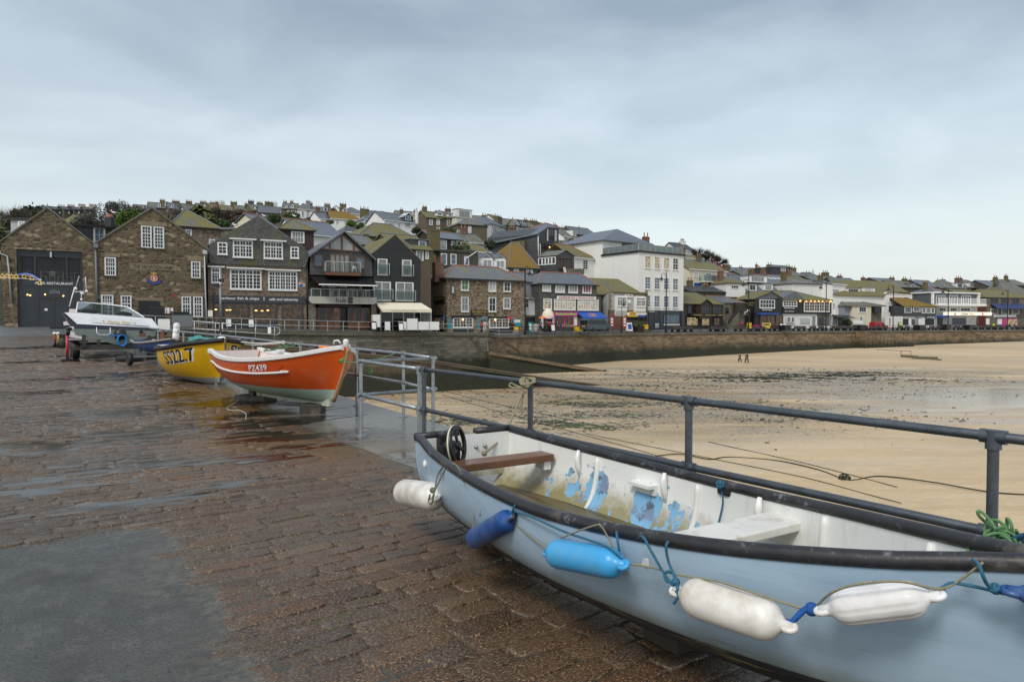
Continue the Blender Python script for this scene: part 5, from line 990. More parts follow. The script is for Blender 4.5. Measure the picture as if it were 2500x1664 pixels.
# ------------------------------------------------------------ buildings
class Bld:
    """facade frame: local x along the front, y back into the block, z up"""
    def __init__(s,name,label,cat,zone,x0,d0,x1,d1,zb=None,group=None):
        s.z=zone;a,b=px(zone,x0)[0],px(zone,x1)[0];A,B=Vector(XY(a,d0)),Vector(XY(b,d1));s.A=A;s.u=(B-A).normalized();s.n=Vector((-s.u.y,s.u.x));s.len=(B-A).length
        if zb is None:zb=max(interp(FT,(a+b)/2)[3] if d0 <interp(FT,a)[2]+12 else 0,hill_z(a,d0) if d0 >interp(FT,a)[2]+12 else-9)
        s.zb=zb;s.root=thing(name,label,cat,(A.x,A.y,zb),atan2(s.u.y,s.u.x),group);s.W=Matrix.Translation((A.x,A.y,zb)) @ Matrix.Rotation(atan2(s.u.y,s.u.x),4,'Z')
    def L(s,x,y,off=0,z=None):
        x,y=px(z or s.z,x,y);r=ray(x,y);o=s.A+s.n*off;k=o.dot(s.n)/Vector((r.x,r.y)).dot(s.n);q=r*k;return (Vector((q.x,q.y))-s.A).dot(s.u),q.z+CAMZ-s.zb
    def LS(s,x,y,u=0):           # point on the side wall plane local x = u -> (depth, z)
        x,y=px(s.z,x,y);r=ray(x,y);o=s.A+s.u*u;k=o.dot(s.u)/Vector((r.x,r.y)).dot(s.u);q=r*k;return (Vector((q.x,q.y))-s.A).dot(s.n),q.z+CAMZ-s.zb
    def R(s,x0,y0,x1,y1,off=0,side=None):
        f=(lambda x,y:s.LS(x,y,side)) if side is not None else (lambda x,y:s.L(x,y,off));ym,xm=(y0+y1)/2,(x0+x1)/2;a,b=f(x0,ym)[0],f(x1,ym)[0];return min(a,b),f(xm,y1)[1],max(a,b),f(xm,y0)[1]
    def mp(s,side=None):
        if side is None:return lambda u,z,o=0:Vector((u,-o,z))
        return lambda v,z,o=0:Vector((side-o,v,z))
    def wall(s,poly,D,mat,nm='wall',y0=0,px_=True,lift=0):
        pl=[s.L(*p) for p in poly] if px_ else poly;m=MB();m.prism(pl,lambda u,v,t:Vector((u,t,v)),y0,D);return m.build(nm,mat,s.root)
    def bx(s,r,o0,o1,mat,nm,parent=None,side=None,grow=0):
        """rectangle in zone pixels turned into a slab standing o0..o1 in front of the wall"""
        u0,z0,u1,z1=s.R(*r,side=side) if len(r) == 4 else r[:4];f=s.mp(side);m=MB();g=grow
        m.prism([(u0-g,z0-g),(u1+g,z0-g),(u1+g,z1+g),(u0-g,z1+g)],lambda u,v,t:f(u,v,t),o0,o1);return m.build(nm,mat,parent or s.root)
    def win(s,r,nx=2,ny=2,pane='pane',frame='frame',fw=.07,bw=.035,trans=None,hood=None,sill=True,side=None,o=.0,lights=1,nm='window',raw=False,dep=.09):
        u0,z0,u1,z1=r if raw else s.R(*r,side=side);f=s.mp(side);m=MB()
        def bar(a,b,c,d,h):m.prism([(a,b),(c,b),(c,d),(a,d)],lambda u,v,t:f(u,v,o+t),-.03,h)
        bar(u0-fw*.3,z0,u0+fw,z1,dep);bar(u1-fw,z0,u1+fw*.3,z1,dep);bar(u0+fw,z1-fw,u1-fw,z1,dep-.002);bar(u0+fw,z0,u1-fw,z0+fw,dep-.002)
        W,Hh=u1-u0-2*fw,z1-z0-2*fw;zt=[]
        if trans:zt=[z1-fw-Hh*trans];bar(u0+fw,zt[0]-fw*.45,u1-fw,zt[0]+fw*.45,dep-.012)
        for i in range(1,nx):
            k=i % max(1,nx // lights) == 0 and lights >1;w=(fw*.9 if k else bw)/2;x=u0+fw+W*i/nx;bar(x-w,z0+fw,x+w,z1-fw,dep-(.004 if k else .03))
        for j in range(1,ny):
            z=z0+fw+Hh*j/ny;bar(u0+fw,z-bw/2,u1-fw,z+bw/2,dep-.034)
        w=m.build(nm,MT[frame],s.root)
        p=MB();p.prism([(u0+.02,z0+.02),(u1-.02,z0+.02),(u1-.02,z1-.02),(u0+.02,z1-.02)],lambda u,v,t:f(u,v,o+t),-.04,.022);p.build('pane',MT[pane],w)
        if sill:q=MB();q.prism([(u0-.08,z0-.09),(u1+.08,z0-.09),(u1+.08,z0-.002),(u0-.08,z0-.002)],lambda u,v,t:f(u,v,o+t),-.02,dep+.06);q.build('sill',MT[frame] if sill is True else MT[sill],w)
        if hood:q=MB();q.prism([(u0-.35,z1+.03),(u1+.35,z1+.03),(u1+.35,z1+.17),(u0-.35,z1+.17)],lambda u,v,t:f(u,v,o+t),-.02,.42);q.build('hood',MT[hood],w)
        return w
    def sign(s,r,board,txts,lett='whitep',o=.12,bold=.02,side=None,nm='sign',thick=.08):
        b=s.bx(r,0.0,o,MT[board],nm,side=side) if board else None;f=s.mp(side)
        for t in txts:
            txt,x0,y0,x1,y1=t[:5];u0,z0,u1,z1=s.R(x0,y0,x1,y1,side=side);m=MB();m.text(txt,lambda u,v:f(u,v,o+.015),u0 if side is None else u1,z0,u1 if side is None else u0,z1,bold);m.build('lettering',MT[t[5] if len(t) >5 else lett],b or s.root,uv=False)
        return b
    def plane_roof(s,pts,th,mat,nm='roof',parent=None):
        """pts: polygons (local 3-D) making one roof; each gets a thickness downwards"""
        m=MB()
        for pl in pts:
            n=len(pl);v=[Vector(p) for p in pl];d=Vector((0,0,th));m.add(v+[q-d for q in v],[tuple(range(n)),tuple(range(2*n-1,n-1,-1))]+[(i,i+n,(i+1) % n+n,(i+1) % n) for i in range(n)])
        o=m.build(nm,mat,parent or s.root)
        bm=bmesh.new();bm.from_mesh(o.data);bmesh.ops.recalc_face_normals(bm,faces=bm.faces);bm.to_mesh(o.data);bm.free();return o
    def gable(s,eL,ap,eR,D,mat,over=.15,y0=-.15,th=.16,px_=True,parent=None):
        a,b,c=[s.L(*p) if px_ else p for p in (eL,ap,eR)];th2=th
        def ext(p,q):d=Vector((p[0]-q[0],p[1]-q[1])).normalized()*over;return (p[0]+d.x,p[1]+d.y)
        a2,c2=ext(a,b),ext(c,b);up=.10
        P3=lambda p,y:(p[0],y,p[1]+up)
        return s.plane_roof([[P3(a2,y0),P3(b,y0),P3(b,D),P3(a2,D)],[P3(b,y0),P3(c2,y0),P3(c2,D),P3(b,D)]],th2,mat,parent=parent)
    def chim(s,u,y,z0,z1,w,d,mat='chimney',pots=2,parent=None,potm='pot',ph=.5):
        m=MB();m.box(u-w/2,u+w/2,y-d/2,y+d/2,z0,z1);m.box(u-w/2-.06,u+w/2+.06,y-d/2-.06,y+d/2+.06,z1-.3,z1-.12);c=m.build('chimney',MT[mat],parent or s.root)
        for i in range(pots):
            q=MB();x=u if pots == 1 else u-w/2+.15+(w-.3)*i/(pots-1);q.lathe([(.12,-.02),(.13,.1),(.1,ph-.08),(.12,ph)],8,(x,y,z1));q.build('pot',MT[potm],c) if s.root == (parent or s.root) else q.build('pot',MT[potm],s.root)
        return c
    def hip(s,u0,u1,y0,y1,ze,zr,mat,hl=None,hr=None,over=.25,ridge=True,front=None):
        """roof with ridge along the front; hl, hr: hip insets (0 = gable end)"""
        a,b,c,d=u0-over,u1+over,y0-over,y1+over;ym=(c+d)/2;hl=(d-c)/2 if hl is None else hl;hr=(d-c)/2 if hr is None else hr
        if hl+hr >b-a-.1:k=(b-a-.1)/(hl+hr);hl,hr=hl*k,hr*k
        p,q=(a+hl,ym,zr),(b-hr,ym,zr);A,B,C,D_=(a,c,ze),(b,c,ze),(b,d,ze),(a,d,ze)
        pls=[[A,B,q,p],[C,D_,p,q]]
        if hl >.01:pls.append([D_,A,p])
        if hr >.01:pls.append([B,C,q])
        r=s.plane_roof(pls,.14,mat)
        if ridge:
            m=MB();e=Vector((0,0,.04));m.tube([Vector(p)+e,Vector(q)+e],.09,6)
            if hl >.01:m.tube([Vector(A)+e,Vector(p)+e],.08,6);
            if hr >.01:m.tube([Vector(B)+e,Vector(q)+e],.08,6)
            m.build('ridge_tiles',MT['redtile' if ridge is True else ridge],r)
        return r
    def pipe(s,pts,r=.06,mat='gutter',nm='drainpipe',o=.12):
        m=MB();m.tube([Vector((u,-o,z)) for u,z in [s.L(*p) for p in pts]],r,7);return m.build(nm,MT[mat],s.root,True)
    def glassrail(s,r,o,ret=None,nm='balustrade',posts=4,both=True):
        u0,z0,u1,z1=s.R(*r);m=MB();m.box(u0,u1,-o-.012,-o,z0,z1)
        if both:
            for u in (u0,u1):m.box(u-.006,u+.006,-o,-.02,z0,z1)
        g=m.build(nm,MT['clear'],s.root);m=MB();m.box(u0-.03,u1+.03,-o-.04,-o+.03,z1,z1+.05)
        for i in range(posts):u=lerp(u0,u1,i/(posts-1));m.box(u-.025,u+.025,-o-.03,-o+.02,z0,z1)
        m.build('rail',MT['galv_light'],g);return g
# ======== restaurant at far left
b=Bld('restaurant','rough stone gabled restaurant with tall dark glazed front, first from the left','building','A',-20,59.5,1005,63.4,1.12)
m=MB();f=lambda u,v,t:Vector((u,t,v));D=15
L=b.L;bl_,br_=L(45,1440),L(1003,1440);eL,ap,eR=L(5,545),L(490,200),L(985,580);o0,z0,o1,z1=b.R(178,642,858,1425);bl_=(bl_[0],-.3);br_=(br_[0],-.3)
m.prism([bl_,(o0,-.3),(o0,z1),(eL[0],z1),eL,(eL[0],z1)][:4]+[],f,0,.6);m.prism([(o1,-.3),br_,(br_[0],z1),(o1,z1)],f,0,.6);m.prism([(eL[0],z1),(br_[0],z1),(br_[0],eR[1]),ap,eL],f,0,.6)
m.box(eL[0]+.3,eL[0]+.6,.6,D,-.3,eL[1]);m.box(br_[0]-.5,br_[0],.6,D,-.3,eR[1]);b.wall=m.build('wall',MT['stone_brown'],b.root)
b.gable((5,545),(490,200),(985,580),D,MT['slate_moss'],.35,-.12)
zu=L(520,950)[1];zs=L(520,1003)[1]
m=MB();m.box(o0,o1,.3,.42,L(520,708)[1],z1);m.box(o0,o1,.28,.5,zs,zu)
for x in (o0+.1,L(360,800)[0],L(690,800)[0],o1-.1):m.box(x-.07,x+.07,.3,.44,zu,L(520,708)[1])
for x in (o0+.1,L(383,1200)[0],L(548,1200)[0],L(703,1200)[0],o1-.1):m.box(x-.07,x+.07,.3,.44,-.2,zs)
zt=L(520,1122)[1];m.box(o0,o1,.31,.43,zt-.06,zt+.06);m.box(o0,o1,.29,.45,-.25,.25);wn=m.build('window_wall',MT['charcoal'],b.root)
m=MB();m.box(o0,o1,.36,.38,zu,L(520,708)[1]);m.build('upper_glazing',MT['shade_glass'],wn);m=MB();m.box(o0,o1,.36,.38,.2,zs);m.build('lower_glazing',glass_dark('shop_glass',(.02,.026,.034),.08),wn)
m=MB();m.box(o0,o1,4.5,4.7,0,z1);m.box(o0,o1,.5,4.5,z1,z1+.1);m.box(o0,o1,.5,4.5,zu-.25,zu-.05);m.build('dining_room',plain('dark_interior',(.06,.068,.08),.8),b.root)
m=MB();m.text('ALBA RESTAURANT',lambda u,v:Vector((u,.26,v)),L(338,0)[0],L(500,992)[1],L(740,0)[0],L(500,966)[1],.015);m.build('lettering',MT['whitep'],wn,uv=False)
m=MB();m.text('alba',lambda u,v:Vector((u,.285,v)),L(490,0)[0],L(500,1083)[1],L(600,0)[0],L(500,1040)[1],-.005);m.build('lettering',plain('grey_lettering',(.25,.27,.3),.5),wn,uv=False)
b.bx((458,1240,492,1263),-.28,-.24,MT['whitep'],'door_notice',wn);b.bx((515,655,535,712),-.2,.0,MT['galv_light'],'lamp')
b.pipe([(0,640),(0,672),(75,700),(92,830),(118,1190)],.07,'galv_light');m=MB();
for x,w in ((245,.2),(640,.25)):u0=L(x,0)[0];m=MB();m.cbox((u0,-1.0,.75),.7,.7,.05);m.tube([(u0,-1.0,0),(u0,-1,.73)],.04,6);m.build('pavement_table',MT['black'],b.root) if False else None
for x,y in ((282,1098),(310,1104),(465,1095),(655,1110)):u,z=L(x,y);m=MB();m.ball((u,.30,z),.07,8);m.build('lamp',plain('warm_lamp_glow',(1,.55,.18),.4,emit=3.0),b.root,True)
def chair(w,loc,rz,lab,mat):
    r=thing('dining_chair',lab,'chair',loc,rz,'chairs in the upper dining room');m=MB();m.box(-.22,.22,-.22,.22,.43,.48);m.build('seat',mat,r);m=MB();m.box(-.2,.2,.18,.22,.72,.95);m.box(-.2,.2,.19,.21,.55,.66);m.build('backrest',mat,r)
    for x in (-.19,.19):
        for y,h in ((-.19,.43),(.2,.95)):q=MB();q.box(x-.025,x+.025,y-.025,y+.025,0,h);q.build('leg',mat,r)
pale=plain('pale_dining_wood',(.62,.48,.28),.5)
for x,rz,lb in ((445,1.4,'pale wooden dining chair left of the middle table behind the upper glass'),(537,3.14,'pale wooden dining chair with its back to the upper window, centre'),(620,-1.4,'pale wooden dining chair right of the middle table behind the upper glass'),(715,1.4,'pale wooden dining chair left of the right hand table behind the upper glass'),(825,-1.4,'pale wooden dining chair at the right end of the upper dining room')):
    u=L(x,900)[0];p=b.W @ Vector((u,1.2,zu-.05));chair(b,p,atan2(b.u.y,b.u.x)+rz,lb,pale)
for x,lb in ((270,'left dining table behind the upper restaurant glass'),(530,'middle dining table behind the upper restaurant glass'),(765,'right dining table behind the upper restaurant glass')):
    u=L(x,870)[0];p=b.W @ Vector((u,1.7,zu-.05));r=thing('dining_table',lb,'table',p,0,'tables in the upper dining room');m=MB();m.box(-.6,.6,-.4,.4,.86,.9);m.build('table_top',pale,r);m=MB();m.tube([(0,0,0),(0,0,.86)],.05,6);m.build('pedestal',pale,r)
# ======== salvation hall
b=Bld('stone_hall','broad rough stone gabled hall with carved lettering and round red crest','building','A',1003,63.5,2150,68.9,1.02)
L=b.L;pl=[(L(1012,1440)[0],-.3),(L(2140,1440)[0],-.3),L(2125,610),L(1572,195),L(1003,548)]
b.wall(pl,14,MT['stone_brown'],px_=False);b.gable((1003,548),(1572,195),(2125,610),14,MT['slate_moss'],.3,-.12,.2)
for r_,nx,ny,t in (((1085,713,1196,900),4,4,.5),((1463,388,1566,613),3,6,.33),((1592,398,1694,621),3,6,.33),((1980,755,2070,928),3,4,.5),((1050,1100,1170,1318),4,5,.35),((1253,1105,1358,1320),3,5,.38),((1882,1117,1973,1326),3,5,.35),((2002,1117,2093,1328),3,5,.35)):b.win(r_,nx,ny,trans=t,sill='stone_grey',fw=.1,bw=.05)
MT['lintel']=plain('granite_lintel',(.23,.185,.12),.8,scale=1.5,var=.3)
for r_ in ((1040,668,1240,705),(1425,345,1730,385),(1940,700,2100,748),(1030,1068,1190,1096),(1230,1070,1380,1098),(1860,1080,2110,1112),(1340,785,1830,842),(1400,1128,1690,1160)):b.bx(r_,0,.03,MT['lintel'],'lintel')
b.sign((1370,790,1805,838),None,[('THE SALVATION ARMY',1376,795,1800,833,'black')],o=.03,bold=.005)
b.bx((1435,1163,1660,1425),.0,.03,plain('dark_doorway',(.012,.012,.014),.4),'door');b.bx((1685,1225,1800,1297),.0,.07,MT['brownwood'],'noticeboard')
for r_ in ((1692,1232,1716,1262),(1722,1232,1754,1268),(1692,1268,1716,1290),(1726,1270,1752,1292),(1765,1235,1792,1270)):b.bx(r_,.07,.075,MT['whitep'],'notice_paper')
b.bx((1799,1093,1821,1122),0,.12,MT['red'],'alarm_box')
u,z=L(1593,930);m=MB();m.lathe([(.001,.06),(.36,.06),(.36,.0)],24,(u,0,z),(0,-1,0));cr=m.build('crest',MT['red'],b.root);m=MB();m.tube([(u+.27*cos(k*pi/12),-.065,z+.27*sin(k*pi/12)) for k in range(24)],.04,6,True);m.build('crest_ring',plain('cream_ring',(.65,.55,.35),.5),cr);m=MB();m.text('S',lambda a,c:Vector((a,-.072,c)),u-.11,z-.15,u+.11,z+.15,.03);m.build('lettering',MT['whitep'],cr,uv=False)
m=MB();m.add([(u-.2,-.05,z+.4),(u+.2,-.05,z+.4),(u+.24,-.05,z+.6),(u+.1,-.05,z+.5),(u,-.05,z+.64),(u-.1,-.05,z+.5),(u-.24,-.05,z+.6)],[(0,1,2,3,4,5,6)]);m.build('crown',MT['gold'],cr,uv=False);m=MB()
for k in range(10):
    a0,a1=pi*(1.12+.76*k/10),pi*(1.12+.76*(k+1)/10);m.quad(*[(u+rr*cos(a),-.06,z+.12+rr*.95*sin(a)) for rr,a in ((.72,a0),(.72,a1),(.52,a1),(.52,a0))])
m.build('blue_ribbon',MT['blue'],cr,uv=False)
b.pipe([(988,620),(998,1000),(1004,1200)],.09,'lead');b.bx((965,570,1012,618),0,.4,MT['lead'],'rain_hopper');b.pipe([(2112,680),(2125,1100),(2140,1435)],.07);b.bx((2092,640,2135,680),0,.35,MT['galv_light'],'rain_hopper')
# ======== slate-hung link behind the two gables
b=Bld('slate_link','low dark slate-hung link block with one white window between the two stone gables','building','A',740,66,1180,69,4)
L=b.L;b.wall([(L(740,0)[0],-3),(L(1180,0)[0],-3),L(1160,400),L(740,380)],9,MT['slate_dark'],px_=False);b.win((968,402,1082,556),2,2,'pane_blue',fw=.12);u0,u1=L(740,0)[0],L(1170,0)[0];z=L(950,380)[1];b.plane_roof([[(u0,-.3,z),(u1,-.3,z),(u1,9,z+.1),(u0,9,z+.1)]],.22,MT['black'])
# ======== fish and chip cafe
b=Bld('fish_cafe','cafe with mossy slate-hung gable over pinkish stone and long grey fascia','building','B',108,69.6,1092,74.0,.86)
L=b.L;u0,u1=L(112,900)[0],L(1088,900)[0];zt=L(600,762)[1]
b.wall([(u0,-.3),(u1,-.3),(u1,zt),(u0,zt)],14,MT['stone_pink'],px_=False)
b.wall([(130,745),(1078,785),(1112,655),(1062,590),(606,278),(128,560),(118,640)],12,MT['slate_hung'],'slate_gable',-.28)
b.gable((128,560),(606,278),(1062,592),12,MT['slate_moss'],.1,-.2,.1)
for r_,nx,ny,t,h,lt in (((208,538,300,655),2,3,.33,None,1),((360,517,552,685),6,4,.3,'frame',3),((664,533,848,698),6,4,.3,'frame',3),((927,582,1006,694),2,3,.33,None,1)):b.win(r_,nx,ny,trans=t,hood=h,lights=lt,fw=.11,bw=.045,o=.28)
for r_,nx,ny,t,lt in (((145,787,242,935),3,4,.3,1),((333,803,640,1000),8,5,.22,4),((712,820,995,1008),10,5,.22,5)):b.win(r_,nx,ny,trans=t,hood='frame',lights=lt,fw=.12,bw=.045)
b.sign((160,1064,1075,1135),'charcoal',[('harbour fish & chips',232,1076,618,1110),('cafe and takeaway',718,1086,1006,1120)],'frame',.16,.02);b.bx((663,1076,670,1112),.16,.18,MT['frame'],'divider')
for r_,nx in (((172,1137,262,1332),2),((270,1137,516,1332),4),((568,1137,795,1332),4)):b.win(r_,nx,1,'pane_lit_low','charcoal',trans=.22,fw=.1,sill=False);b.bx((r_[0],1334,r_[2],1392),0,.1,MT['charcoal'],'stall_riser')
b.win((848,1137,1050,1395),2,1,'pane_lit_low','charcoal',trans=.2,fw=.1,nm='door',sill=False);b.bx((1015,932,1070,975),0,.04,MT['whitep'],'poster');b.bx((1017,950,1060,973),.04,.045,MT['blue'],'poster_print');b.bx((1025,935,1068,946),.04,.045,MT['red'],'poster_print')
b.bx((112,1208,158,1270),0,.1,plain('lit_menu',(.8,.76,.62),.5,emit=.35),'menu_case');b.pipe([(1092,690),(1100,1100),(1105,1390)],.08,'black')
lamp_glow=plain('warm_lamp_glow',(1,.55,.18),.4,emit=3.0)
for x,y in ((190,1200),(300,1205),(330,1204),(588,1210),(648,1213),(705,1208),(1550,966),(1495,1300)):
    u,z=L(x,y);m=MB();m.ball((u,-.13,z),.085,8,1.6,.5,.6);m.build('lamp',lamp_glow,b.root,True) if x <1100 else None
# ======== timber bar with glazed gable
b=Bld('timber_bar','grey slate bar with glazed timber gable and two balconies, between cafe and black house','building','B',1118,74.0,1752,77.1,.74)
L=b.L;u0,u1=L(1122,750)[0],L(1745,750)[0];zg=L(1430,862)[1];zb2=L(1430,1075)[1];zc=L(1430,1145)[1];ap=L(1455,432);eL,eR=L(1128,655),L(1740,690)
b.wall([(u0,zg),(u1,zg),eR,ap,eL],17,MT['slate_dark'],px_=False);b.wall([(u0,-.3),(u1,-.3),(u1,zg),(u0,zg)],17,MT['stone_grey'],'lower_wall',2.6,px_=False)
b.gable((1128,655),(1455,428),(1740,690),17,MT['slate_grey'],.35,-.75,.22)
m=MB();pl=[L(1228,602),L(1640,625),L(1443,455)];m.prism(pl,lambda u,v,t:Vector((u,-t,v)),0,.05);g=m.build('gable_glazing',glass_dark('pale_gable_glass',(.30,.33,.33),.12),b.root);m=MB()
for x,yt in ((1320,535),(1440,455),(1556,545)):a,c=L(x,615),L(x,yt);m.box(a[0]-.09,a[0]+.09,-.14,0,a[1],c[1])
for a,c in ((pl[0],pl[1]),(pl[1],pl[2]),(pl[2],pl[0])):m.bar((a[0],-.07,a[1]),(c[0],-.07,c[1]),.16,.16)
m.build('timber_frame',MT['brownwood'],g)
for a,c in (((1358,510),(1408,595)),((1345,560),(1400,520)),((1460,520),(1500,585)),((1475,505),(1525,575)),((1250,598),(1420,605)),((1455,606),(1600,615))):p,q=L(*a),L(*c);m=MB();m.bar((p[0],-.055,p[1]),(q[0],-.055,q[1]),.07,.02);m.build('roof_truss',MT['frame'],g)
b.win((1163,650,1257,775),1,2,'pane_blue','brownwood',fw=.1,sill=False);b.win((1575,676,1667,797),1,2,'pane_blue','brownwood',fw=.1,sill=False);b.win((1320,650,1516,835),4,1,'pane_grey','brownwood',fw=.1,bw=.14,sill=False,nm='balcony_door')
p0,p1=L(1258,845),L(1606,845);m=MB();m.box(p0[0],p1[0],-1.2,0,p0[1]-.2,p0[1]+.12);m.build('balcony_floor',MT['brownwood'],b.root);b.glassrail((1260,738,1602,832),1.15,posts=5)
m=MB();a=L(1125,885);c=L(1750,930);m.add([(u0,0,a[1]+.2),(u1,0,a[1]+.2),(u1,-1.9,a[1]-.75),(u0+.6,-1.9,a[1]-.75),(u0,0,a[1]+.1),(u1,0,a[1]+.1),(u1,-1.9,a[1]-.85),(u0+.6,-1.9,a[1]-.85)],[(0,1,2,3),(7,6,5,4),(0,4,5,1),(1,5,6,2),(2,6,7,3),(3,7,4,0)]);aw=m.build('awning',MT['black'],b.root);m=MB();m.box(u0+.6,u1,-1.99,-1.9,a[1]-.86,a[1]-.72);m.build('awning_edge',MT['whitep'],aw)
m=MB();m.text('Bar / Kitchen / Lounge',lambda x,z:Vector((x,-1.93,z)),u0+.9,a[1]-1.08,u0+3.6,a[1]-.94);m.add([(u0+.6,-1.91,a[1]-1.15),(u1,-1.91,a[1]-1.15),(u1,-1.91,a[1]-.86),(u0+.6,-1.91,a[1]-.86)],[(0,1,2,3)][:0]);m.build('lettering',plain('grey_lettering2',(.35,.35,.35),.5),aw,uv=False)
m=MB();m.box(u0,u1,-.3,2.6,zc,zb2-.06);m.build('terrace_floor',MT['concrete'],b.root);f0,f1=L(1108,1107)[0],L(1770,1107)[0]
m=MB();m.prism([(f0,zc+.25),(f0+.3,zc),(f1-.3,zc),(f1,zc+.25),(f1,zb2),(f0,zb2)],lambda u,v,t:Vector((u,-t,v)),.3,.75);fs=m.build('concrete_fascia',MT['concrete'],b.root)
m=MB();q0,q1=L(1366,1132),L(1470,1086);wd=q1[0]-q0[0];hh=q1[1]-q0[1]
for ch_,k0,k1,hk in (('h',0,.29,1),('u',.37,.64,.74),('b',.71,1,1)):MB().text(ch_,lambda u,v:Vector((u,-.77,v)),q0[0]+wd*k0,q0[1],q0[0]+wd*k1,q0[1]+hh*hk,.02).build('letter',MT['charcoal'],fs,uv=False)
m=MB()
for y in (1094,1124):
    a,c=L(1482,y),L(1536,y);n=8;h=.18;pts=[(a[0]+h*(1-sin(pi*k/n)) if 0 else a[0]+h-h*sin(pi*k/n),a[1]+h*cos(pi*k/n)) for k in range(n+1)];pts += [(c[0]-h+h*sin(pi*k/n),a[1]-h*cos(pi*k/n)) for k in range(n+1)];m.prism(pts,lambda u,v,t:Vector((u,-t,v)),.75,.78)
m.build('logo_bar',MT['charcoal'],fs)
for i in range(5):u=lerp(u0+.4,u1-.4,i/4.0);
for i in range(6):
    a=lerp(u0+.1,u1-1.0,i/5.0);m=b.win((a,zb2,a+.85,zb2+2.0),1,1,'pane_grey' if i in (0,2,4) else 'pane','brownwood',fw=.1,raw=True,o=-2.55,sill=False,nm='terrace_door')
b.glassrail((1128,1003,1752,1072),.6,posts=8)
for x in (1378,1528,1685):u=L(x,1050)[0];r=thing('terrace_table','white terrace table behind the glass of the bar balcony, %s' % {1378:'left',1528:'middle',1685:'right'}[x],'table',b.W @ Vector((u,.3,zb2)),atan2(b.u.y,b.u.x),'tables on the bar terrace');m=MB();m.box(-.38,.38,-.38,.38,.7,.76);m.build('table_top',MT['whitep'],r);[MB().box(x2-.03,x2+.03,y2-.03,y2+.03,0,.7).build('leg',MT['whitep'],r) for x2 in (-.34,.34) for y2 in (-.34,.34)]
u,z=L(1548,835);m=MB();m.tube([(u-.3,-.7,z),(u-.1,-.7,z+.35),(u,-.7,z+.6),(u+.15,-.7,z+.5),(u+.25,-.7,z)],[.04,.1,.16,.13,.05],8);o=tag(m.build('folded_chair',MT['whitep'],None,True),'white folded chair on the upper bar balcony','chair');o.matrix_world=b.W
b.sign((1210,1149,1630,1176),'black',[('CAFE  BAR  RESTAURANT',1260,1158,1580,1170,'brownwood')],o=.0)
for x0,x1,pn in ((1175,1212,'pane'),(1212,1282,'pane'),(1282,1345,'pane'),(1355,1420,'pane_lit_low'),(1500,1562,'pane'),(1568,1642,'pane'),(1645,1712,'pane')):
    r_=(x0,1182,x1,1392);b.win(r_,1,3,pn,'brownwood',fw=.085,sill=False,nm='timber_door',o=.0);b.bx((x0+5,1330,x1-5,1390),.0,.05,MT['brownwood'],'door_panel')
b.bx((1108,1146,1172,1398),-.6,.45,MT['stone_grey'],'stone_pier');b.bx((1726,1146,1774,1402),-.6,.45,MT['stone_grey'],'stone_pier');b.bx((1422,1180,1500,1395),-.5,-.45,MT['black'],'doorway');b.bx((1172,1180,1726,1396),-1.2,-.9,MT['black'],'inner_wall')
u,z=L(1140,430)
# ======== black timber house
b=Bld('black_house','tall black boarded gabled house with four white balcony windows','building','B',1750,77.2,2222,79.9,.60)
L=b.L;pl=[(L(1756,900)[0],-.3),(L(2220,900)[0],-.3),L(2222,712),L(1968,462),L(1752,640)];b.wall(pl,11,MT['black_board'],px_=False);b.gable((1752,640),(1968,460),(2222,712),11,MT['slate_mossy'],.15,-.03,.12)
for r_,nx,ny,gr in (((1797,697,1888,855),1,1,(1790,748,1906,856)),((2040,708,2127,863),1,1,(2033,762,2146,866)),((1752,924,1922,1108),2,1,(1750,1003,1942,1106)),((1975,930,2147,1110),2,1,(1966,1013,2166,1112))):b.win(r_,nx,ny,'pane_grey' if ny else 'pane',bw=.1,fw=.11);b.glassrail(gr,.22,posts=2)
b.bx((1770,1235,2225,1420),-.02,.0,MT['black'],'shop_back');zA,zB=L(2000,1130)[1],L(2000,1226)[1];uA,uB=L(1772,1150)[0],L(2226,1150)[0]
m=MB();o=2.6;m.add([(uA,0,zA),(uB,0,zA),(uB+.3,-o,zB+.3),(uA,-o,zB+.3),(uB+.3,-o,zB-.05),(uA,-o,zB-.05),(uA,0,zA-.1),(uB,0,zA-.1)],[(0,1,2,3),(3,2,4,5),(0,3,5,6),(1,7,4,2),(6,5,4,7)]);b_aw=m.build('awning',MT['cream_cloth'],b.root);m=MB();m.text('HARBOUR FRONT CAFE',lambda u,v:Vector((u,-o-.01,v)),uA+1,zB+.03,uB-1.5,zB+.2);m.build('lettering',plain('grey_lettering2',(.35,.35,.35),.5),b_aw,uv=False)
m=MB();
for x in (uA+.6,uA+2.0,uA+3.3,uA+4.6,uB-.1):m.box(x-.06,x+.06,-.1,.0,0,zB+.2)
m.build('shop_frame',MT['galv_light'],b.root);m=MB();m.box(uA+.6,uB,-.04,-.02,.6,zB+.2);m.build('shop_glazing',MT['pane'],b.root)
m=MB();m.tube([(uB+.25,-o+.05,0),(uB+.25,-o+.05,zB)],.04,6);m.build('awning_post',MT['whitep'],b.root);m=MB();m.box(uB+.22,uB+.24,-o,0,.9,zB);m.build('side_screen',MT['clear'],b.root)
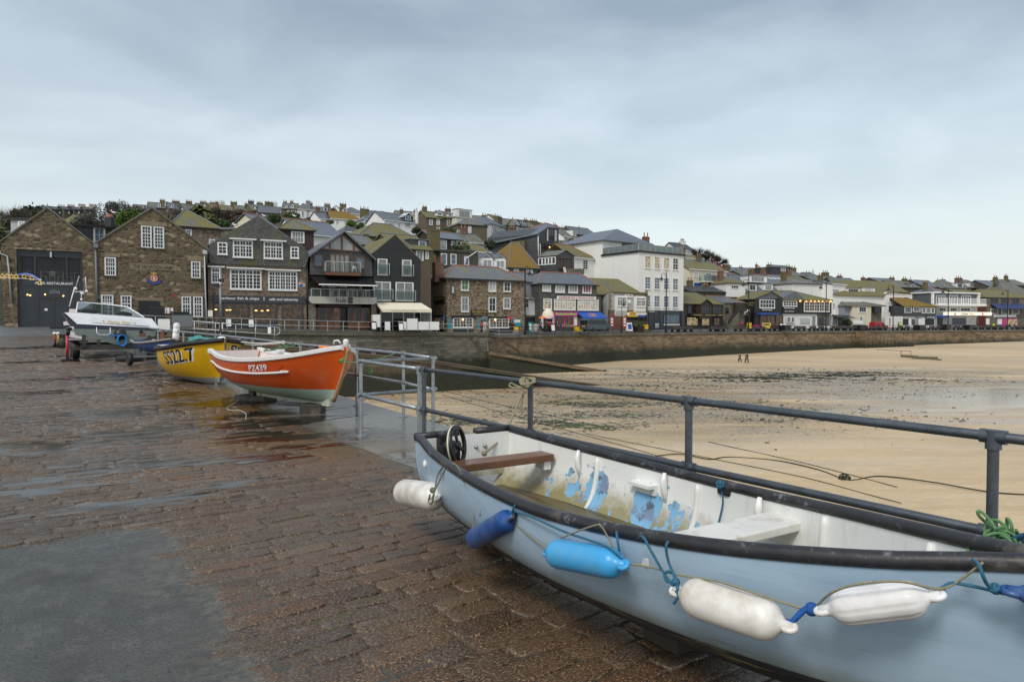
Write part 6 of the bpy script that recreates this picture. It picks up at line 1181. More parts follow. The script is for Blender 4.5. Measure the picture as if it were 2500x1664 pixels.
for x0,x1,y in ((1785,1842,1358),(1915,2000,1358),(2000,2108,1325),(2110,2220,1360),(2220,2318,1360)):
    u0,u1=L(x0,0)[0],L(x1,0)[0];zt=1.05 if y >1330 else 1.4;r=thing('cafe_screen','white canvas cafe windbreak panel in front of the black house, %s' % {1785:'narrow left one',1915:'second from left',2000:'tall middle one',2110:'fourth from left',2220:'rightmost one'}[x0],'windbreak',b.W @ Vector((0,-o-.05,0)),atan2(b.u.y,b.u.x),'windbreak panels of the cafe');m=MB();k=1.0;m.box(u0+.03,u1-.03,-.02,.02,.12,zt);m.build('canvas',MT['whitep'],r);[MB().box(u-.02,u+.02,-.03,.03,0,zt+.05).build('post',MT['galv'],r) for u in (u0+.02,u1-.02)]
# ======== inn
b=Bld('stone_inn','two-storey rubble stone inn with grey hipped roof and red ridge tiles','building','C',313,95,1198,102.6,.12)
L=b.L;u1=L(1196,1100)[0];ze=L(750,842)[1];Di=b.LS(33,1000)[0];b.wall([(0,-.3),(u1,-.3),(u1,ze),(0,ze)],Di,MT['stone_inn'],px_=False)
zr=L(660,692,Di/2)[1];hl,hr=L(412,680,Di/2)[0],L(902,705,Di/2)[0];b.hip(0,u1,0,Di,ze+.05,zr,MT['slate_inn'],hl+.25,u1+.25-hr)
m=MB();m.box(-.3,u1+.3,-.34,-.22,ze-.22,ze+.06);m.box(-.36,-.24,-.3,Di,ze-.22,ze+.06);m.build('gutter',MT['black'],b.root);b.pipe([(312,830),(310,1430)],.06,'black')
b.chim(1.1-1.6+.2,1.0 if 0 else 1.6,ze-.5,L(256,652,1.6)[1],1.35,.9,'brick',2,potm='redtile',ph=1.0);u=L(85,740,Di-.5)[0];b.chim(u,Di-.5,ze-.5,L(85,678,Di-.5)[1],1.1,.9,'brick',1,potm='redtile',ph=.9)
for r_,pn in (((487,842,570,963),'pane_green'),((797,857,878,975),'pane_white'),((965,865,1043,977),'pane'),((488,1037,570,1202),'pane_grey'),((797,1040,878,1202),'pane'),((963,1045,1040,1170),'pane_grey')):b.win(r_,2,2,pn,fw=.13,bw=.05)
for r_ in ((478,1008,580,1034),(790,1010,888,1037),(958,1018,1046,1042)):b.bx(r_,0,.04,MT['lintel'],'lintel')
b.sign((597,1185,781,1250),'black',[('THE LIFEBOAT INN',606,1193,772,1215,'gold'),('TRADITIONAL INN',620,1226,760,1238,'gold')]);b.bx((380,1243,648,1271),0,.14,MT['black'],'lintel');b.bx((793,1257,1033,1277),0,.14,MT['black'],'lintel')
b.win((398,1271,618,1380),6,3,'pane_lit_low',lights=3,fw=.12,bw=.045);b.win((805,1278,1022,1383),6,3,'pane_lit_low',lights=3,fw=.12,bw=.045);b.bx((395,1384,625,1438),0,.06,MT['charcoal'],'plinth_panel');b.bx((800,1386,1025,1440),0,.06,MT['charcoal'],'plinth_panel')
for x,y in ((503,1290),(868,1293)):u,z=L(x,y);m=MB();m.ball((u,-.12,z),.16,8,1,.4,1);m.build('lamp',lamp_glow,b.root,True)
for r_,ml in (((335,1286,383,1386),'teal'),((670,1280,770,1390),'teal'),((1075,1285,1160,1371),'teal')):q=b.bx(r_,0,.05,MT[ml],'poster');x0,y0,x1,y1=r_;b.bx((x0+8,y0+8,x1-8,y0+(y1-y0)*.45),.05,.055,MT['whitep' if x0 >1000 else 'lead'],'poster_print',q)
u,z=L(381,955);r=b.bx((360,900,402,1010),.3,.36,MT['charcoal'],'hanging_sign');b.bx((370,918,394,995),.36,.37,MT['galv_light'],'sign_picture',r);m=MB();m.box(L(358,880)[0]-.02,L(402,880)[0],-.36,-.3,z+1.45,z+1.52);m.build('sign_bracket',MT['iron'],r)
for r_ in ((98,860,126,950),(102,1045,130,1146)):b.win(r_,2,3,'pane_grey',side=0,fw=.1)
b.win((197,1268,292,1370),4,2,'pane_lit_low',side=0,fw=.1);b.bx((187,1242,300,1264),0,.14,MT['black'],'lintel',side=0);b.sign((187,1033,303,1113),'black',[('LIFEBOAT INN',200,1048,292,1066,'gold')],side=0);b.bx((195,1376,296,1432),0,.06,MT['black'],'plinth_panel',side=0);b.bx((282,1245,306,1290),.0,.1,MT['blue'],'blue_arrow_sign')
v,z=b.LS(152,877);m=MB();m.lathe([(.001,0),(.3,.02),(.42,.09),(.43,.12),(.3,.06),(.001,.03)],14,(-.3,v,z),(-.8,-.5,.3));m.tube([(0,v,z),(-.3,v,z)],.03,5);m.build('satellite_dish',MT['galv'],b.root,True)
# ======== inn's low wing and white alley house
b=Bld('alley_house','narrow white painted house with small window squeezed between inn and fish restaurant','building','C',1195,104.5,1400,106,.12)
L=b.L;b.wall([(0,-.3),(L(1340,0)[0],-.3),L(1335,1065),L(1195,1035)],8,MT['white_brick'],px_=False);zz=L(1280,858)[1];b.wall([L(1198,1040),L(1365,1050),(L(1365,0)[0],zz),(L(1198,0)[0],zz)],9,MT['greyblue'],'upper_wall',1.2,px_=False)
u0,u1=L(1185,0)[0],L(1400,0)[0];b.hip(u0-4,u1,1.2,9,zz,L(1300,765,5)[1],MT['slate_grey'],0,0);b.plane_roof([[(-.1,-.3,L(1270,1062)[1]),(L(1345,0)[0],-.3,L(1270,1062)[1]),(L(1345,0)[0],1.3,L(1270,1005)[1]),(-.1,1.3,L(1270,1005)[1])]],.1,MT['slate_moss'],'lean_to_roof')
b.win((1200,1050,1250,1162),1,2,'pane',fw=.1);b.bx((1200,1242,1345,1262),0,.15,MT['black'],'sign');b.sign((1210,1243,1335,1260),'black',[('THE LIFEBOAT INN',1215,1246,1330,1258,'gold')],o=.16);b.bx((1205,1265,1320,1430),0,.04,MT['black'],'doorway');b.bx((1322,1288,1350,1362),0,.08,MT['teal'],'poster')
# ======== fish restaurant with sweet shop
b=Bld('fish_restaurant','slate-hung restaurant above a magenta sweet shop and blue awning','building','C',1365,104.5,2048,110.3,.16)
L=b.L;u1=L(2015,1000)[0];u2=L(2046,1300)[0];ze=L(1700,893)[1];zm=L(1700,1025)[1];b.wall([(0,zm),(u1,zm),(u1,ze),(0,ze)],9,MT['slate_hung'],px_=False);b.wall([(-.1,-.3),(u2,-.3),(u2,zm),(-.1,zm)],9,MT['slate_hung'],'lower_wall',-.25,px_=False)
zr=L(1600,766,4.5)[1];b.hip(0,u1,0,9,ze,zr,MT['slate_grey'],L(1385,752,4.5)[0]+.25,u1+.25-L(1832,778,4.5)[0])
m=MB();m.box(-.3,u1+.3,-.36,-.24,ze-.2,ze+.02);m.build('gutter',MT['black'],b.root)
for r_,pn in (((1403,880,1495,972),'pane_white'),((1548,890,1650,985),'pane_white'),((1698,895,1797,990),'pane_grey'),((1855,905,1950,993),'pane')):b.win(r_,3,1,pn,fw=.13,bw=.1)
cur=plain('red_curtain',(.35,.05,.10),.8);
for x0,x1 in ((1862,1882),(1920,1942)):b.bx((x0,912,x1,986),.02,.03,cur,'curtain')
b.win((1405,1055,1495,1173),2,4,'pane_lit',trans=.2,fw=.14,bw=.05,o=.25);b.win((1525,1062,1762,1182),16,5,'pane_lit',lights=8,trans=.2,fw=.14,bw=.04,o=.25);b.win((1790,1066,2020,1186),16,5,'pane_lit',lights=8,trans=.2,fw=.14,bw=.04,o=.25)
b.sign((1555,1030,1990,1064),'whitep',[('KINGFISHER FISH & CHIP RESTAURANT',1575,1037,1975,1058,'red')],o=.42);b.sign((1520,1206,1781,1252),'pink',[('Rubydoobies',1533,1214,1768,1246,'green_lt')],o=.5,bold=.04)
m=MB();uA,uB=L(1785,1210)[0],L(2048,1210)[0];zA,zB=L(1915,1206)[1],L(1915,1266)[1];m.add([(uA,-.25,zA),(uB,-.25,zA),(uB+.15,-1.7,zB),(uA+.15,-1.7,zB),(uA+.15,-1.7,zB-.2),(uB+.15,-1.7,zB-.2),(uA,-.25,zA-.2),(uB,-.25,zA-.2)],[(0,1,2,3),(3,2,5,4),(1,7,5,2),(0,3,4,6),(4,5,7,6)]);aw=m.build('blue_awning',MT['blue_cloth'],b.root);org=plain('orange_lettering',(.75,.35,.08),.5);m=MB()
for t,a,c in (('ICE CREAM',.28,.52),('BAGUETTES',.62,.86)):m.text(t,lambda u,v:Vector((u,lerp(-1.7,-.25,v)-.02,lerp(zB,zA,v)+.02)),lerp(uA,uB,.36),1-c,lerp(uA,uB,.66),1-a,.02)
m.build('lettering',org,aw,uv=False)
m=MB();u,z=L(1453,1268);
for k in range(7):
    a0,a1=pi/2*k/7,pi/2*(k+1)/7
    for j in range(10):
        b0,b1=pi*j/10,pi*(j+1)/10;R_=1.05;m.quad(*[(u+R_*cos(bb)*cos(aa),-.25-R_*.9*sin(bb)*cos(aa),z+R_*1.3*sin(aa)) for aa,bb in ((a0,b0),(a0,b1),(a1,b1),(a1,b0))])
m.build('dome_awning',MT['cream_cloth'],b.root,True)
b.win((1528,1255,1640,1380),2,1,'pane_lit_low','pink',fw=.12,o=.25,sill=False);b.win((1642,1255,1742,1380),1,1,'pane_lit_low','pink',fw=.12,o=.25,sill=False);b.bx((1742,1255,1782,1380),.25,.3,MT['whitep'],'door');b.bx((1785,1270,2040,1380),.25,.28,plain('tan_shopfront',(.16,.11,.075),.5),'shopfront');b.bx((1395,1275,1512,1435),.25,.28,MT['black'],'doorway')
for i,c in enumerate(('blue','teal','yellow','pink','red','green_lt')*3):x=1600+i*7.6;b.bx((x,1348,x+6.5,1376),.30,.36,MT[c],'sweet_display')
for x in (1378,1502):b.bx((x,1255,x+22,1385),.25,.35,MT['whitep'],'menu_board')
# ======== tourist office
b=Bld('grey_quoin_house','pale grey rendered house with stone quoins, two white bay windows and mossy hipped roof','building','D',330,112,792,116.4,.2)
L=b.L;u1=L(790,1200)[0];ze=L(560,950)[1];sl=b.LS(180,1100)[0];D=9;b.wall([(0,-.3),(u1,-.3),(u1,ze-.3),L(765,945),L(372,935),(0,ze-.4)],D,MT['grey'],px_=False);b.wall([(.0,-.3),(u1,-.3),(u1,L(560,1160)[1]),(.0,L(560,1160)[1])],.5,MT['stone_grey'],'stone_base',-.04,px_=False)
apx=L(432,786,5);zr=apx[1];A,B,C,Dd=(-.4,-.3,ze-.4),(u1+.5,-.3,ze-.55),(u1+.5,D,ze-.5),(-.4,D,ze-.4);k1,k2=(apx[0],5,zr),(apx[0]-9,5.5,zr)
b.plane_roof([[(-.4,1.2,ze-.3),(L(372,930)[0],-.3,ze+.1),(L(762,945)[0],-.3,ze+.05),(u1+.6,.3,ze-.7),k1],[(u1+.6,.3,ze-.7),(u1+.6,D,ze-.7),k1],[(-10,1.0,ze-.6),(-.4,1.2,ze-.3),k1,k2],[(u1+.6,D,ze-.7),(-10,D,ze-.7),k2,k1]],.14,MT['slate_mossy']);b.wall([(-9.5,-.3),(0,-.3),(0,ze-.4),(-9.5,ze-.6)],D,MT['darkwall'],'rear_wall',1.6,px_=False)
for r_ in ((400,1003,516,1112),(628,1010,738,1117)):
    w=b.win(r_,6,5,'pane',lights=2,trans=.25,fw=.14,bw=.05,o=.5);u0,z0,uu,z1=b.R(*r_);m=MB();m.add([(u0-.1,0,z0-1.8),(uu+.1,0,z0-1.8),(uu+.1,-.5,z0-.75),(u0-.1,-.5,z0-.75),(u0-.1,0,z1+.2),(uu+.1,0,z1+.2),(uu+.1,-.5,z1+.1),(u0-.1,-.5,z1+.1)],[(0,1,2,3),(3,2,6,7),(0,3,7,4),(1,5,6,2),(7,6,5,4)]);m.build('bay',MT['white'],b.root)
for i in range(8):
    for uu in (0,u1):z0=L(560,1160)[1]+i*.43;w=.55 if i % 2 else .35;MB().box(uu-(.04 if uu == 0 else w),uu+(w if uu == 0 else .04),-.03,.1,z0,z0+.39).build('quoin',MT['lintel'],b.root)
b.sign((515,965,606,1008),'whitep',[('ST IVES',525,978,596,994,'charcoal')]);q=b.bx((530,1040,586,1088),0,.1,MT['whitep'],'sign');b.bx((532,1072,584,1084),.1,.11,plain('green_band',(.1,.45,.15),.5),'sign_band',q)
b.bx((380,1228,478,1385),0,.05,MT['brownwood'],'door');redw=MT['red']
for r_ in ((340,1212,540,1228),(338,1245,378,1380),(490,1245,530,1380)):b.bx(r_,0,.1,redw,'red_board')
for x in (345,497):
    for y in (1255,1290,1330):b.bx((x,y,x+26,y+26),.1,.11,MT['whitep'],'menu_print')
b.bx((540,1225,785,1400),0,.04,MT['black'],'shop_opening');b.bx((525,1188,760,1218),0,.3,MT['whitep'],'fascia');b.sign((555,1183,628,1210),'yellow',[('SHOP',565,1189,618,1204,'black')],o=.5);b.bx((536,1218,650,1240),.1,.4,MT['yellow'],'yellow_awning');b.bx((650,1218,740,1245),.1,.4,MT['blue'],'blue_awning')
# ======== white tower block
b=Bld('white_building','tall smooth white building with rows of sash windows and glass roof terrace','building','D',678,121.5,1236,129.0,.25)
L=b.L;u1=L(1218,900)[0];zt=L(950,492)[1];Ds=9.2;zsf=L(1000,1165)[1];b.wall([(0,zsf),(u1,zsf),(u1,zt),(0,zt)],Ds,MT['white'],px_=False);b.wall([(0,-.3),(u1,-.3),(u1,zsf),(0,zsf)],Ds,MT['charcoal'],'shopfront',.06,px_=False)
m=MB();m.box(-.25,u1+.25,-.25,Ds+.2,zt,zt+.32);m.build('cornice',MT['black'],b.root)
rows=[[(752,513,825,660),(868,520,935,666),(977,528,1047,673),(1087,537,1152,680)],[(752,765,822,908),(868,768,932,913),(977,772,1045,917),(1085,780,1150,925)],[(752,980,820,1126),(865,987,932,1130),(975,988,1045,1132),(1085,992,1150,1131)]]
cols=[L(x,800)[0] for x in (788,900,1011,1119)]
for ri,rw in enumerate(rows):
    zz=[b.R(*r_) for r_ in rw];a=sum(q[1] for q in zz)/4;c=sum(q[3] for q in zz)/4;w=sum(q[2]-q[0] for q in zz)/8
    for ci,u in enumerate(cols):b.win((u-w,a,u+w,c),2,4,'pane_lit' if ri == 0 and ci <3 else 'pane_blue' if ri else 'pane',raw=True,fw=.12,bw=.05,trans=.5)
for r_ in ((805,1195,870,1380),(870,1195,930,1380)):b.win(r_,2,1,'pane','charcoal',fw=.14,sill=False)
b.win((978,1205,1170,1320),5,1,'pane_blue','charcoal',fw=.14,sill=False);b.bx((978,1322,1170,1345),0,.08,MT['galv_light'],'sill_band');b.bx((868,1318,925,1370),0,.05,MT['galv_light'],'door_panel');b.sign((795,1168,875,1188),'charcoal',[('HARBOUR BAR',800,1171,870,1184)],o=.1)
for x in (935,1190):b.bx((x,1168,x+35,1385),0,.12,MT['charcoal'],'pilaster')
m=MB();m.box(.1,u1-.1,.15,.17,zt+.3,zt+1.5);m.box(.1,.12,.15,Ds,zt+.3,zt+1.5);m.box(u1-.12,u1-.1,.15,Ds,zt+.3,zt+1.5);g=m.build('terrace_glass',MT['clear'],b.root);m=MB()
for i in range(9):u=lerp(.1,u1-.1,i/8);m.box(u-.03,u+.03,.1,.2,zt+.3,zt+1.5)
for i in range(1,7):y=lerp(.15,Ds,i/6);m.box(.07,.15,y-.03,y+.03,zt+.3,zt+1.5);m.box(u1-.15,u1-.07,y-.03,y+.03,zt+.3,zt+1.5)
m.box(.05,u1-.05,.12,.2,zt+1.5,zt+1.54);m.box(.06,.14,.15,Ds,zt+1.5,zt+1.54);m.build('terrace_posts',MT['galv_light'],g)
# taller set-back block with slate roof
z2=L(310,328,Ds)[1];uu1=L(812,350,Ds+.2)[0];m=MB();m.box(-.02,uu1,Ds,Ds+13,-.3,z2);m.build('rear_block',MT['white'],b.root)
w0,w1=L(485,400,Ds)[0],L(768,400,Ds)[0];m=MB();m.box(w0,w1,Ds-.05,Ds,zt+.3,z2-.2);m.build('terrace_window',MT['pane'],b.root);m=MB()
for k in range(5):x=lerp(w0,w1,k/4);m.box(x-.07,x+.07,Ds-.12,Ds-.04,zt+.3,z2-.2)
m.build('terrace_door_frame',MT['charcoal'],b.root)
ex0,ex1,ey0,ey1=-.5,uu1+.5,Ds-.6,Ds+13.5;kx_,zr=L(425,190,Ds+4.5);b.plane_roof([[(ex0,ey0,z2),(ex1,ey0,z2),(kx_,Ds+4.5,zr)],[(ex0,ey1,z2),(ex0,ey0,z2),(kx_,Ds+4.5,zr),(kx_,ey1-1,zr)],[(ex1,ey0,z2),(ex1,ey1,z2),(kx_,ey1-1,zr),(kx_,Ds+4.5,zr)],[(ex1,ey1,z2),(ex0,ey1,z2),(kx_,ey1-1,zr)]],.15,MT['slate_blue'])
u,z=L(768,285,Ds+5);b.chim(u,Ds+5,z-3,z,1.3,.9,'brick',2,ph=.9)
b.pipe([(322,520),(318,800)],.06,'lead',o=-Ds+.3)
# ------------------------------------------------------------ houses on the hill and along the right of the harbour
def dormer(b,x0,x1,yt,yb,D,mat='frame',pane='pane_blue',off=.5,flat=False,roofm='slate_grey',z=None,wn=None):
    u0,za=b.L(x0,yb,off,z);u1,zt=b.L(x1,yt,off,z);h=zt-za
    m=MB()
    if flat:m.box(u0,u1,off,off+2.6,za,zt)
    else:m.prism([(u0,za),(u1,za),(u1,za+h*.62),((u0+u1)/2,zt),(u0,za+h*.62)],lambda u,v,t:Vector((u,t,v)),off,off+2.6)
    d=m.build('dormer',MT[mat],b.root);m=MB();k=.62 if not flat else .85
    if wn:wu0,wz0=b.L(wn[0],wn[3],off,z);wu1,wz1=b.L(wn[2],wn[1],off,z)
    else:wu0,wu1,wz0,wz1=u0+(u1-u0)*.17,u1-(u1-u0)*.17,za+h*.14,za+h*k
    n=max(1,min(4,round((wu1-wu0)/.7)));g=.1
    for i in range(n):a=lerp(wu0,wu1,i/n)+g/2;c=lerp(wu0,wu1,(i+1)/n)-g/2;m.box(a,c,off-.03,off+.1,wz0,wz1)
    if mat != 'frame':MB().box(wu0-.08,wu1+.08,off-.015,off+.1,wz0-.08,wz1+.08).build('dormer_frame',MT['frame'],d)
    m.build('pane',MT[pane],d);m=MB();e=.16
    if flat:m.box(u0-e,u1+e,off-e,off+2.7,zt,zt+.12);m.build('dormer_roof',MT['lead'],d)
    else:
        a,c,t=(u0-e,za+h*.56),(u1+e,za+h*.56),((u0+u1)/2,zt+.06);q=[]
        o=b.plane_roof([[(a[0],off-e,a[1]),(t[0],off-e,t[1]),(t[0],off+2.7,t[1]),(a[0],off+2.7,a[1])],[(t[0],off-e,t[1]),(c[0],off-e,c[1]),(c[0],off+2.7,c[1]),(t[0],off+2.7,t[1])]],.1,MT[roofm],'dormer_roof',d)
    return d
def house(label,zone,x0,x1,ye,yr,d,kind='side',wall='white',roof='slate_moss',D=7.5,dd=0,wins=(),chim=(),dorm=(),hl=None,hr=None,ax=None,name='house',ridge=None,zb=None,group=None,nx=2,ny=2,frame='frame',fw=.14,bot=None):
    b=Bld(name,label,'house',zone,x0,d,x1,d+dd,zb,group);xm=(x0+x1)/2;u1=b.len;ze=b.L(xm,ye)[1];lo=-2.5 if bot is None else bot
    if kind == 'gable':
        ax=ax or xm;ap=b.L(ax,yr);b.wall([(0,lo),(u1,lo),(u1,ze),ap,(0,ze)],D,MT[wall],px_=False);b.gable((0,ze),ap,(u1,ze),D,MT[roof],.25,-.2,.14,px_=False)
    else:
        b.wall([(0,lo),(u1,lo),(u1,ze),(0,ze)],D,MT[wall],px_=False)
        if kind == 'flat':
            m=MB();m.box(-.2,u1+.2,-.25,D+.2,ze,ze+.22);m.build('roof',MT[roof],b.root)
        else:
            zr=b.L(xm,yr,D/2)[1]
            if kind == 'side':hl,hr=hl or 0,hr or 0
            else:
                mx=min(u1/2+.2,D/2+.25);hl=mx if hl is None else hl;hr=mx if hr is None else hr
            b.hip(0,u1,0,D,ze,zr,MT[roof],hl,hr,ridge=ridge or 'lead')
            m=MB();m.box(-.25,u1+.25,-.33,-.24,ze-.16,ze+.0);m.build('gutter',MT['frame' if wall in ('white','cream') else 'black'],b.root)
            if hl == 0 and hr == 0:      # close the gable ends
                for u in (0,u1):MB().prism([(0,ze-.02),(D,ze-.02),(D/2,zr-.25)],lambda y,z,t,u=u:Vector((u+t,y,z)),-.0 if u == 0 else-.2,.2 if u == 0 else 0).build('gable_wall',MT[wall],b.root)
    for w in wins:b.win(w[:4],w[5] if len(w) >5 else nx,w[6] if len(w) >6 else ny,w[4] if len(w) >4 and w[4] else 'pane',frame,fw=fw,bw=.06,sill=False)
    if not chim and kind in ('side','hip') and d >130 and u1 >4:
        hsh=int(abs(x0*7+d*13+ye));k=.2+.6*((hsh % 10)/10);zc_=b.L(xm,yr,D/2)[1];b.chim(u1*k,D/2,zc_-1,zc_+1.3,1.1,.8,'chimney' if hsh % 3 else 'brick',2,ph=.6)
    for c in chim:
        u,zt=b.L(c[0],c[1],D/2);w=abs(b.L(c[0]+c[2],c[1],D/2)[0]-u);b.chim(u,D/2,zt-3.4,zt,w,min(1.2,max(.7,w)),c[4] if len(c) >4 else 'chimney',c[3] if len(c) >3 else 2,ph=.65)
    for q in dorm:dormer(b,*q[:4],D,*(q[4:]))
    return b
sky='terrace houses along the skyline'
# far left, behind the stone gables
for x0,x1,yt,n in ((915,1050,158,5),(1060,1212,158,7),(1222,1392,150,8),(1400,1560,150,7)):
    house({915:'dark terrace house with red chimney pots, nearest the left stone gable top',1060:'dark terrace house with red chimney pots, second from the left gable',1222:'dark terrace house with pale stack and dense black pots, third along the skyline',1400:'dark terrace house with pale stack at the edge of the bare scrub'}[x0],'R',x0,x1,215,178,215,'side','darkwall','slate_dark',8,2,chim=(((x0+x1)/2,yt,120,n,'grey_stack' if x0 <1200 else 'cream'),),wins=((x0+30,235,x0+50,275),),group=sky) if MT.setdefault('grey_stack',MT['brown']) else None
house('slate gabled house end beside the apex of the left stone gable','R',752,925,205,160,214,'side','darkwall','slate_grey',7,2,chim=((757,148,14,1),))
house('small house with yellow mossy roof below the dark terrace at left','R',1005,1228,420,295,135,'side','darkwall','slate_mossy',8)
b=house('flat roofed grey extension behind the left slope of the left stone gable','R',205,600,372,350,78,'flat','grey','black',8,wins=((300,395,400,480,'pane_grey'),))
SKY=[(-20,190,265,205,'slate_blue',((0,50,200,262,'frame','pane_blue',.5,True),(62,115,205,262,'frame','pane_blue',.5,True)),((150,165,40,2),),'pale flat dormers and blue slates at the left end'),
 (185,500,250,165,'slate_moss',((300,345,172,236,'frame','pane_grey',.5,True),(410,455,152,216,'frame','pane_blue',.5,True)),((370,128,85,5),),'broad mossy slope and two flat white dormers'),
 (505,735,268,172,'slate_grey',((508,556,165,238),(640,690,186,232,'slate_grey')),((585,138,115,4),),'white gabled dormer left and wide mossy stack'),
 (738,950,272,188,'slate_moss',((845,886,190,240),(700,752,212,270)),((792,142,90,4),),'long stepped mossy stack above two white dormers'),
 (955,1195,252,185,'slate_moss',((950,992,205,252),(1045,1080,182,225,'frame','pane_blue',.5,True)),((1022,152,98,5),(1165,160,70,3)),'double stacks behind the palm'),
 (1200,1335,280,195,'slate_mossy',(),((1238,152,36,2,'brick'),(1318,150,70,3,'white')),'one red and one white stack above the bare bushes'),
 (1338,1560,292,212,'slate_mossy',((1432,1476,222,296),),((1510,152,95,2),),'small white dormer below a big lichen stack'),
 (1565,1835,300,215,'slate_moss',(),((1785,135,88,3,'darkwall'),(1700,180,34,2)),'tall dark stack and plain mossy slope'),
 (1838,1990,300,205,'slate_moss',((1858,1905,198,266),),((1925,168,80,5),),'white dormer and row of five pots'),
 (1992,2150,300,212,'slate_moss',((1984,2034,224,300),),((2070,152,110,3),(2170,165,50,2,'white')),'lichen stack left of the pale blue white house')]
for x0,x1,ye,yr,rf,dm,ch,lb in SKY:house('skyline terrace house with '+lb,'M',x0,x1,ye,yr,262,'side','brown',rf,8,3,dorm=dm,chim=ch,wins=((x0+30,ye+14,x0+60,ye+46),(x1-60,ye+14,x1-30,ye+46)),group=sky)
house('brown stone terrace end with white bays, left of the pale blue white house','M',1925,2370,330,228,236,'side','stone_grey','slate_grey',8,3,dorm=((2308,2352,182,262,'frame','pane',.4),),wins=((2258,303,2338,412,None,3,2),),chim=((2330,150,60,3),))
b=house('pale blue white house end with tall slim grey chimney on the skyline','N',182,508,272,182,236,'hip','white','slate_moss',9,4,wins=((240,290,272,374,None,1),(432,325,464,402,None,1)),chim=((392,170,34,2,'brick'),));u,z=b.L(346,130);b.chim(u,.5,z-9,z,1.2,1.0,'greyblue',1)
house('brown fronted house with dormers joined to the pale blue white house','N',-60,180,262,172,235,'side','brown','slate_moss',8,1,wins=((5,290,46,362),(75,282,150,352,None,3)),dorm=((66,112,168,246),(-30,10,180,245)),chim=((80,148,50,3),))
house('blue slate house with flat white dormer behind green bushes','N',425,720,308,232,250,'side','greyblue','slate_blue',8,2,dorm=((590,650,232,300,'frame','pane',.5,True),),chim=((648,195,95,6),))
house('small white gabled house peeping over the skyline left of the lichen stack','N',730,850,262,206,262,'gable','white','slate_grey',6,wins=((765,232,790,260),))
house('slate hipped house with red ridges and white dormer above the long white house','N',860,1300,342,245,243,'hip','cream','slate_grey',9,4,dorm=((896,966,235,306),),chim=((898,185,95,3),(1262,292,36,1,'brick')),ridge=True)
house('white cottage with grey slate roof, left half of the long white pair','N',555,780,428,330,196,'side','white','slate_grey',8,3)
house('white cottage with orange mossy roof, right half of the long white pair','N',720,1200,428,312,197,'side','white','orange_moss',8,4,wins=((790,440,828,496),(915,435,947,490)),chim=((1205,258,58,2),),hr=3.5,ridge=True)
house('white gable end with grey slate roof on the skyline above the timber bar','N',1292,1452,352,292,250,'side','white','slate_grey',7,2)
b=house('white house with glazed gable porch and blue slate hips above the mossy hall roof','N',1250,1562,440,356,178,'hip','white','slate_blue',9,3,wins=((1495,465,1520,520),),dorm=((1332,1458,385,500,'frame','pane_blue',-.6,False,'slate_blue'),))
b.glassrail((1200,492,1498,560),1.6,posts=9)
house('small blue roofed white house with dormer left of the glazed porch house','N',1245,1400,400,345,205,'side','white','slate_blue',7,dorm=((1308,1362,350,400,'frame','pane',.5,True),))
b=house('white bungalow with dark gabled dormer and white chimney on the hill','N',1570,2062,465,346,168,'side','white','slate_grey',9,6,wins=((1640,487,1702,556,'pane_grey',3,1),(1768,487,1815,560,'pane_grey'),(1884,480,1980,556,'pane_grey',4,1)),dorm=((1868,2024,338,462,'slate_dark','pane_blue',.3,False,'frame',None,(1897,380,1978,434)),),chim=((2078,290,24,1,'white'),))
house('mossy roofed house with white dormer behind the left of the white bungalow','N',1580,1822,425,342,215,'side','brown','slate_moss',8,3,dorm=((1660,1720,348,402,'frame','pane',.5,True),),chim=((1832,275,40,2),))
house('row house with pale window band on the skyline behind the white bungalow','N',1800,2080,345,302,240,'side','cream','slate_moss',8,3,wins=((1830,320,1880,345),(2005,318,2055,345)),chim=((2045,285,26,1),))
house('narrow brown house with white gabled top and dark balcony right of the bungalow','N',2135,2252,345,272,222,'gable','brown','slate_moss',7,wins=((2165,318,2235,362,'pane'),(2172,455,2215,520,'pane_grey')),chim=((2180,255,40,3,'brick'),))
house('brown terrace house with mossy roof and one dormer above the dark boarded house','Q',12,248,192,105,205,'side','brown','slate_mossy',8,3,wins=((48,208,93,294,'pane_grey'),(153,203,197,290,'pane_white'),(155,318,197,364)),dorm=((158,238,78,156),))
house('brown terrace house with red chimney and dormer left of the flat cream dormer','Q',250,432,192,108,208,'side','brown','slate_mossy',8,3,wins=((302,215,343,300),(390,210,426,295)),dorm=((316,378,98,166),),chim=((315,58,58,2,'brick'),))
b=house('cream house crowned by a wide flat glazed dormer on the skyline','Q',432,760,188,150,208,'hip','cream','slate_moss',9,5,wins=((432,215,469,290,'pane_white'),(502,200,574,276,'pane_white')));dormer(b,440,664,82,176,9,'frame','pane_grey',.8,True)
house('dark brown pebbledashed house end with lichen chimney in the middle of the hill','Q',460,940,290,222,172,'hip','brown','slate_moss',10,4,wins=((607,308,649,405,'pane_white'),(448,365,515,420)),chim=((832,150,50,2),),hl=4)
house('grey house front with stacked white bay windows right of the dark brown end wall','Q',942,1142,302,222,175,'hip','grey','slate_grey',9,8,wins=((958,300,1060,408,'pane_grey',4,2),(960,432,1062,545,'pane_grey',4,2),(1090,340,1115,430)),chim=((1035,170,70,3),))
for x0,x1,ax,lb in ((1150,1270,1212,'left'),(1272,1372,1318,'right')):house('half timbered gabled villa on the skyline, %s of the pair beside the grey bay house' % lb,'Q',x0,x1,305,208,194,'gable','stone_grey','slate_moss',9,5,ax=ax,wins=((x0+28,330,x0+95,415,'pane_grey',3),(ax-22,240,ax+22,290,'pane_white',4,1)),group='half timbered villas')
house('mossy roofed villa with white side wall behind the half timbered gables','Q',1065,1170,290,198,198,'side','white','slate_mossy',8,4,chim=((1245,205,14,1,'brick'),))
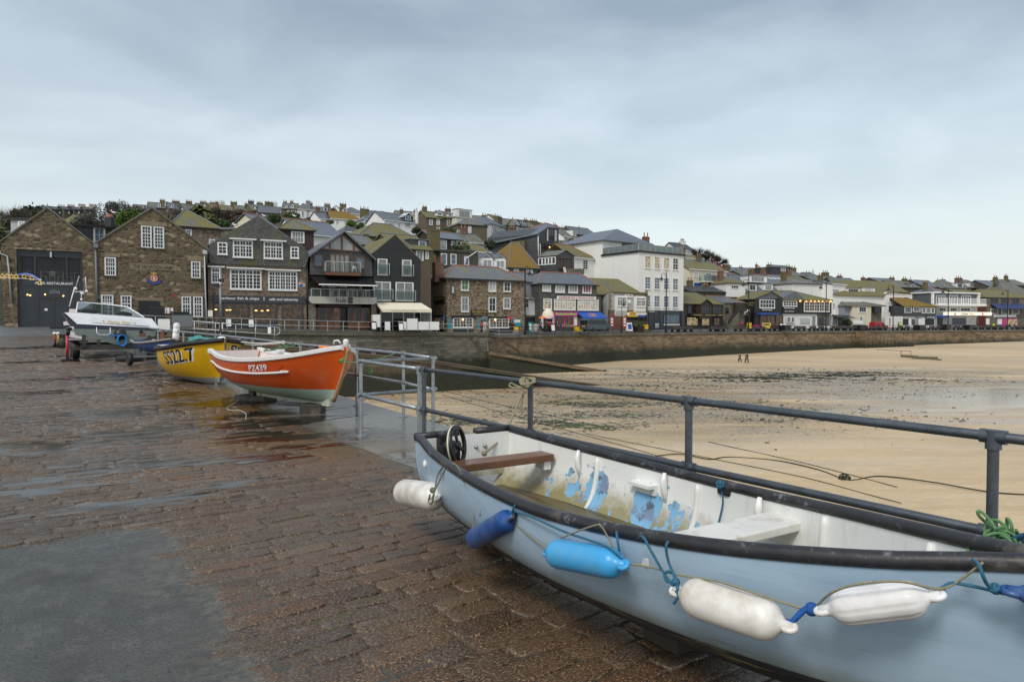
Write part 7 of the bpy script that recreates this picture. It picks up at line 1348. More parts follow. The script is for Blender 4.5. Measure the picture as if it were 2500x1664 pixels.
house('terrace house with several tall stacks left of the big dark slate house roof','Q',1375,1590,318,250,205,'side','grey','slate_moss',8,4,dorm=((1385,1455,258,325),),chim=((1428,215,36,2),(1545,232,90,4)))
house('little house with pale gabled roof on the skyline behind the lichen chimney','Q',715,1000,215,165,235,'side','cream','slate_moss',8,3,chim=((960,160,60,3),))
# dark slate house
b=Bld('slate_house','tall dark slate-hung house with glazed timber doors and pink ridge tiles','house','Q',1600,134,1905,141);L=b.L;u1=b.len;D=12;ze=L(1640,425)[1];zr2=L(1905,330)[1];ap=L(1722,262,1.5)
b.wall([(0,-3),(u1,-3),(u1,zr2-.3),L(1800,320),L(1722,325),(0,ze)],D,MT['slate_dark'],px_=False)
r=b.plane_roof([[(-.3,-.3,ze),(ap[0],1.5,ap[1]),(-1.2,D+.3,ze-1.5)],[(-.3,-.3,ze),(u1*.40,-.4,L(1722,318)[1]),(u1+.3,-.3,zr2),(ap[0],1.5,ap[1])],[(u1+.3,-.3,zr2),(u1+.3,D+.3,ze),(ap[0],1.5,ap[1])],[(u1+.3,D+.3,ze),(-1.2,D+.3,ze-1.5),(ap[0],1.5,ap[1])]],.14,MT['slate_blue']);m=MB();A_=Vector((ap[0],1.5,ap[1]+.05));m.tube([Vector((-1.2,D+.3,ze-1.45)),A_,Vector((u1+.3,-.3,zr2+.05))],.11,6);m.build('ridge_tiles',MT['redtile'],r)
b.win((1733,355,1872,520),4,1,'pane','brownwood',fw=.12,bw=.12,sill=False);b.win((1632,560,1862,705),5,1,'pane','brownwood',fw=.12,bw=.12,sill=False)
for r_ in ((1732,352,1752,520),(1845,365,1872,522),(1630,558,1646,716),(1842,575,1862,665)):b.bx(r_,.09,.12,MT['frame'],'white_panel')
u,z=L(1770,608);m=MB();m.ball((u,-.13,z),.16,8,1,.4,1);m.build('lamp',lamp_glow,b.root,True);b.pipe([(1605,430),(1612,935)],.09,'frame')
for v0,v1,z0,z1 in ((2.5,5.0,ze-9,ze-1.2),):MB().box(-.7,.05,v0,v1,z0,z1).build('lichen_buttress',MT['chimney'],b.root)
b=Bld('slate_house','low dark slate-hung house with long white window strip below the tall slate house','house','Q',1885,118,2130,122);L=b.L;u1=b.len;D=b.LS(1612,860)[0];eL,ap,eR=L(1885,722),L(2002,655),L(2128,738);b.wall([(0,-3),(u1,-3),eR,ap,eL],D,MT['slate_dark'],px_=False);b.gable((1885,722),(2002,655),(2128,738),D,MT['slate_moss'],.2,-.2,.12)
for r_ in ((1895,755,1990,916),(1998,760,2102,918)):b.win(r_,2,1,'pane','brownwood',fw=.12,bw=.12,sill=False)
b.win((1618,752,1866,862),5,1,'pane','frame',side=0,fw=.14,bw=.3,sill=False)
u,z=L(1955,945);m=MB();m.lathe([(.001,0),(.4,.03),(.56,.12),(.58,.16),(.4,.08),(.001,.04)],16,(u,-.5,z),(.1,-.9,.2));m.build('satellite_dish',MT['whitep'],b.root,True);b.wall([(1990,1000),(2175,1000),(2175,922),(1990,925)],2,MT['stone_grey'],'garden_wall',-1.5)
house('grey house with stacked white bays directly right of the tall slate house','Q',1900,1985,425,345,182,'side','grey','slate_moss',8,4,wins=((1912,340,1955,410,'pane_grey',2,2),(1915,440,1960,510,'pane_grey',2,2)),chim=((1850,290,30,2,'brick'),))
house('white terrace with mossy slates and box dormer right of the stacked white bays','Q',1975,2200,470,365,176,'side','white','slate_moss',8,6,wins=((1990,445,2030,520,'pane_grey',2,2),(2100,480,2150,520,'pane',2,1)),dorm=((2108,2162,368,442,'frame','pane_grey',.5,True),),chim=((1998,338,90,3),))
house('stone gabled house with blue grey slates behind the white building roof','Q',2165,2480,440,342,184,'side','stone_grey','slate_grey',9,5,chim=((2200,330,30,1),))
house('low mossy roof with small white gable under the white terrace','Q',1900,2240,600,528,150,'side','white','slate_moss',8,4,dorm=((1905,1972,530,598),))
tree('bush','dark green shrubs in front of the white terrace with the box dormer','Q',2110,470,560,130,160,'leaf','green',900,77,None,'trees on the hill','bush') if 'tree' in globals() else None
house('small pale cottage row with three white windows under the lichen chimney house','Q',1180,1420,470,400,186,'side','white','slate_grey',7,3,wins=((1200,480,1225,515),(1260,480,1285,515),(1330,480,1355,515)),dorm=((1240,1290,405,455),(1330,1380,405,455)))
house('pale grey gabled house on the skyline right of the half timbered villas','Q',1390,1500,300,225,222,'gable','cream','slate_grey',7,3,wins=((1425,270,1465,305),))
house('pale grey house with mossy roof and one sash window beside the white building','Q',2095,2440,765,608,126,'side','white','slate_mossy',8,5,wins=((2250,790,2326,930,None,2,4),),hl=0,hr=3.5,ridge=True)
house('house with great ochre mossy roof left of the dark slate houses','Q',1185,1612,908,545,116,'hip','stone_grey','orange_moss',13,3,wins=((1262,910,1330,985,'pane_white'),(1440,925,1480,985),(1500,930,1530,985)),hl=4.5,hr=.5)
b=house('white house with twin gabled dormers and blue slates behind the inn roof','Q',650,1160,930,700,111,'side','white','slate_blue',8,2)
for x0,x1,ax,ye,yr,r_ in ((752,968,885,765,690,(820,786,942,892)),(975,1148,1072,770,702,(1010,800,1126,904))):
    eL,ap,eR=b.L(x0,ye,-.5),b.L(ax,yr,-.5),b.L(x1,ye,-.5);za=b.L(ax,940,-.5)[1];MB().prism([(eL[0],za),(eR[0],za),eR,ap,eL],lambda u,v,t:Vector((u,t,v)),-.5,4).build('dormer',MT['white'],b.root);b.gable(eL,ap,eR,4.5,MT['slate_blue'],.2,-.75,.12,px_=False);MB().prism([(lerp(eL[0],ap[0],.35),eL[1]+.05),(lerp(eR[0],ap[0],.35),eR[1]+.05),(ap[0],ap[1]-.35)],lambda u,v,t:Vector((u,t,v)),-.56,-.5).build('gable_pane',MT['pane_blue'],b.root);b.win(b.R(*r_,off=-.5),6,3,'pane_blue',lights=2,raw=True,o=.5,fw=.13,sill=False)
b=house('dark boarded house with pale grey slate roof above a mossy brown lower floor','Q',120,512,492,398,107,'side','brown_board','slate_blue',7,3,wins=((155,505,294,642,'pane_white',2,1),(365,522,413,606,'pane_blue',1,2),(440,515,500,600,'pane',1,1)),ridge=True)
b.wall([(100,1000),(640,1000),(640,668),(100,660)],.6,MT['darkwall'],'lower_floor',-2.2);m=MB();q0,q1=b.L(140,665,-2.2),b.L(640,672,-2.2);m.box(q0[0],q1[0],-2.3,0,q0[1],q0[1]+.15);m.build('terrace',MT['black'],b.root)
for r_ in ((217,700,296,864),(354,706,433,862),(550,740,613,870)):b.win(b.R(*r_,off=-2.2),1,2,'pane_blue',raw=True,o=2.2,sill=False,fw=.12)
b.bx(b.R(160,585,640,655,off=-2.2) ,2.15,2.2,MT['clear'],'balustrade');u,z=b.L(78,360);b.chim(u,-.6,z-12,z,1.6,1.3,'chimney',0);b.pipe([(620,680),(455,790),(455,870)],.08,'frame',o=2.4)
rnd=random.Random(3);m=MB()
for k in range(400):u=rnd.uniform(*sorted((b.L(390,600,-2)[0],b.L(630,600,-2)[0])));q=Vector((u,-1.8+rnd.gauss(0,.3),b.L(500,640,-2)[1]+abs(rnd.gauss(0,.55))));s=.12;m.quad(*[q+Vector((rnd.gauss(0,s),rnd.gauss(0,s),rnd.gauss(0,s))) for _ in range(3)])
o=tag(m.build('potted_shrub',plain('shrub_green',(.03,.06,.015),.7,var=.5)),'green potted shrubs on the terrace of the dark boarded house','shrub');o.matrix_world=b.W
house('mossy roofed cream house between the dark boarded house and the brown end wall','Q',500,840,545,428,140,'side','cream','slate_moss',8,3);house('low house with bright mossy roof behind the twin dormers','Q',505,925,672,545,124,'side','cream','slate_mossy',9,3,hr=3)
house('hall with huge green mossy hipped roof and pale hip line behind the black house','N',1165,2105,722,512,100,'hip','stone_grey','slate_mossy',11,6,hl=5.2,hr=2)
house('small white house with grey hipped roof left of the huge green mossy roof','N',925,1225,630,542,128,'hip','white','slate_dark',8,2,wins=((1010,645,1060,680),(1090,640,1140,675)))
house('dark brick house with mossy cap roof and white bay behind the fish cafe','B',836,1170,408,305,90,'hip','brick','slate_mossy',7,2,wins=((940,428,1066,542,'pane_grey',4,2),),ridge='slate_moss',bot=-6) if MT.__setitem__('brick',ashlar('dark_plum_brick',.23,.08,(.07,.035,.028),(.11,.055,.04),(.05,.04,.035),False)) is None else None
MT['brick']=bpy.data.materials['red_brick']
house('long plain blue slate roofed hall above the timber bar','B',1030,1455,468,335,108,'side','white','slate_blue',11,5,ridge=True);house('blue slate roof with red ridge just right of the slate-hung gable top','B',675,812,395,285,96,'side','cream','slate_blue',8,2,ridge=True)
b=house('mossy roofed house with white casements right behind the black house gable','B',1985,2325,602,470,89,'side','brown','slate_mossy',9,3,wins=((2175,610,2246,716,'pane_grey',2,1),(2270,615,2298,702,'pane_grey',1,1)));dormer(b,2118,2302,516,592,9,'slate_dark','pane_blue',1.2,True,'lead',None,(2206,530,2272,574))
house('low mossy roof wedged between the timber bar and the black house','B',1545,1790,560,466,90,'side','darkwall','slate_moss',8,2,chim=((1675,455,45,0,'darkwall'),))
house('stone house with pyramid of yellow green moss behind the stone hall','M',545,1295,552,288,83,'hip','stone_pink','slate_mossy',9,3,wins=((736,590,834,684),(1117,745,1206,822)),hl=2.6,hr=3.6)
house('flat dark roofed stone link right of the mossy pyramid roof','M',1300,1520,590,575,86,'flat','stone_grey','lead',6)
# white gable above and right of the white building
house('white house with dark slate roof and white stack high behind the white building','D',1165,1350,448,368,186,'side','white','slate_dark',8,3,chim=((1205,335,44,4,'white'),));house('small mossy hipped house below the bare trees right of the white building','D',1235,1405,540,488,160,'hip','white','slate_mossy',7,2,wins=((1330,548,1360,575),))
b=house('cream house with sloping mossy roof and glass balcony right of the white building','E',110,600,424,322,148,'side','cream','slate_mossy',9,8,wins=((183,447,245,523,'pane_white',2,1),(333,457,411,552,'pane_grey',2,1),(503,460,553,526,'pane',3,1)));b.glassrail((250,500,606,575),1.3,posts=5);b.bx((250,578,606,592),0,1.4,MT['frame'],'balcony_slab');b.bx((375,592,510,648),.0,.05,MT['black'],'garage');b.bx((185,592,275,648),.0,.06,MT['blue'],'blue_door');b.win((515,600,585,648),3,1,'pane',fw=.14,sill=False)
b=house('slate roofed house with dark red bargeboard behind the cream house','E',335,565,400,296,176,'side','darkwall','slate_grey',9,4);u=b.len;z0=b.L(450,400)[1];z1=b.L(450,296,4.5)[1];m=MB();m.bar((u+.25,-.4,z0),(u+.25,4.5,z1+.1),.12,.4);m.bar((u+.25,9.2,z0),(u+.25,4.5,z1+.1),.12,.4);m.build('red_bargeboard',MT['red'],b.root)
house('small white house with mossy hipped roof and triple window above the timber shop','E',603,850,592,518,146,'hip','white_brick','slate_mossy',7,2,wins=((665,620,766,668,None,3,1),));house('grey slate house with red ridge behind the small white mossy house','E',610,892,545,438,164,'side','darkwall','slate_grey',9,3,ridge=True,hl=0,hr=4,wins=((675,483,700,530),))
b=house('blue grey slate house with wide flat dormer and two lower dormers','E',860,1290,712,500,152,'side','slate_dark','slate_grey',11,4);dormer(b,893,1140,502,580,9,'frame','pane_grey',1.6,True);dormer(b,896,1004,612,692,9,'frame','pane',.1,True);dormer(b,1097,1216,610,686,9,'frame','pane_grey',.1,True)
b=house('slate roof with three white skylights and pink ridge in the right middle of the hill','E',1050,1435,590,490,172,'side','darkwall','slate_blue',10,4,ridge=True)
for x in (1178,1235,1295):
    ze,zr=b.L(1240,590)[1],b.L(1240,490,5)[1];u=b.L(x,545,2.5)[0];m=MB();k=(zr-ze)/5.25;m.add([(u-.55,1.7,ze+k*1.95+.1),(u+.55,1.7,ze+k*1.95+.1),(u+.55,3.2,ze+k*3.45+.1),(u-.55,3.2,ze+k*3.45+.1)],[(0,1,2,3)]);m.build('skylight',MT['pane_white'],b.root)
house('low grey terrace with three white dormers on the far skyline right of the bare trees','E',655,1150,445,398,236,'side','grey','slate_blue',9,6,dorm=((760,805,396,440),(828,880,396,440),(922,978,396,440)),chim=((1000,350,18,1,'brick'),(1035,385,26,2,'brick'),(793,385,30,2)))
house('mossy roofed house under the far grey terrace','E',830,1150,500,440,205,'side','brown','slate_moss',9,4,chim=((898,445,18,1),(1035,440,24,1)))
b=house('dark boarded box house with roof terrace rail on the right skyline','E',1190,1448,390,380,188,'flat','dark_board','lead',8,3,wins=((1320,393,1379,441,'pane_grey',2,2),),chim=((1172,352,46,2),(1412,375,38,2)));b.glassrail((1200,358,1400,385),-.4,posts=6,both=False)
house('mossy hipped house right of the dark boarded box house','E',1440,1665,498,426,198,'hip','brown','slate_moss',9,4,chim=((1482,395,38,2),));house('low green mossy roof below the mossy hipped house','E',1450,1725,592,505,178,'side','brown','slate_mossy',9,4)
house('tiny white gable with chimney on the far right skyline','E',1702,1815,500,462,225,'side','white','slate_grey',7,2,chim=((1738,440,16,1,'white'),(1672,455,44,2)));house('long mossy roof with brown stack right of the tiny white gable','E',1725,2130,560,500,198,'side','brown','slate_moss',9,6,chim=((1900,455,58,3),(2085,498,36,2,'brick')))
b=house('big white painted house with hipped roof behind the black balcony bar','E',1462,1990,602,542,158,'hip','white_brick','slate_moss',10,6);b=house('white bay-fronted house end with stacked bay windows right of the black balcony bar','E',1985,2165,608,575,160,'side','white','slate_grey',9,3,wins=((1992,672,2076,766,'pane_grey',4,2),(1996,850,2066,930,'pane_grey',3,2),(2090,845,2140,910,'pane_grey',2,2)))
house('plain blue slate roofed house right of the white bay-fronted end','E',2120,2420,632,535,195,'side','darkwall','slate_blue',10,5,chim=((2395,520,26,1,'brick'),));house('grey mossy roof with two white dormer windows behind the cream cottage','E',2095,2330,770,640,172,'side','darkwall','slate_moss',9,4,dorm=((2176,2310,668,735,'frame','pane',.4,True),))
# ---- harbour front, right part
b=Bld('timber_shop','dark two-storey timber shop with mossy roof, gabled porch and lit ground floor','building','E',55,131.5,560,138.5,.3);L=b.L;u1=b.len;ze=L(300,862)[1];D=9;b.wall([(0,-.3),(u1,-.3),(u1,ze),(0,ze)],D,MT['brown_board'],px_=False);b.hip(0,u1,0,D,ze,L(250,722,D/2)[1],MT['slate_mossy'],0,3.5,ridge='slate_moss')
eL,ap,eR=L(262,862,-1),L(338,803,-1),L(412,862,-1);b.wall([(eL[0],ze-3),(eR[0],ze-3),eR,ap,eL],0,MT['brown_board'],'porch',-1,px_=False);b.gable(eL,ap,eR,2,MT['slate_mossy'],.2,-1.3,.12,px_=False)
for r_ in ((100,878,236,996),(425,885,546,996)):b.win(r_,3,1,'pane','brown_board',fw=.16,sill=False)
b.win(b.R(275,880,392,996,off=-1),3,1,'pane','brown_board',raw=True,o=1.0,fw=.16,sill=False);b.sign((95,1000,550,1024),'black',[('THE HARBOUR',125,1005,235,1019,'gold'),('PASTIES & ICE CREAM',270,1005,400,1019,'gold'),('GIFTS',440,1005,535,1019,'gold')],o=1.1)
for r_,pn in (((85,1035,236,1152),'pane_lit'),((280,1035,386,1152),'pane_lit'),((440,1042,522,1155),'pane_lit_low')):b.win(r_,2,1,pn,'brown_board',fw=.14,sill=False)
b=Bld('stone_shop','stone house with outside stair and dark timber upper balcony right of the timber shop','building','E',560,139,835,142,.3);L=b.L;u1=b.len;ze=L(700,848)[1];b.wall([(0,-.3),(u1,-.3),(u1,ze),(0,ze)],8,MT['stone_grey'],px_=False);b.hip(-.5,u1,0,8,ze,L(650,772,4)[1],MT['slate_grey'],0,2,ridge=True);b.bx((690,852,830,962),0,.9,MT['brown_board'],'timber_balcony');a,c=L(575,1120),L(705,968);m=MB();m.prism([(a[0],-.3),(c[0]+.3,-.3),(c[0]+.3,c[1]),(a[0],a[1]-.4)],lambda u,v,t:Vector((u,-t,v)),0,1.1);m.build('outside_stair',MT['stone_grey'],b.root);m=MB();m.bar((a[0],-1.12,a[1]+.1),(c[0],-1.12,c[1]+.6),.12,.5);m.build('stair_side',MT['black'],b.root);b.win((590,915,632,990),2,2,'pane','black',sill=False)
b=Bld('stone_gateway','low stone gateway with white fan arch between stone shop and balcony bar','gateway','E',805,143,1010,144.5,.3);L=b.L;b.wall([(0,-.3),(b.len,-.3),L(1010,945),L(805,945)],3,MT['stone_grey'],px_=False);u,z=L(897,1008);m=MB();n=12;m.prism([(u+1.45*cos(pi*k/n),z+1.15*sin(pi*k/n)) for k in range(n+1)]+[(u+.95*cos(pi*k/n),z+.7*sin(pi*k/n)) for k in range(n,-1,-1)],lambda a,c,t:Vector((a,-t,c)),0,.1);m.build('white_arch',MT['whitep'],b.root);b.bx((850,1015,950,1150),0,.05,MT['black'],'gate_opening')
b=Bld('balcony_bar','black boarded bar with white multi-pane window and slate gable, left half','building','E',972,142.5,1340,147.5,.3);L=b.L;u1=b.len;ze=L(1150,800)[1];b.wall([(0,-.3),(u1,-.3),(u1,ze),(0,ze)],12,MT['black_board'],px_=False)
for x0,ax,x1,yr in ((960,1190,1282,702),):eL,ap,eR=L(x0,800),L(1190,702),L(1340,795);b.wall([eL,eR,ap],12,MT['slate_grey'],'slate_gable',.05,px_=False);b.gable(eL,ap,eR,12,MT['slate_mossy'],.2,-.2,.14,px_=False)
b.win((1040,808,1237,920),5,2,'pane',fw=.16,bw=.1);b.sign((1060,928,1210,966),'black',[('ibalcony',1070,933,1200,954)],o=.1);b.bx((1005,985,1250,1006),0,.9,MT['blue_cloth'],'awning')
for r_ in ((1050,1012,1130,1152),(1135,1012,1240,1152),(1250,1012,1345,1152)):b.win(r_,2,1,'pane_lit_low','brownwood',fw=.15,sill=False)
b=Bld('balcony_bar','black bar with glowing orange bulbs over its long window and white ground floor, right half','building','E',1342,147.5,1978,154,.3);L=b.L;u1=b.len;ze=L(1650,815)[1];zw=L(1650,995)[1];b.wall([(0,zw),(u1,zw),(u1,ze),(0,ze)],10,MT['black_board'],px_=False);b.wall([(0,-.3),(u1,-.3),(u1,zw),(0,zw)],10,MT['white'],'lower_wall',.35,px_=False)
eL,ap,eR=L(1300,810),L(1510,698),L(1640,808);b.wall([(0,ze),eR,ap,(0,eL[1]+.4)],5,MT['slate_grey'],'slate_gable',.05,px_=False);b.hip(-.6,u1,0,10,ze,L(1600,700,4.5)[1],MT['slate_mossy'],2.2,7.0,ridge='slate_moss');b.win((1345,826,1526,897),5,2,'pane',fw=.15,bw=.1);b.win((1622,832,1952,966),10,3,'pane_lit_low',lights=5,fw=.15,bw=.06);b.sign((1345,900,1510,978),'black',[('ibalcony',1358,908,1495,930),('bar & kitchen',1365,954,1482,968)],o=.15)
bulb=plain('orange_bulb_glow',(1,.35,.06),.4,emit=4)
for i,x in enumerate((1560,1640,1700,1750,1800,1850,1900,1955)):u,z=L(x,828+(i % 2)*5);m=MB();m.ball((u,-.3,z),.2 if i in (0,7) else .13,8);m.build('bulb',bulb,b.root,True)
for r_,nx in (((1395,1035,1442,1108),2),((1450,1035,1495,1108),2)):b.win(r_,nx,2,'pane',fw=.14,sill=False)
b.bx((1585,1050,1712,1118),-.3,-.2,MT['galv_light'],'shutter');b.bx((1745,1025,1785,1150),-.34,-.28,MT['pane_grey'],'door');b.bx((1830,1040,1895,1150),-.34,-.28,MT['charcoal'],'door');b.bx((1810,1000,1975,1150),-.36,-.33,MT['stone_grey'],'stone_facing')
b=Bld('cafe_kiosk','low cafe front with grey awnings and dark shrubs right of the orange bulbs','building','E',1978,155,2210,158,.3);L=b.L;b.wall([(0,-.3),(b.len,-.3),L(2210,1025),L(1978,1005)],6,MT['grey'],px_=False);u0,z0=L(1985,1003);m=MB();m.add([(u0,0,z0),(b.len,0,z0-.2),(b.len,-2,z0-.9),(u0,-2,z0-.7)],[(0,1,2,3)]);m.build('awning',MT['charcoal'],b.root);b.win((1985,1035,2060,1150),3,1,'pane',fw=.12,sill=False);b.bx((2065,1045,2205,1150),0,.05,MT['black'],'shop_opening')
b=Bld('cream_cottage','small cream cottage with grey side wing beside the red van','house','H',28,158.5,530,163.5,.35);L=b.L;u1=b.len;xa,xb=L(110,700)[0],L(357,700)[0];z1=L(240,568)[1];z2=L(440,580)[1];b.wall([(xa,-.3),(xb,-.3),(xb,z1),(xa,z1)],6,MT['cream'],px_=False);b.wall([(0,-.3),(xa,-.3),(xa,z1-.2),(0,z1-.2)],7,MT['greyblue'],'side_wing',.6,px_=False);b.wall([(xb,-.3),(u1,-.3),(u1,z2),(xb,z2)],7,MT['stone_grey'],'stone_wing',.8,px_=False);b.hip(0,u1,0,8,z1,L(250,488,4)[1],MT['slate_moss'],2,8,ridge='slate_moss');b.win((195,578,292,656),3,1,'pane',fw=.14);b.win((203,706,246,766),2,1,'pane_blue',fw=.14,sill=False);b.win((400,590,482,662),3,1,'pane','black',sill=False,fw=.1);u,z=L(88,458,4);b.chim(u,4,z-3,z,1.4,1.0,'chimney',1);b.bx((128,760,250,806),0,.06,MT['whitep'],'sign')
b=Bld('white_house','big white painted stone house with long mossy roof and two flat dormers','house','H',540,166,888,170,.35);L=b.L;u1=b.len;zs=L(700,392)[1];sd=16;b.wall([(0,-.3),(u1,-.3),(u1,zs-.6),L(845,398),L(595,390),(0,zs-.9)],9,MT['white_brick'],px_=False);b.wall([(-16,-.3),(0,-.3),(0,L(540,445)[1]),(-16,L(540,445)[1])],9,MT['white_brick'],'wing_wall',.8,px_=False)
zr=L(610,252,5)[1];k=L(612,252,5)[0];e0=L(540,440)[1];b.plane_roof([[(-16.5,.5,e0),(-.5,.3,e0),(L(595,388)[0],-.4,zs+.1),(k,5,zr),(-13.5,5,zr)],[(L(595,388)[0],-.4,zs+.1),(L(845,395)[0],-.4,zs+.1),(u1+.4,.3,zs-.7),(k,5,zr)],[(u1+.4,.3,zs-.7),(u1+.4,9.5,zs-.7),(k,5,zr)],[(u1+.4,9.5,zs-.7),(-16.5,9.5,e0),(-13.5,5,zr),(k,5,zr)]],.15,MT['slate_mossy'])
dormer(b,245,410,336,402,9,'frame','pane_white',1.6,True);dormer(b,32,218,346,410,9,'frame','pane',1.6,True)
for r_ in ((590,455,632,520),(750,455,782,536),(808,450,847,542),(590,570,632,642)):b.win(r_,2,2,'pane','black' if r_[0] == 590 and r_[1] >500 else 'frame',fw=.14)
b.bx((598,728,632,820),0,.05,MT['black'],'door');m=MB();q=b.R(785,512,886,560);m.box(q[0],q[2],-1.0,-.95,q[1],q[1]+.1);m.box(q[0],q[2],-1.0,-.95,q[3]-.06,q[3])
for i in range(12):m.box(lerp(q[0],q[2],i/11)-.03,lerp(q[0],q[2],i/11)+.03,-1,-.95,q[1],q[3])
m.build('iron_balcony',MT['iron'],b.root)
b=Bld('slate_shop','low shop pair with dark slate upper floor and row of white casements','building','H',775,163.5,1200,168,.35);L=b.L;u1=b.len;ze=L(1000,575)[1];zm=L(1000,706)[1];b.wall([(0,zm),(u1,zm),(u1,ze),(0,ze)],8,MT['slate_dark'],px_=False);b.wall([(0,-.3),(u1,-.3),(u1,zm),(0,zm)],8,MT['white'],'lower_wall',.3,px_=False);b.hip(0,u1,0,8,ze,L(950,452,4)[1],MT['orange_moss'],0,7.5,ridge='slate_moss')
for r_,nx in (((795,585,882,660),3),((905,585,996,648),4),((1020,590,1066,666),2),((1080,592,1126,666),2),((1140,592,1186,666),2)):b.win(r_,nx,2,'pane',fw=.15,sill=False)
b.sign((930,705,1025,738),None,[('Azure',935,708,1018,734,'teal')],o=-.25);b.sign((1075,706,1195,732),'darkblue_cloth',[('LOWER DECK',1085,711,1188,727)],o=.1)
for r_,ml in (((785,735,860,820),'black'),((900,740,945,815),'pane_lit_low'),((950,740,990,815),'pane_grey'),((1075,738,1195,820),'black')):b.bx(r_,-.3,-.25,MT[ml],'shop_opening')
b=Bld('seafood_grill','flat roofed grey and white restaurant with white balcony and glowing white fascia','building','H',1140,170,1740,176,.35);L=b.L;u1=b.len;zt=L(1440,408)[1];zb=L(1440,548)[1];zf=L(1440,645)[1];b.wall([(0,zb),(u1,zb),(u1,zt),(0,zt)],12,MT['slate_grey'],px_=False);b.wall([(0,-.3),(u1,-.3),(u1,zb),(0,zb)],12,MT['grey'],'lower_wall',.0,px_=False);m=MB();m.box(-.3,u1+.3,-.6,12,zt,zt+.3);m.box(-.2,.3,-.5,0,zb,zt);m.box(u1-.3,u1+.2,-.5,0,zb,zt);m.build('white_roof_edge',MT['whitep'],b.root);b.bx(L(1140,555)+(0,0),0,0,MT['white'],'x') if False else None
m=MB();m.box(-.3,u1+.6,-2.0,0,zb-.5,zb-.1);m.build('balcony_slab',MT['white'],b.root);q=b.R(1145,487,1750,545);m=MB();m.box(-.2,u1+.5,-1.9,-1.84,zb-.1,zb-.1+.2);m.box(-.2,u1+.5,-1.9,-1.8,zb+1.3,zb+1.4)
for i in range(48):x=lerp(-.2,u1+.5,i/47);m.box(x-.06,x+.06,-1.89,-1.85,zb-.1,zb+1.35)
m.build('white_balustrade',MT['whitep'],b.root)
for r_ in ((1205,430,1322,545),(1375,430,1487,545),(1535,432,1657,545)):b.win(r_,5,1,'pane',fw=.16,bw=.16,sill=False)
for r_ in ((1240,590,1332,645),(1385,592,1477,645),(1520,592,1652,645)):b.win(r_,3,1,'pane',fw=.14,sill=False)
fas=plain('glowing_white_fascia',(.85,.8,.66),.4,emit=.55);m=MB();m.box(L(1250,670)[0],L(1800,670)[0],-2.6,-1.0,L(1500,695)[1],L(1500,652)[1]);s=m.build('lit_fascia',fas,b.root);m=MB();f=lambda u,v:Vector((u,-2.63,v));m.text('OCEAN',f,L(1408,0)[0],L(1500,690)[1],L(1505,0)[0],L(1500,662)[1],.02);m.build('lettering',MT['charcoal'],s,uv=False);m=MB();m.text('GRILL',f,L(1515,0)[0],L(1500,690)[1],L(1590,0)[0],L(1500,662)[1],.02);m.build('lettering',org,s,uv=False)
for x in (1325,1682):u,z=L(x,676);m=MB();m.ball((u,-2.62,z),.35,10,1,.1,1);m.build('round_badge',org,s)
b.bx((1215,700,1320,722),0,1.2,MT['blue_cloth'],'blue_awning');b.bx((1220,730,1290,820),0,.05,MT['black'],'shop_opening');b.bx((1420,725,1592,815),0,.05,plain('slatey_shopfront',(.07,.075,.11),.4),'shopfront');b.win((1608,718,1725,812),2,1,'pane_white','frame',fw=.18,sill=False);b.bx((1730,725,1765,815),0,.06,MT['brownwood'],'door')
b=Bld('awning_restaurant','dark stone restaurant with mossy hipped roof and three navy awnings at far right','building','H',1862,181,2480,187,.4);L=b.L;u1=b.len;ze=L(2150,458)[1];b.wall([(0,-.3),(u1,-.3),(u1,ze),(0,ze)],11,MT['stone_grey'],px_=False);m=MB();m.box(-.1,-.02,0,11,-.3,ze);m.build('red_side_wall',plain('plum_red_wall',(.14,.045,.035),.8,scale=1.5),b.root);b.hip(-1,u1+1,0,11,ze,L(2100,362,5.5)[1],MT['slate_mossy'],ridge='slate_moss')
for i,x in enumerate((1912,2055,2190)):
    b.win((x+5,470,x+100,532),3,1,'pane','charcoal',fw=.12,sill=False);q0,q1=L(x,540),L(x+138,540);zz=L(x,600)[1];m=MB();m.add([(q0[0],0,q0[1]),(q1[0],0,q0[1]),(q1[0]+.3,-1.8,zz),(q0[0]+.3,-1.8,zz),(q1[0]+.3,-1.8,zz-.25),(q0[0]+.3,-1.8,zz-.25)],[(0,1,2,3),(3,2,4,5)]);m.build('awning',MT['darkblue_cloth'],b.root);b.win((x+5,605,x+98,676),3,1,'pane','frame',fw=.16,sill=False)
b.bx((1958,686,2248,716),0,.15,MT['whitep'],'sign');b.bx((1855,735,1895,815),0,.2,MT['whitep'],'white_board');b.bx((2008,738,2062,812),0,.1,MT['whitep'],'white_door');b.bx((2065,732,2268,855),0,.08,MT['pink'],'pink_shopfront');b.bx((2125,745,2262,850),.08,.1,MT['pane_lit'],'lit_opening')
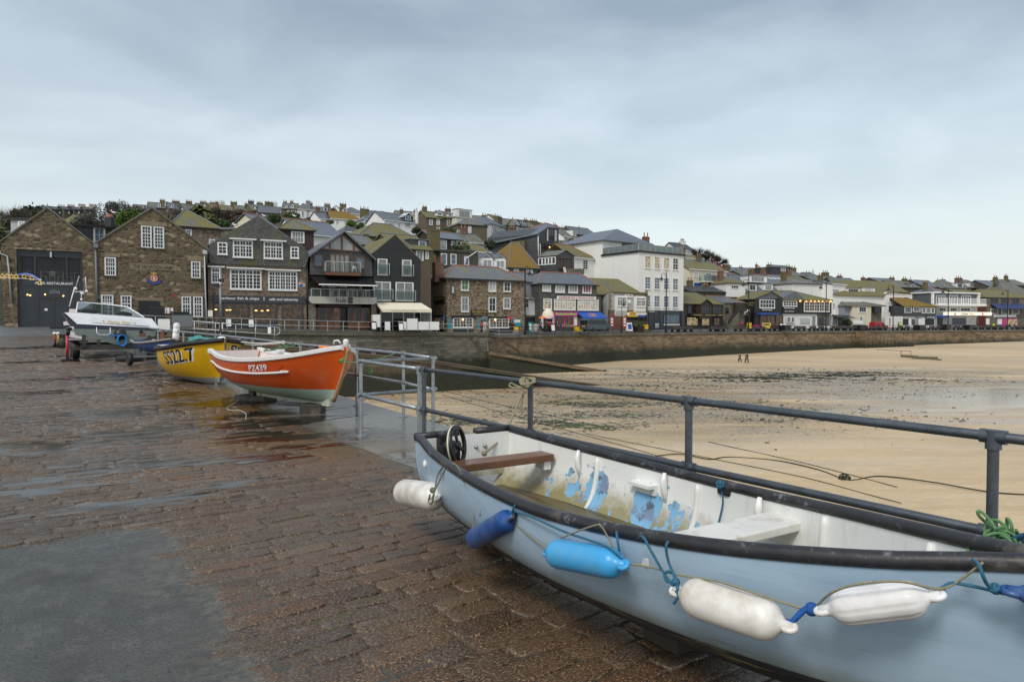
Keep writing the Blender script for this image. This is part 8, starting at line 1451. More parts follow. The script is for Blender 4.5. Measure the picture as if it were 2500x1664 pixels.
for x0,x1,ye,yr,d,rf,kind,lb,dm,ch in ((480,745,262,216,225,'slate_grey','side','grey roofed house with dark gable behind the big white house',(),((612,200,16,1,'brick'),(645,200,16,1,'brick'))),(690,1050,330,248,200,'slate_moss','side','mossy roofed house with blue dormer and two pale stacks on the right skyline',((870,937,280,332,'greyblue','pane_blue',.4,True),),((793,215,34,2),(872,222,40,1,'white'))),(1050,1292,325,246,204,'slate_grey','side','grey roofed house with two skylights behind the flat roofed restaurant',(),((1290,225,30,1),(1228,235,20,1))),(1310,1600,340,242,206,'slate_moss','hip','mossy hipped house with big stack and white dormer on the right skyline',((1476,1562,276,332,'frame','pane',.4,True),),((1500,205,56,3,'brick'),)),(1595,1905,338,240,212,'slate_moss','hip','mossy house with wide white dormer, second from the right skyline end',((1632,1752,270,322,'frame','pane_grey',.4,True),),((1880,275,28,1),)),(1905,2140,325,252,210,'slate_grey','side','grey slate house with stone gable near the right end of the skyline',(),((2148,230,12,1,'brick'),)),(2140,2420,300,235,222,'slate_moss','side','long mossy roof at the right edge of the skyline',(),()),(2095,2480,425,262,200,'slate_moss','hip','broad grey green hipped roof behind the awning restaurant',(),())):house(lb,'H',x0,x1,ye,yr,d,kind,'darkwall',rf,9,5,dorm=dm,chim=ch)
house('low house with pink ridged hip between the white house and flat roofed restaurant','H',1180,1350,385,330,185,'hip','cream','slate_grey',7,2,ridge=True);house('dark flat roofed annex between the big white house and the flat roofed restaurant','H',890,1140,405,395,178,'flat','darkwall','lead',8,3);house('mossy roofs with brown stack between flat roofed restaurant and awning restaurant','H',1530,1790,420,360,192,'side','darkwall','slate_mossy',9,3,chim=((1625,365,56,2),))
house('mossy hipped roof house of grey slate behind the timber shop','E',350,720,775,700,143,'hip','darkwall','slate_grey',8,4,ridge=True);house('dark long roof between the cream house and the timber shop','E',130,660,705,645,142,'side','darkwall','slate_dark',7,5);house('slate gable of the bar row seen left of the black balcony bar','E',710,972,808,702,147,'gable','slate_grey','slate_mossy',8,4,ax=895)
# ------------------------------------------------------------ trees and bushes
def leafmat(name,c,var=.6):
    t=NT(name);o=t.co('Object');n=t.noise(o,.5,4,.6);n2=t.noise(o,4,3);t.out(t.mix(n2,t.mix(n,mul(c,1-var),mul(c,1+var*.5)),mul(c,1.3+0*var)),.7);return t.m
LM=dict(dark=leafmat('dark_evergreen_leaf',(.022,.035,.012)),green=leafmat('bush_leaf',(.045,.075,.018)),bright=leafmat('bright_conifer_leaf',(.07,.12,.015)),olive=leafmat('olive_leaf',(.06,.065,.028)),palm=leafmat('palm_leaf',(.075,.085,.018)),bare=leafmat('bare_twig',(.062,.058,.046),.4),brown=leafmat('brown_twig',(.085,.066,.046),.4),greytwig=leafmat('pale_twig',(.13,.125,.09)),bark=leafmat('bark',(.04,.032,.024)))
def tree(name,label,zone,x,yt,yb,w,d,kind='leaf',mat='green',n=900,seed=1,s=None,group=None,cat='tree',embed=.35):
    rnd=random.Random(seed);a,b=px(zone,x,yt),px(zone,x,yb);sc=ZONES[zone][2];top=P(a[0],a[1],d);bot=P(b[0],b[1],d);W_=w*sc*d/F;H_=top.z-bot.z;zg=min(bot.z,hill_z(a[0],d))-.2
    root=thing(name,label,cat,(top.x,d,zg),0,group);cz=bot.z-zg;m=MB();s=s or max(.16,W_*.05)
    tr=MB();tr.tube([(0,0,-.5),(.05,0,cz+H_*.35),(.0,0,cz+H_*.7)],[W_*.05+.06,W_*.04+.04,.03],7)
    for k in range(6):an=k*1.05;tr.tube([(0,0,cz+H_*(.15+.07*k)),(cos(an)*W_*.2,sin(an)*W_*.2,cz+H_*(.35+.07*k)),(cos(an)*W_*.36,sin(an)*W_*.36,cz+H_*(.5+.06*k))],[.06+W_*.012,.04,.015],5)
    tr.build('trunk',LM['bark'],root,True)
    cl=[(rnd.gauss(0,.24)*W_,rnd.gauss(0,.24)*W_,cz+H_*(.16+.68*rnd.random()),(.12+.12*rnd.random())*W_) for _ in range(16)]
    for k in range(n):
        if kind == 'palm':
            break
        cx,cy,c3,cr=rnd.choice(cl);q=Vector((rnd.gauss(0,1),rnd.gauss(0,1),rnd.gauss(0,1))).normalized()*cr*(rnd.random() ** .4);p=Vector((cx+q.x,cy+q.y,c3+q.z*min(1,H_/W_)*1.0))
        hz=(p.z-cz)/max(.1,H_);lim=W_*.5*sqrt(max(0,1-(max(0,hz-.3)/.72) ** 2)) if hz >.3 else W_*.5
        if p.z >cz+H_*1.02 or Vector((p.x,p.y)).length >lim*(.9+.2*rnd.random()):continue
        if kind == 'twig':
            dr=(Vector((p.x,p.y,(p.z-cz)*.7+H_*.25)).normalized()+Vector((rnd.gauss(0,.45),rnd.gauss(0,.45),rnd.gauss(0,.3)))).normalized();ln=s*(2+rnd.random()*4);sd=dr.orthogonal().normalized()*s*.10;q2=p+dr*ln;m.quad(p-sd,p+sd,q2)
            sd2=dr.cross(sd);m.quad(p-sd2,p+sd2,q2)
        else:
            for _ in range(2):
                e1=Vector((rnd.gauss(0,1),rnd.gauss(0,1),rnd.gauss(0,1))).normalized()*s*(.5+rnd.random());e2=e1.orthogonal().normalized()*s*(.3+.4*rnd.random());c=p+Vector((rnd.gauss(0,s),rnd.gauss(0,s),rnd.gauss(0,s*.7)));m.quad(c-e1,c+e2,c+e1,c-e2)
    if kind == 'palm':
        for k in range(26):
            an=rnd.random()*2*pi;el=rnd.uniform(-.15,1.1);L_=W_*.52*rnd.uniform(.75,1.1);c=Vector((0,0,cz+H_*.62));pts=[c+Vector((cos(an)*L_*t*cos(el*(1-.5*t)),sin(an)*L_*t*cos(el*(1-.5*t)),L_*(sin(el)*t-.55*t*t))) for t in (0,.25,.5,.75,1)];sd=Vector((-sin(an),cos(an),0))*s
            for i in range(4):w0,w1=(.3+.7*sin(pi*(i/4) ** .7)),(.3+.7*sin(pi*((i+1)/4) ** .7)) if i <3 else 0;dn=Vector((0,0,-s*.5));m.quad(pts[i],pts[i]-sd*w0+dn,pts[i+1]-sd*w1+dn,pts[i+1]);m.quad(pts[i],pts[i+1],pts[i+1]+sd*w1+dn,pts[i]+sd*w0+dn)
    m.build('crown',LM[mat],root,uv=False);return root
g1='trees on the hill'
tree('leafy_tree','olive green tree at the left edge behind the first stone gable','p',12,520,660,170,95,'leaf','olive',1500,1,.35,g1)
tree('bare_tree','pale bare tree left of the round dark evergreen','p',42,508,560,90,110,'twig','greytwig',1100,2,.32,g1)
tree('evergreen_tree','round dark evergreen rising behind the left slope of the first stone gable','p',85,503,560,95,120,'leaf','dark',2200,3,.3,g1)
tree('evergreen_tree','dark evergreen clump at the foot of the round evergreen','p',58,522,570,60,118,'leaf','dark',1100,4,.3,g1)
tree('bare_tree','big dome of dark bare scrub between the two stone gables','p',282,487,590,130,130,'leaf','bare',9000,5,.13,g1);tree('bare_tree','dark bare thicket left of the big dome of scrub','p',215,515,600,90,132,'leaf','bare',4500,6,.13,g1);tree('bare_tree','dark bare thicket right of the big dome of scrub','p',345,500,580,80,150,'leaf','brown',4000,7,.14,g1);tree('bare_tree','reddish brown thicket behind the apex of the stone hall','p',410,508,560,110,160,'leaf','brown',4500,8,.15,g1)
tree('conifer','bright yellow green conifer left of the stone hall roof','p',312,508,560,50,105,'leaf','bright',1100,9,.25,g1)
tree('palm_tree','shaggy palm behind the mossy pyramid roof','M',1000,195,400,330,120,'palm','palm',0,10,.45,g1);tree('palm_tree','second palm lower right of the mossy pyramid roof','M',1130,330,480,200,118,'palm','palm',0,11,.4,g1)
for x,yt,yb,w,lb in ((1260,215,520,260,'left'),(1430,285,540,280,'middle'),(1620,270,520,320,'right'),(1770,310,480,220,'far right')):tree('bare_tree','tangle of brown bare branches above the cafe gable, %s of the row' % lb,'M',x,yt,yb,w,125,'leaf' if x != 1430 else 'twig','brown',4200,x,.14,g1)
for x,yt,yb,w,lb in ((1320,440,570,170,'green bush right of the mossy pyramid roof'),(2150,350,470,190,'dark round bush below the brown terrace end'),(1210,430,540,130,'small green bush under the second palm')):tree('bush',lb,'M',x,yt,yb,w,122,'leaf','green',900,x,.25,g1,'bush')
for x,yt,yb,w,d,mt,lb in ((80,325,480,330,185,'green','big green bush before the brown terrace end'),(345,405,490,210,180,'olive','pale green bush under the pale blue white house'),(570,290,480,140,215,'green','dark tree gap right of the pale blue white house'),(1030,440,600,230,150,'bright','bright green bush right of the long white pair'),(1180,485,590,130,150,'green','green bush beside the white balcony rail'),(690,445,500,110,178,'green','small bush in front of the left white cottage'),(740,250,330,150,235,'olive','scrubby tree on the skyline left of the lichen stack'),(1520,300,400,120,225,'olive','dark shrub on the skyline right of the white gable end'),(2080,560,640,120,120,'dark','dark shrub at the foot of the white bungalow')):tree('bush',lb,'N',x,yt,yb,w,d,'leaf',mt,1100,x,None,g1,'bush')
for x,yt,yb,w,d,mt,lb in ((300,340,420,260,170,'green','green hedge below the brown terrace houses'),(915,500,640,170,130,'dark','dark conifer bush below the dark brown end wall'),(560,430,470,200,155,'olive','low shrubs under the cream flat dormer house'),(2110,480,560,150,150,'green','green shrubs right of the tall slate house')):tree('bush',lb,'Q',x,yt,yb,w,d,'leaf',mt,1100,x,None,g1,'bush')
for i,(x,yt,yb,w) in enumerate(((1330,430,560,150),(1410,410,565,130),(1480,440,575,140),(1560,480,590,130),(1620,520,600,110),(1690,560,620,100))):tree('bare_tree','bare winter tree right of the white building, %s along the row' % ('first','second','third','fourth','fifth','last and smallest')[i],'D',x,yt,yb,w,172,'twig','bare',900,40+i,.22,g1)
tree('bush','mossy tree on the skyline right of the bare winter trees','E',610,335,430,110,185,'leaf','olive',900,61,None,g1,'bush');tree('palm_tree','small palm between stone shop and balcony bar','E',915,795,960,110,141,'palm','palm',0,62,.35,g1);tree('bush','dark shrub in front of the grey cafe awnings','E',2180,1060,1150,110,153,'leaf','dark',700,63,.2,g1,'bush')
# ------------------------------------------------------------ promenade railings, lamps, benches
def wallpt(x,back=.5):dw,zw,df,zf,sl=interp(FT,x);d=dw+back;t=back/(df-dw);return Vector((*XY(x,d),lerp(zw,zf,t)))
xs=[];x=1268.0
while x <2990:xs.append(x);q=wallpt(x);q2=wallpt(x+5);x += 5*1.85/(q2-q).length
pts=[wallpt(x) for x in xs];railing('promenade_railing','black iron railing along the top of the harbour wall',[tuple(q+Vector((0,0,1.12))) for q in pts],[(q.x,q.y,q.z,q.z+1.12) for q in pts],MT['iron'],.034,[.5,.98],fit=False,base=False)
xs=[345,380,415,450,485,520,555,590,625,660,695,730,765,800,838,876,914,952,990,1028,1066,1104,1142,1180,1218,1255,1290];pts=[wallpt(x,.6) for x in xs]
railing('quay_railing','pale steel two-rail fence along the quay in front of the gabled bars',[tuple(q+Vector((0,0,1.12))) for q in pts],[(q.x,q.y,q.z,q.z+1.12) for q in pts],MT['galv_light'],.03,[.55],fit=False,base=False)
a,b_,c,d=P(470,783.5,56.5),P(674,798,60.5),P(674,817,60.5),P(470,801.5,56.5);e=(b_-a).normalized();mid=(b_+c)/2;R_=(b_-c).length/2;up=Vector((0,0,1));arc=[mid+up*R_*cos(pi*k/8)+e*R_*sin(pi*k/8) for k in range(1,8)]
root=thing('ramp_handrail','pale double handrail with rounded end beside the slipway ramp','handrail',a);m=MB();m.tube([p-a for p in [a,b_]+arc+[c,d]],.035,8);m.build('rail',MT['galv_light'],root,True)
for k in range(5):p=a.lerp(b_,k/4*.96+.02);m=MB();m.tube([(p-a),p-a-Vector((0,0,1.3))],.03,6);m.build('post',MT['galv_light'],root,True)
for x,y in ((540,795),(658,806)):p=P(x,y,57.5+(x-540)/60);tag(MB().box(-.14,.14,-.03,.03,-.28,.28).build('notice_plate',MT['whitep']),'small white notice plate on the ramp handrail, %s' % ('left one' if x <600 else 'near its rounded end'),'notice').location=p
def lamp(x,yt,ax,ay,lab,h0=None,back=1.5,small=False):
    q=wallpt(x,back);t=P(x,yt,q.y);arm=P(ax,ay,q.y);r=thing('street_lamp',lab,'street lamp',q,0,'black street lamps along the promenade');H_=t.z-q.z;k=.5 if small else 1
    m=MB();m.lathe([(.22*k,0),(.22*k,.5),(.13*k,.9),(.1*k,1.6),(.085*k,H_-.2),(.05,H_),(.01,H_+.25)],10);m.build('post',MT['iron'],r,'edge');dx=arm.x-q.x;za=arm.z-q.z;m=MB();m.tube([(0,0,za+1.0),(dx*.5,0,za+1.05),(dx,0,za+.95),(dx,0,za+.35)],.045,6);m.tube([(0,0,za+.4),(dx*.5,0,za+1.0)],.03,5);m.build('bracket',MT['iron'],r,True)
    m=MB();m.lathe([(.05,.55),(.12,.45),(.16,.3),(.42*(.6 if small else 1),.12),(.40*(.6 if small else 1),.06),(.2,.08)],12,(dx,0,za-.1));m.build('lamp_hood',MT['iron'],r,'edge');m=MB();m.ball((dx,0,za-.12),.2*(.6 if small else 1),10,1,1,1.2);m.build('lamp_globe',MT['pane_white'],r,True);return r
for a in ((1282,658,1293,669,'street lamp between the inn and the fish restaurant'),(1626,665,1615,682,'street lamp in front of the white building'),(1827,672,1815,696,'street lamp beside the stone gateway'),(2016,687,2004,703,'street lamp right of the orange bulbs'),(2180,698,2169,708,'street lamp in front of the big white house'),(2314,706,2302,714,'street lamp in front of the flat roofed restaurant'),(2459,709,2448,719,'street lamp nearest the right edge')):lamp(*a)
lamp(1518,741,1523,745,'short slim lamp in front of the quoined grey house',small=True)
q=P(537,650,57);g=Vector((q.x,q.y,gz(q.x,q.y)));r=thing('floodlight_pole','tall slim grey pole with floodlights in front of the fish cafe','lamp post',g);m=MB();m.tube([(0,0,0),(0,0,q.z-g.z)],.09,8);m.build('pole',MT['galv'],r,True)
for x,y in ((529,695),(541,684)):p=P(x,y,56.8)-g;m=MB();m.cbox(p,.35,.25,.28);m.build('floodlight',MT['black'],r,bevel=.03)
b_i=0;bench0=None
def bench(x,lab):
    global bench0
    q=wallpt(x,2.2);p2=wallpt(x+4,2.2);rz=atan2(p2.y-q.y,p2.x-q.x)
    if bench0 is None:
        r=thing('bench',lab,'bench',q,rz,'benches along the promenade');MB().box(-.95,.95,-.25,.25,.42,.48).build('seat',MT['wood'],r);m=MB();m.box(-.95,.95,-.30,-.25,.55,.95);m.build('backrest',MT['wood'],r)
        for x2 in (-.75,.75):MB().box(x2-.06,x2+.06,-.3,.25,0,.42).build('leg',MT['iron'],r)
        bench0=r;return r
    return copy_thing(bench0,q,rz,lab)
BX=[1648,1664,1680,1741,1760,1802,1840,1858,1885,1898,1943,1957,1982,2002,2035,2053,2070,2082,2110,2128,2140,2156,2196,2212,2236,2252,2272,2290,2334,2352,2372,2388,2405,2420,2436,2452,2476,2492]
marks=[(1626,'the lamp of the white building'),(1827,'the gateway lamp'),(2016,'the lamp right of the orange bulbs'),(2180,'the lamp of the big white house'),(2314,'the flat roofed restaurant lamp'),(2459,'the lamp nearest the right edge')];cnt={}
ordw=('first','second','third','fourth','fifth','sixth','seventh','eighth','ninth','tenth','eleventh','twelfth')
for x in BX:
    mk=[w for w in marks if w[0] <x][-1][1];cnt[mk]=cnt.get(mk,0)+1;bench(x,'dark slatted promenade bench, %s to the right of %s' % (ordw[cnt[mk]-1],mk))
# ------------------------------------------------------------ vehicles
def vehicle(name,label,cat,x0,x1,y,d,yaw,prof,wdt,mat,wheels,glass,lights,R=.33):
    xm=(x0+x1)/2;q=P(xm,y,d);q.z=P(xm,y,d).z;r=thing(name,label,cat,q,yaw);xsn=[p[0] for p in prof]
    m=MB();m.prism(prof,lambda u,v,t:Vector((u,t*(1-.10*max(0,(v-1.0))),v)),-wdt/2,wdt/2);m.build('body',mat,r,bevel=.06)
    for gl in glass:
        for sd in (-1,1):
            p=MB();p.prism(gl,lambda u,v,t:Vector((u,sd*(wdt/2*(1-.10*max(0,v-1.0))+t),v)),-.02,.012);p.build('window',MT['pane'],r)
    for x in wheels:
        for sd in (-1,1):a,b=MB(),MB();wheel(a,b,(x,sd*(wdt/2-.08),R),R,.22,(0,1,0));o=a.build('wheel',MT['rubber'],r,'edge');b.build('rim',MT['galv_light'],o,True)
    for (x,yy,z,w,h,ml) in lights:
        for sd in (-1,1):m=MB();m.box(x-.03,x+.03,sd*yy-w/2,sd*yy+w/2,z-h/2,z+h/2);m.build('light',MT[ml],r)
    return r
vanp=[(-2.45,.35),(2.3,.3),(2.45,.55),(2.4,.95),(1.75,1.12),(1.15,1.85),(.9,1.95),(-2.2,1.97),(-2.42,1.7)]
MT['vanpaint']=plain('blue_grey_van_paint',(.045,.07,.085),.22)
r=vehicle('passenger_van','dark blue grey passenger van parked in front of the blue awning','van',1418,1491,809.5,101,radians(38),vanp,1.9,MT['vanpaint'],(-1.45,1.55),[[(-2.25,1.15),(-1.2,1.15),(-1.2,1.72),(-2.2,1.72)],[(-1.1,1.15),(.2,1.15),(.2,1.72),(-1.1,1.72)],[(.3,1.15),(1.5,1.15),(1.05,1.72),(.3,1.72)]],[(-2.47,.82,1.0,.16,.4,'red'),(2.42,.7,.75,.3,.2,'galv_light')]);MB().box(-2.46,-2.42,-.75,.75,1.1,1.7).build('rear_window',MT['pane'],r);MB().box(-2.49,-2.45,-.28,.28,.75,.87).build('number_plate',MT['yellow'],r);m=MB();m.add([(1.78,-.8,1.14),(1.78,.8,1.14),(1.2,.75,1.8),(1.2,-.75,1.8)],[(0,1,2,3)]);m.xf(Matrix.Translation((.02,0,.02)));m.build('windscreen',MT['pane'],r)
carp=[(-1.8,.3),(1.85,.3),(1.9,.65),(1.75,.9),(.95,1.0),(.35,1.48),(-1.1,1.5),(-1.7,1.05),(-1.85,.8)]
r=vehicle('hatchback_car','yellow hatchback seen from behind near the balcony bar','car',1859,1883,806,140,radians(70),carp,1.7,plain('yellow_car_paint',(.6,.46,.02),.25),(-1.15,1.2),[[(-1.0,.98),(-.2,1.0),(-.2,1.4),(-1.0,1.4)],[(-.1,1.0),(.8,1.0),(.3,1.4),(-.1,1.4)]],[(-1.84,.7,.9,.16,.3,'red')],.29);m=MB();m.add([(-1.74,-.65,1.05),(-1.74,.65,1.05),(-1.14,.6,1.46),(-1.14,-.6,1.46)],[(3,2,1,0)]);m.build('rear_window',MT['pane'],r)
r=vehicle('delivery_van','small red delivery van in front of the cream cottage','van',2123,2167,805.5,153,radians(22),[(-2.0,.3),(2.0,.3),(2.05,.6),(1.9,.95),(1.1,1.1),(.6,1.75),(.3,1.82),(-1.9,1.82)],1.75,plain('red_van_paint',(.42,.015,.03),.3),(-1.3,1.25),[[(-1.4,1.05),(-.8,1.05),(-.8,1.55),(-1.4,1.55)],[(.0,1.05),(.95,1.05),(.55,1.6),(.0,1.6)]],[(-2.0,.75,1.0,.12,.3,'red')],.3)
# ------------------------------------------------------------ people
def person(label,x,yf,d,mats,pose='stand',yaw=0,h=1.7,umb=None,group='people along the harbour',extra=None,zoff=None):
    q=P(x,yf,d) if zoff is None else Vector((*XY(x,d),zoff));r=thing('person',label,'person',q,yaw,group);k=h/1.75;st=.18 if pose == 'walk' else .05
    J={'pel':(0,0,.95),'ch':(0,.02,1.3),'nk':(0,.0,1.5),'hd':(0,-.02,1.62),'ht':(0,-.02,1.74)}
    vs=[(0,0,.95),(0,.02,1.15),(0,.02,1.36),(0,0,1.50),(0,-.02,1.60),(0,-.02,1.70)];rad=[.15,.145,.165,.065,.10,.085];ed=[(0,1),(1,2),(2,3),(3,4),(4,5)]
    for sd in (-1,1):
        o=len(vs);vs += [(sd*.10,-st*sd*.4,.86),(sd*.11,-st*sd,.48),(sd*.11,-st*sd*1.3+(.1 if sd*st >0 else 0),.09),(sd*.12,-st*sd*1.3-.14,.05)];rad += [.105,.075,.055,.045];ed += [(0,o),(o,o+1),(o+1,o+2),(o+2,o+3)]
        o=len(vs);
        if umb and sd == 1:vs += [(sd*.20,0,1.40),(sd*.27,-.08,1.16),(sd*.16,-.28,1.28),(sd*.15,-.31,1.33)]
        elif pose == 'cycle':vs += [(sd*.2,0,1.4),(sd*.24,-.2,1.2),(sd*.2,-.42,1.1),(sd*.2,-.48,1.1)]
        else:vs += [(sd*.21,0,1.40),(sd*.26,.03+st*sd*.4,1.13),(sd*.24,-.06+st*sd*.6,.90),(sd*.23,-.08+st*sd*.6,.82)]
        rad += [.075,.055,.04,.035];ed += [(2,o),(o,o+1),(o+1,o+2),(o+2,o+3)]
    me=bpy.data.meshes.new('body');me.from_pydata([Vector(v)*k for v in vs],ed,[]);ob_=bpy.data.objects.new('body',me);COL.objects.link(ob_);sm=ob_.modifiers.new('skin','SKIN');
    for i,v in enumerate(me.skin_vertices[0].data):v.radius=(rad[i]*k,rad[i]*k*.8);v.use_root=i == 0
    ss=ob_.modifiers.new('subdivision','SUBSURF');ss.levels=1;ss.render_levels=1
    me.materials.append(MT['skin']);ob_.parent=r
    coat,trous,hair=mats
    m=MB();m.lathe([(.19,.78),(.205,.95),(.19,1.15),(.215,1.34),(.17,1.44),(.07,1.50)],12);m.v=[Vector((p.x*1.0,p.y*.72+.01,p.z)) for p in m.v]
    for sd in (-1,1):
        pts=[Vector((sd*.19,0,1.40)),Vector((sd*.265,.03,1.14)),Vector((sd*.245,-.05,.92))] if not (umb and sd == 1) else [Vector((.19,0,1.4)),Vector((.27,-.08,1.15)),Vector((.17,-.26,1.27))]
        if pose == 'cycle':pts=[Vector((sd*.19,0,1.4)),Vector((sd*.24,-.2,1.2)),Vector((sd*.2,-.4,1.11))]
        m.tube(pts,[.085,.068,.055],8)
    m.xf(Matrix.Scale(k,4));m.build('coat',coat,r,True)
    m=MB()
    for sd in (-1,1):m.tube([Vector((sd*.09,0,.93)),Vector((sd*.11,-st*sd,.48)),Vector((sd*.11,-st*sd*1.3+(.1 if sd*st >0 else 0),.10))],[.125,.092,.075],8)
    m.xf(Matrix.Scale(k,4));m.build('trousers',trous,r,True)
    m=MB();m.ball((0,.015,1.665),.122,10,.95,1.05,1.05);m.xf(Matrix.Scale(k,4));m.build('hood' if hair is coat else 'hair',hair,r,True)
    if umb:
        u=thing('umbrella',umb[1],'umbrella',q,yaw);m=MB();m.tube([(.15*k,-.31*k,1.15*k),(.12,-.2,2.1)],.012,5);m.build('shaft',MT['iron'],u);m=MB();m.lathe([(.001,2.25),(.2,2.22),(.4,2.1),(.55,1.93),(.53,1.93),(.38,2.06),(.001,2.2)],10,(.12,-.2,0));m.xf(Matrix.Translation((0,0,-.02)));m.build('canopy',umb[0],u,'edge')
    return r
cl=lambda n,c:plain('cloth_'+n,c,.8,var=.2,scale=5)
bk,dk,rd,nv,ol,bg,wh=cl('black',(.012,.012,.014)),cl('dark',(.03,.03,.035)),cl('red',(.35,.02,.05)),cl('navy',(.02,.025,.06)),cl('olive',(.05,.045,.03)),cl('beige',(.45,.4,.34)),cl('white',(.6,.6,.6));hr_=plain('brown_hair',(.04,.025,.015),.7);og_=cl('orange',(.7,.2,.05));pk=cl('pink',(.6,.35,.38));hv=plain('hi_vis',(.55,.75,.03),.6)
pr=lambda x,y:px('S',x,y)
def WL(x,y):return x
person('person in black coat walking on the beach, left of the pair',1806,887,108,(dk,nv,bk),'walk',.8,1.75);person('person in black jacket walking on the beach, right of the pair',1823,887.5,106,(bk,dk,hr_),'walk',.5,1.78)
person('person in red jacket near the teal poster of the inn',1176,812,90,(rd,dk,hr_),'stand',2.8,1.65);person('person in long beige coat under a grey umbrella beside the inn poster',1184,812.5,89.5,(bg,bg,hr_),'stand',3.0,1.7,(cl('grey',(.12,.12,.13)),'dark grey umbrella in front of the inn'))
person('person in black coat under a red umbrella at the inn corner',1247,813,92,(bk,bk,hr_),'stand',3.1,1.72,(rd,'red umbrella at the right corner of the inn'));person('person in maroon top standing behind the red umbrella',1252,812,93.5,(cl('maroon',(.2,.02,.06)),bk,hr_),'stand',3,1.62)
person('person in teal coat under an orange and white umbrella by the alley house',1320,809.5,97,(cl('teal',(.02,.08,.09)),dk,hr_),'walk',1.2,1.7,(og_,'orange and white umbrella tilted by the alley house'));person('person in long brown coat in front of the dome awning',1333,810,97,(ol,ol,hr_),'stand',2.9,1.78);person('person in bright red coat under a pink umbrella by the sweet shop',1342,810,97.5,(rd,dk,hr_),'stand',3.2,1.72,(pk,'pale pink umbrella by the sweet shop door'));person('person in navy coat with white bag under a dark umbrella by the magenta shop',1361,809.8,96.5,(nv,dk,hr_),'walk',1.3,1.7,(nv,'dark navy umbrella in front of the magenta shop'))
person('person in red and yellow jacket by the stone gateway',px('E',812,0)[0],804,138,(rd,bk,hr_),'stand',3,1.75);person('person in dark coat at the slate shop',px('H',715,0)[0],804,160,(bk,bk,hr_),'walk',1,1.75);person('person in yellow coat beside the slate shop entrance',px('H',742,0)[0],804,161,(hv,bk,hr_),'stand',2,1.7)
rr=person('cyclist in bright hi-vis jacket riding on the promenade',px('H',1955,0)[0],804.5,165,(hv,bk,hr_),'cycle',1.3,1.72);q=rr.location;bkz=thing('bicycle','black bicycle ridden by the hi-vis cyclist','bicycle',q,1.3)
for y in (-.55,.5):m=MB();m.tube([(0,y+.33*cos(a*pi/8),.34+.33*sin(a*pi/8)) for a in range(16)],.022,5,True);m.build('wheel',MT['rubber'],bkz)
m=MB();m.tube([(0,-.55,.34),(0,-.4,.95),(0,.1,.85),(0,.5,.34),(0,0,.35),(0,-.4,.85)],.02,5);m.tube([(-.25,-.45,1.08),(0,-.4,1.0),(.25,-.45,1.08)],.015,5);m.build('frame',MT['iron'],bkz)
for x,c,lb in ((2165,dk,'person in dark coat at the pink shopfront, left'),(2198,bg,'person in pale coat at the pink shopfront, middle'),(2228,rd,'person in red coat at the pink shopfront, right')):person(lb,px('H',x,0)[0],805,180,(c,dk,hr_),'stand',3,1.72)
# ------------------------------------------------------------ small street things
def aboard(label,x,y,d,mat,w=.6,h=1.05,name='sandwich_board',pr_=None):
    q=P(x,y,d);r=thing(name,label,'sandwich board',q,interp([(0,.5),(2500,.4)],x)[0],'pavement signs');
    for sd,nm in ((-1,'front_panel'),(1,'back_panel')):m=MB();m.add([(-w/2,sd*.28,0),(w/2,sd*.28,0),(w/2,sd*.03,h),(-w/2,sd*.03,h),(-w/2,sd*.25,0),(w/2,sd*.25,0),(w/2,0,h),(-w/2,0,h)],[(0,1,2,3),(7,6,5,4),(0,4,5,1),(1,5,6,2),(2,6,7,3),(3,7,4,0)]);m.build(nm,MT[mat],r)
    m=MB();m.add([(-w*.38,-.25,.2),(w*.38,-.25,.2),(w*.38,-.10,h*.85),(-w*.38,-.10,h*.85)],[(0,1,2,3)]);m.build('printed_sheet',MT[pr_ or 'whitep'],r);return r
for a in (('black sandwich board outside the fish cafe, left of its door',558,801,67,'black'),('black sandwich board by the stone pier of the fish cafe',613,802,68.5,'black'),('dark sandwich board before the left windbreak of the cafe',912,807,75.5,'black'),('dark sandwich board standing in front of the tall middle windbreak',978,809.5,75.5,'black'),('teal sandwich board outside the alley house',1296,810,99,'teal',.8,1.4),('grey sandwich board by the sweet shop step',1349,810,97.5,'charcoal',.7,1.2),('blue and white sandwich board before the quoined house',1536,807,104,'whitep',.9,1.2,'sandwich_board','blue'),('dark sandwich board outside the balcony bar',1906,803,140,'black',.9,1.3)):aboard(*a)
def bin_(label,x,y,d,mat,w=.9,h=1.15,name='litter_bin',cat='bin'):
    q=P(x,y,d);r=thing(name,label,cat,q,.45,'bins and boxes on the quay');m=MB();m.box(-w/2,w/2,-w/2,w/2,.05,h);m.build('body',MT[mat],r,bevel=.04);m=MB();m.box(-w/2-.03,w/2+.03,-w/2-.03,w/2+.03,h,h+.08);m.build('lid',MT['black' if mat != 'black' else 'charcoal'],r,bevel=.02);return r
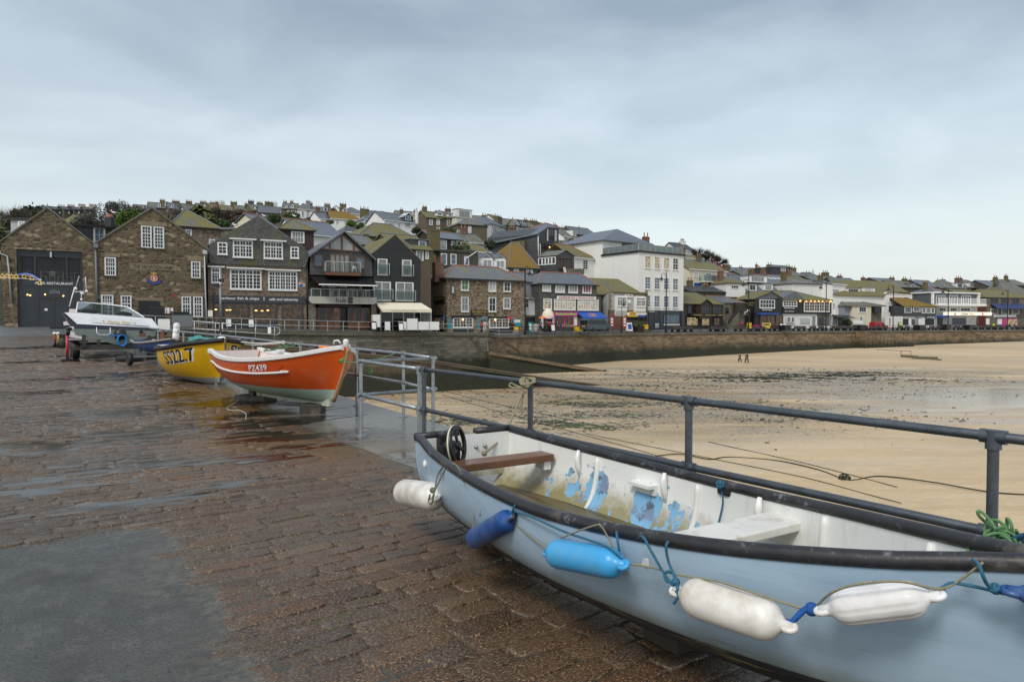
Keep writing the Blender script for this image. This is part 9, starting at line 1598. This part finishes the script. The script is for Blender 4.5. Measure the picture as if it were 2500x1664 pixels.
for a in (('black wheeled bin behind the speedboat, left of the white panel',385,799,58,'black',1.1,1.6),('black wheeled bin right of the white panel on the quay',443,799,60,'black',1.2,1.3),('grey metal cabinet on the quay below the stone hall windows',446,800,58,'lead',1.6,1.1,'cabinet','cabinet'),('white board on the quay railing right of the speedboat',401,810,54,'whitep',.85,1.05,'display_board','board'),('pale grey box outside the alley house',1309,810,97.5,'galv_light',1.1,1.2,'box','box'),('yellow box behind the dark blue grey van',1414,809,101.5,'yellow',1.1,.8,'box','box'),('yellow salt bin on the railing by the inn corner',1260,806,91,'yellow',.5,.5,'salt_bin','bin'),('orange box outside the quoined house',1577,805,113,'yellow',.6,.9,'box','box'),('black planter trough before the stone shop',1916,807,133,'black',1.6,1.0,'planter','planter'),('black planter trough by the cream cottage',2098,806,147,'black',1.9,1.1,'planter','planter'),('black planter trough before the slate shop',2243,805.5,155,'black',1.7,1.1,'planter','planter'),('black planter trough by the flat roofed restaurant lamp',2308,805,159,'black',1.7,1.2,'planter','planter'),('black planter trough right of the flat roofed restaurant',2364,805,161,'black',1.4,1.1,'planter','planter'),('pink and white kiosk cart by the stone gateway',1846,803,140,'pink',.9,.9,'kiosk_cart','cart'),('yellow cart beside the stone gateway',1829,803,139,'yellow',.7,1.3,'kiosk_cart','cart'),('white menu stand left of the cafe windbreaks',918,800,76,'whitep',.8,1.5,'menu_stand','stand')):bin_(*a)
q=P(1560,810,108);r=thing('planter','dark round planter with a spiky palm before the quoined grey house','planter',q);m=MB();m.lathe([(.75,0),(.95,.9),(.88,.9),(.85,.8)],14);m.build('pot',MT['black'],r,'edge');m=MB();rnd=random.Random(8)
for k in range(60):an=rnd.random()*6.28;el=rnd.uniform(.2,1.4);L_=rnd.uniform(.8,1.3);e=Vector((cos(an)*cos(el),sin(an)*cos(el),sin(el)));sd=e.orthogonal().normalized()*.05;m.quad(Vector((0,0,.8))-sd,Vector((0,0,.8))+sd,Vector((0,0,.8))+e*L_)
m.build('palm_leaves',LM['palm'],r,uv=False)
def gull(label,x,y,d):
    q=P(x,y,d);r=thing('seagull',label,'seagull',q,.4,'gulls on the roofs');m=MB();m.ball((0,0,.22),.14,10,1.9,.85,.8);m.ball((-.27,0,.40),.085,8);m.tube([(-.2,0,.28),(-.26,0,.38)],.06,6);m.build('body',MT['whitep'],r,True);m=MB();m.ball((.10,0,.27),.13,8,2.1,.8,.45);m.build('wings',MT['lead'],r,True);m=MB();m.tube([(-.34,0,.40),(-.46,0,.38)],[.025,.008],5);m.build('bill',MT['yellow'],r);m=MB();m.tube([(0,-.04,0),(0,-.04,.14)],.012,4);m.tube([(0,.04,0),(0,.04,.14)],.012,4);m.build('legs',MT['yellow'],r)
q=px('A',1182,252);b=Bld('chimney_stack','lone brick chimney with a gull standing between the two stone gables','chimney','A',1165,78,1205,78.5,5);z=b.L(1185,268)[1];m=MB();m.box(0,b.len,0,.9,-5,z-.4);m.build('stack',MT['black'],b.root);m=MB();m.lathe([(.32,z-.4),(.36,z-.3),(.32,z)],8,(b.len/2,.45,0));m.build('pot',MT['redtile'],b.root)
gull('white gull standing on the lone brick chimney',q[0],px('A',0,268)[1],78.5)
for x,y,z,d,lb in ((130,400,'N',95,'white gull on the mossy cap roof behind the fish cafe'),(1540,545,'M',87,'white gull on the flat link roof left of the cafe gable'),(2000,395,'M',97,'white gull on the red ridge right of the cafe gable'),(380,380,'B',88,'white gull beside the cafe gable slope')):q=px(z,x,y);gull(lb,q[0],q[1],d)
# lit star garland hung across the left edge
r=thing('star_garland','festive garland of gold stars and a blue arc hung across the left edge','garland',P(0,675,40));o=r.location;g_=lambda x,y:P(*px('A',x,y),40)-o;m=MB();m.tube([g_(-60,915),g_(100,925),g_(250,932),g_(430,948)],.02,5);m.tube([g_(-60,925),g_(200,890),g_(330,905),g_(430,945)],.015,5);m.build('wire',MT['galv_light'],r);gs=plain('gold_star_tubes',(.75,.5,.08),.4,emit=.25);bs=plain('blue_light_tube',(.08,.15,.6),.4,emit=.2)
for x,y in ((20,908),(72,905),(118,910),(170,912),(250,908),(330,925),(412,975)):c=g_(x,y);m=MB();m.tube([c+Vector(((.17 if k % 2 == 0 else .08)*cos(k*pi/5+pi/2),0,(.17 if k % 2 == 0 else .08)*sin(k*pi/5+pi/2))) for k in range(10)],.018,5,True);m.build('star',gs,r)
m=MB();m.tube([g_(190,890),g_(260,880),g_(330,895),g_(400,940)],.04,6);m.build('blue_arc',bs,r)
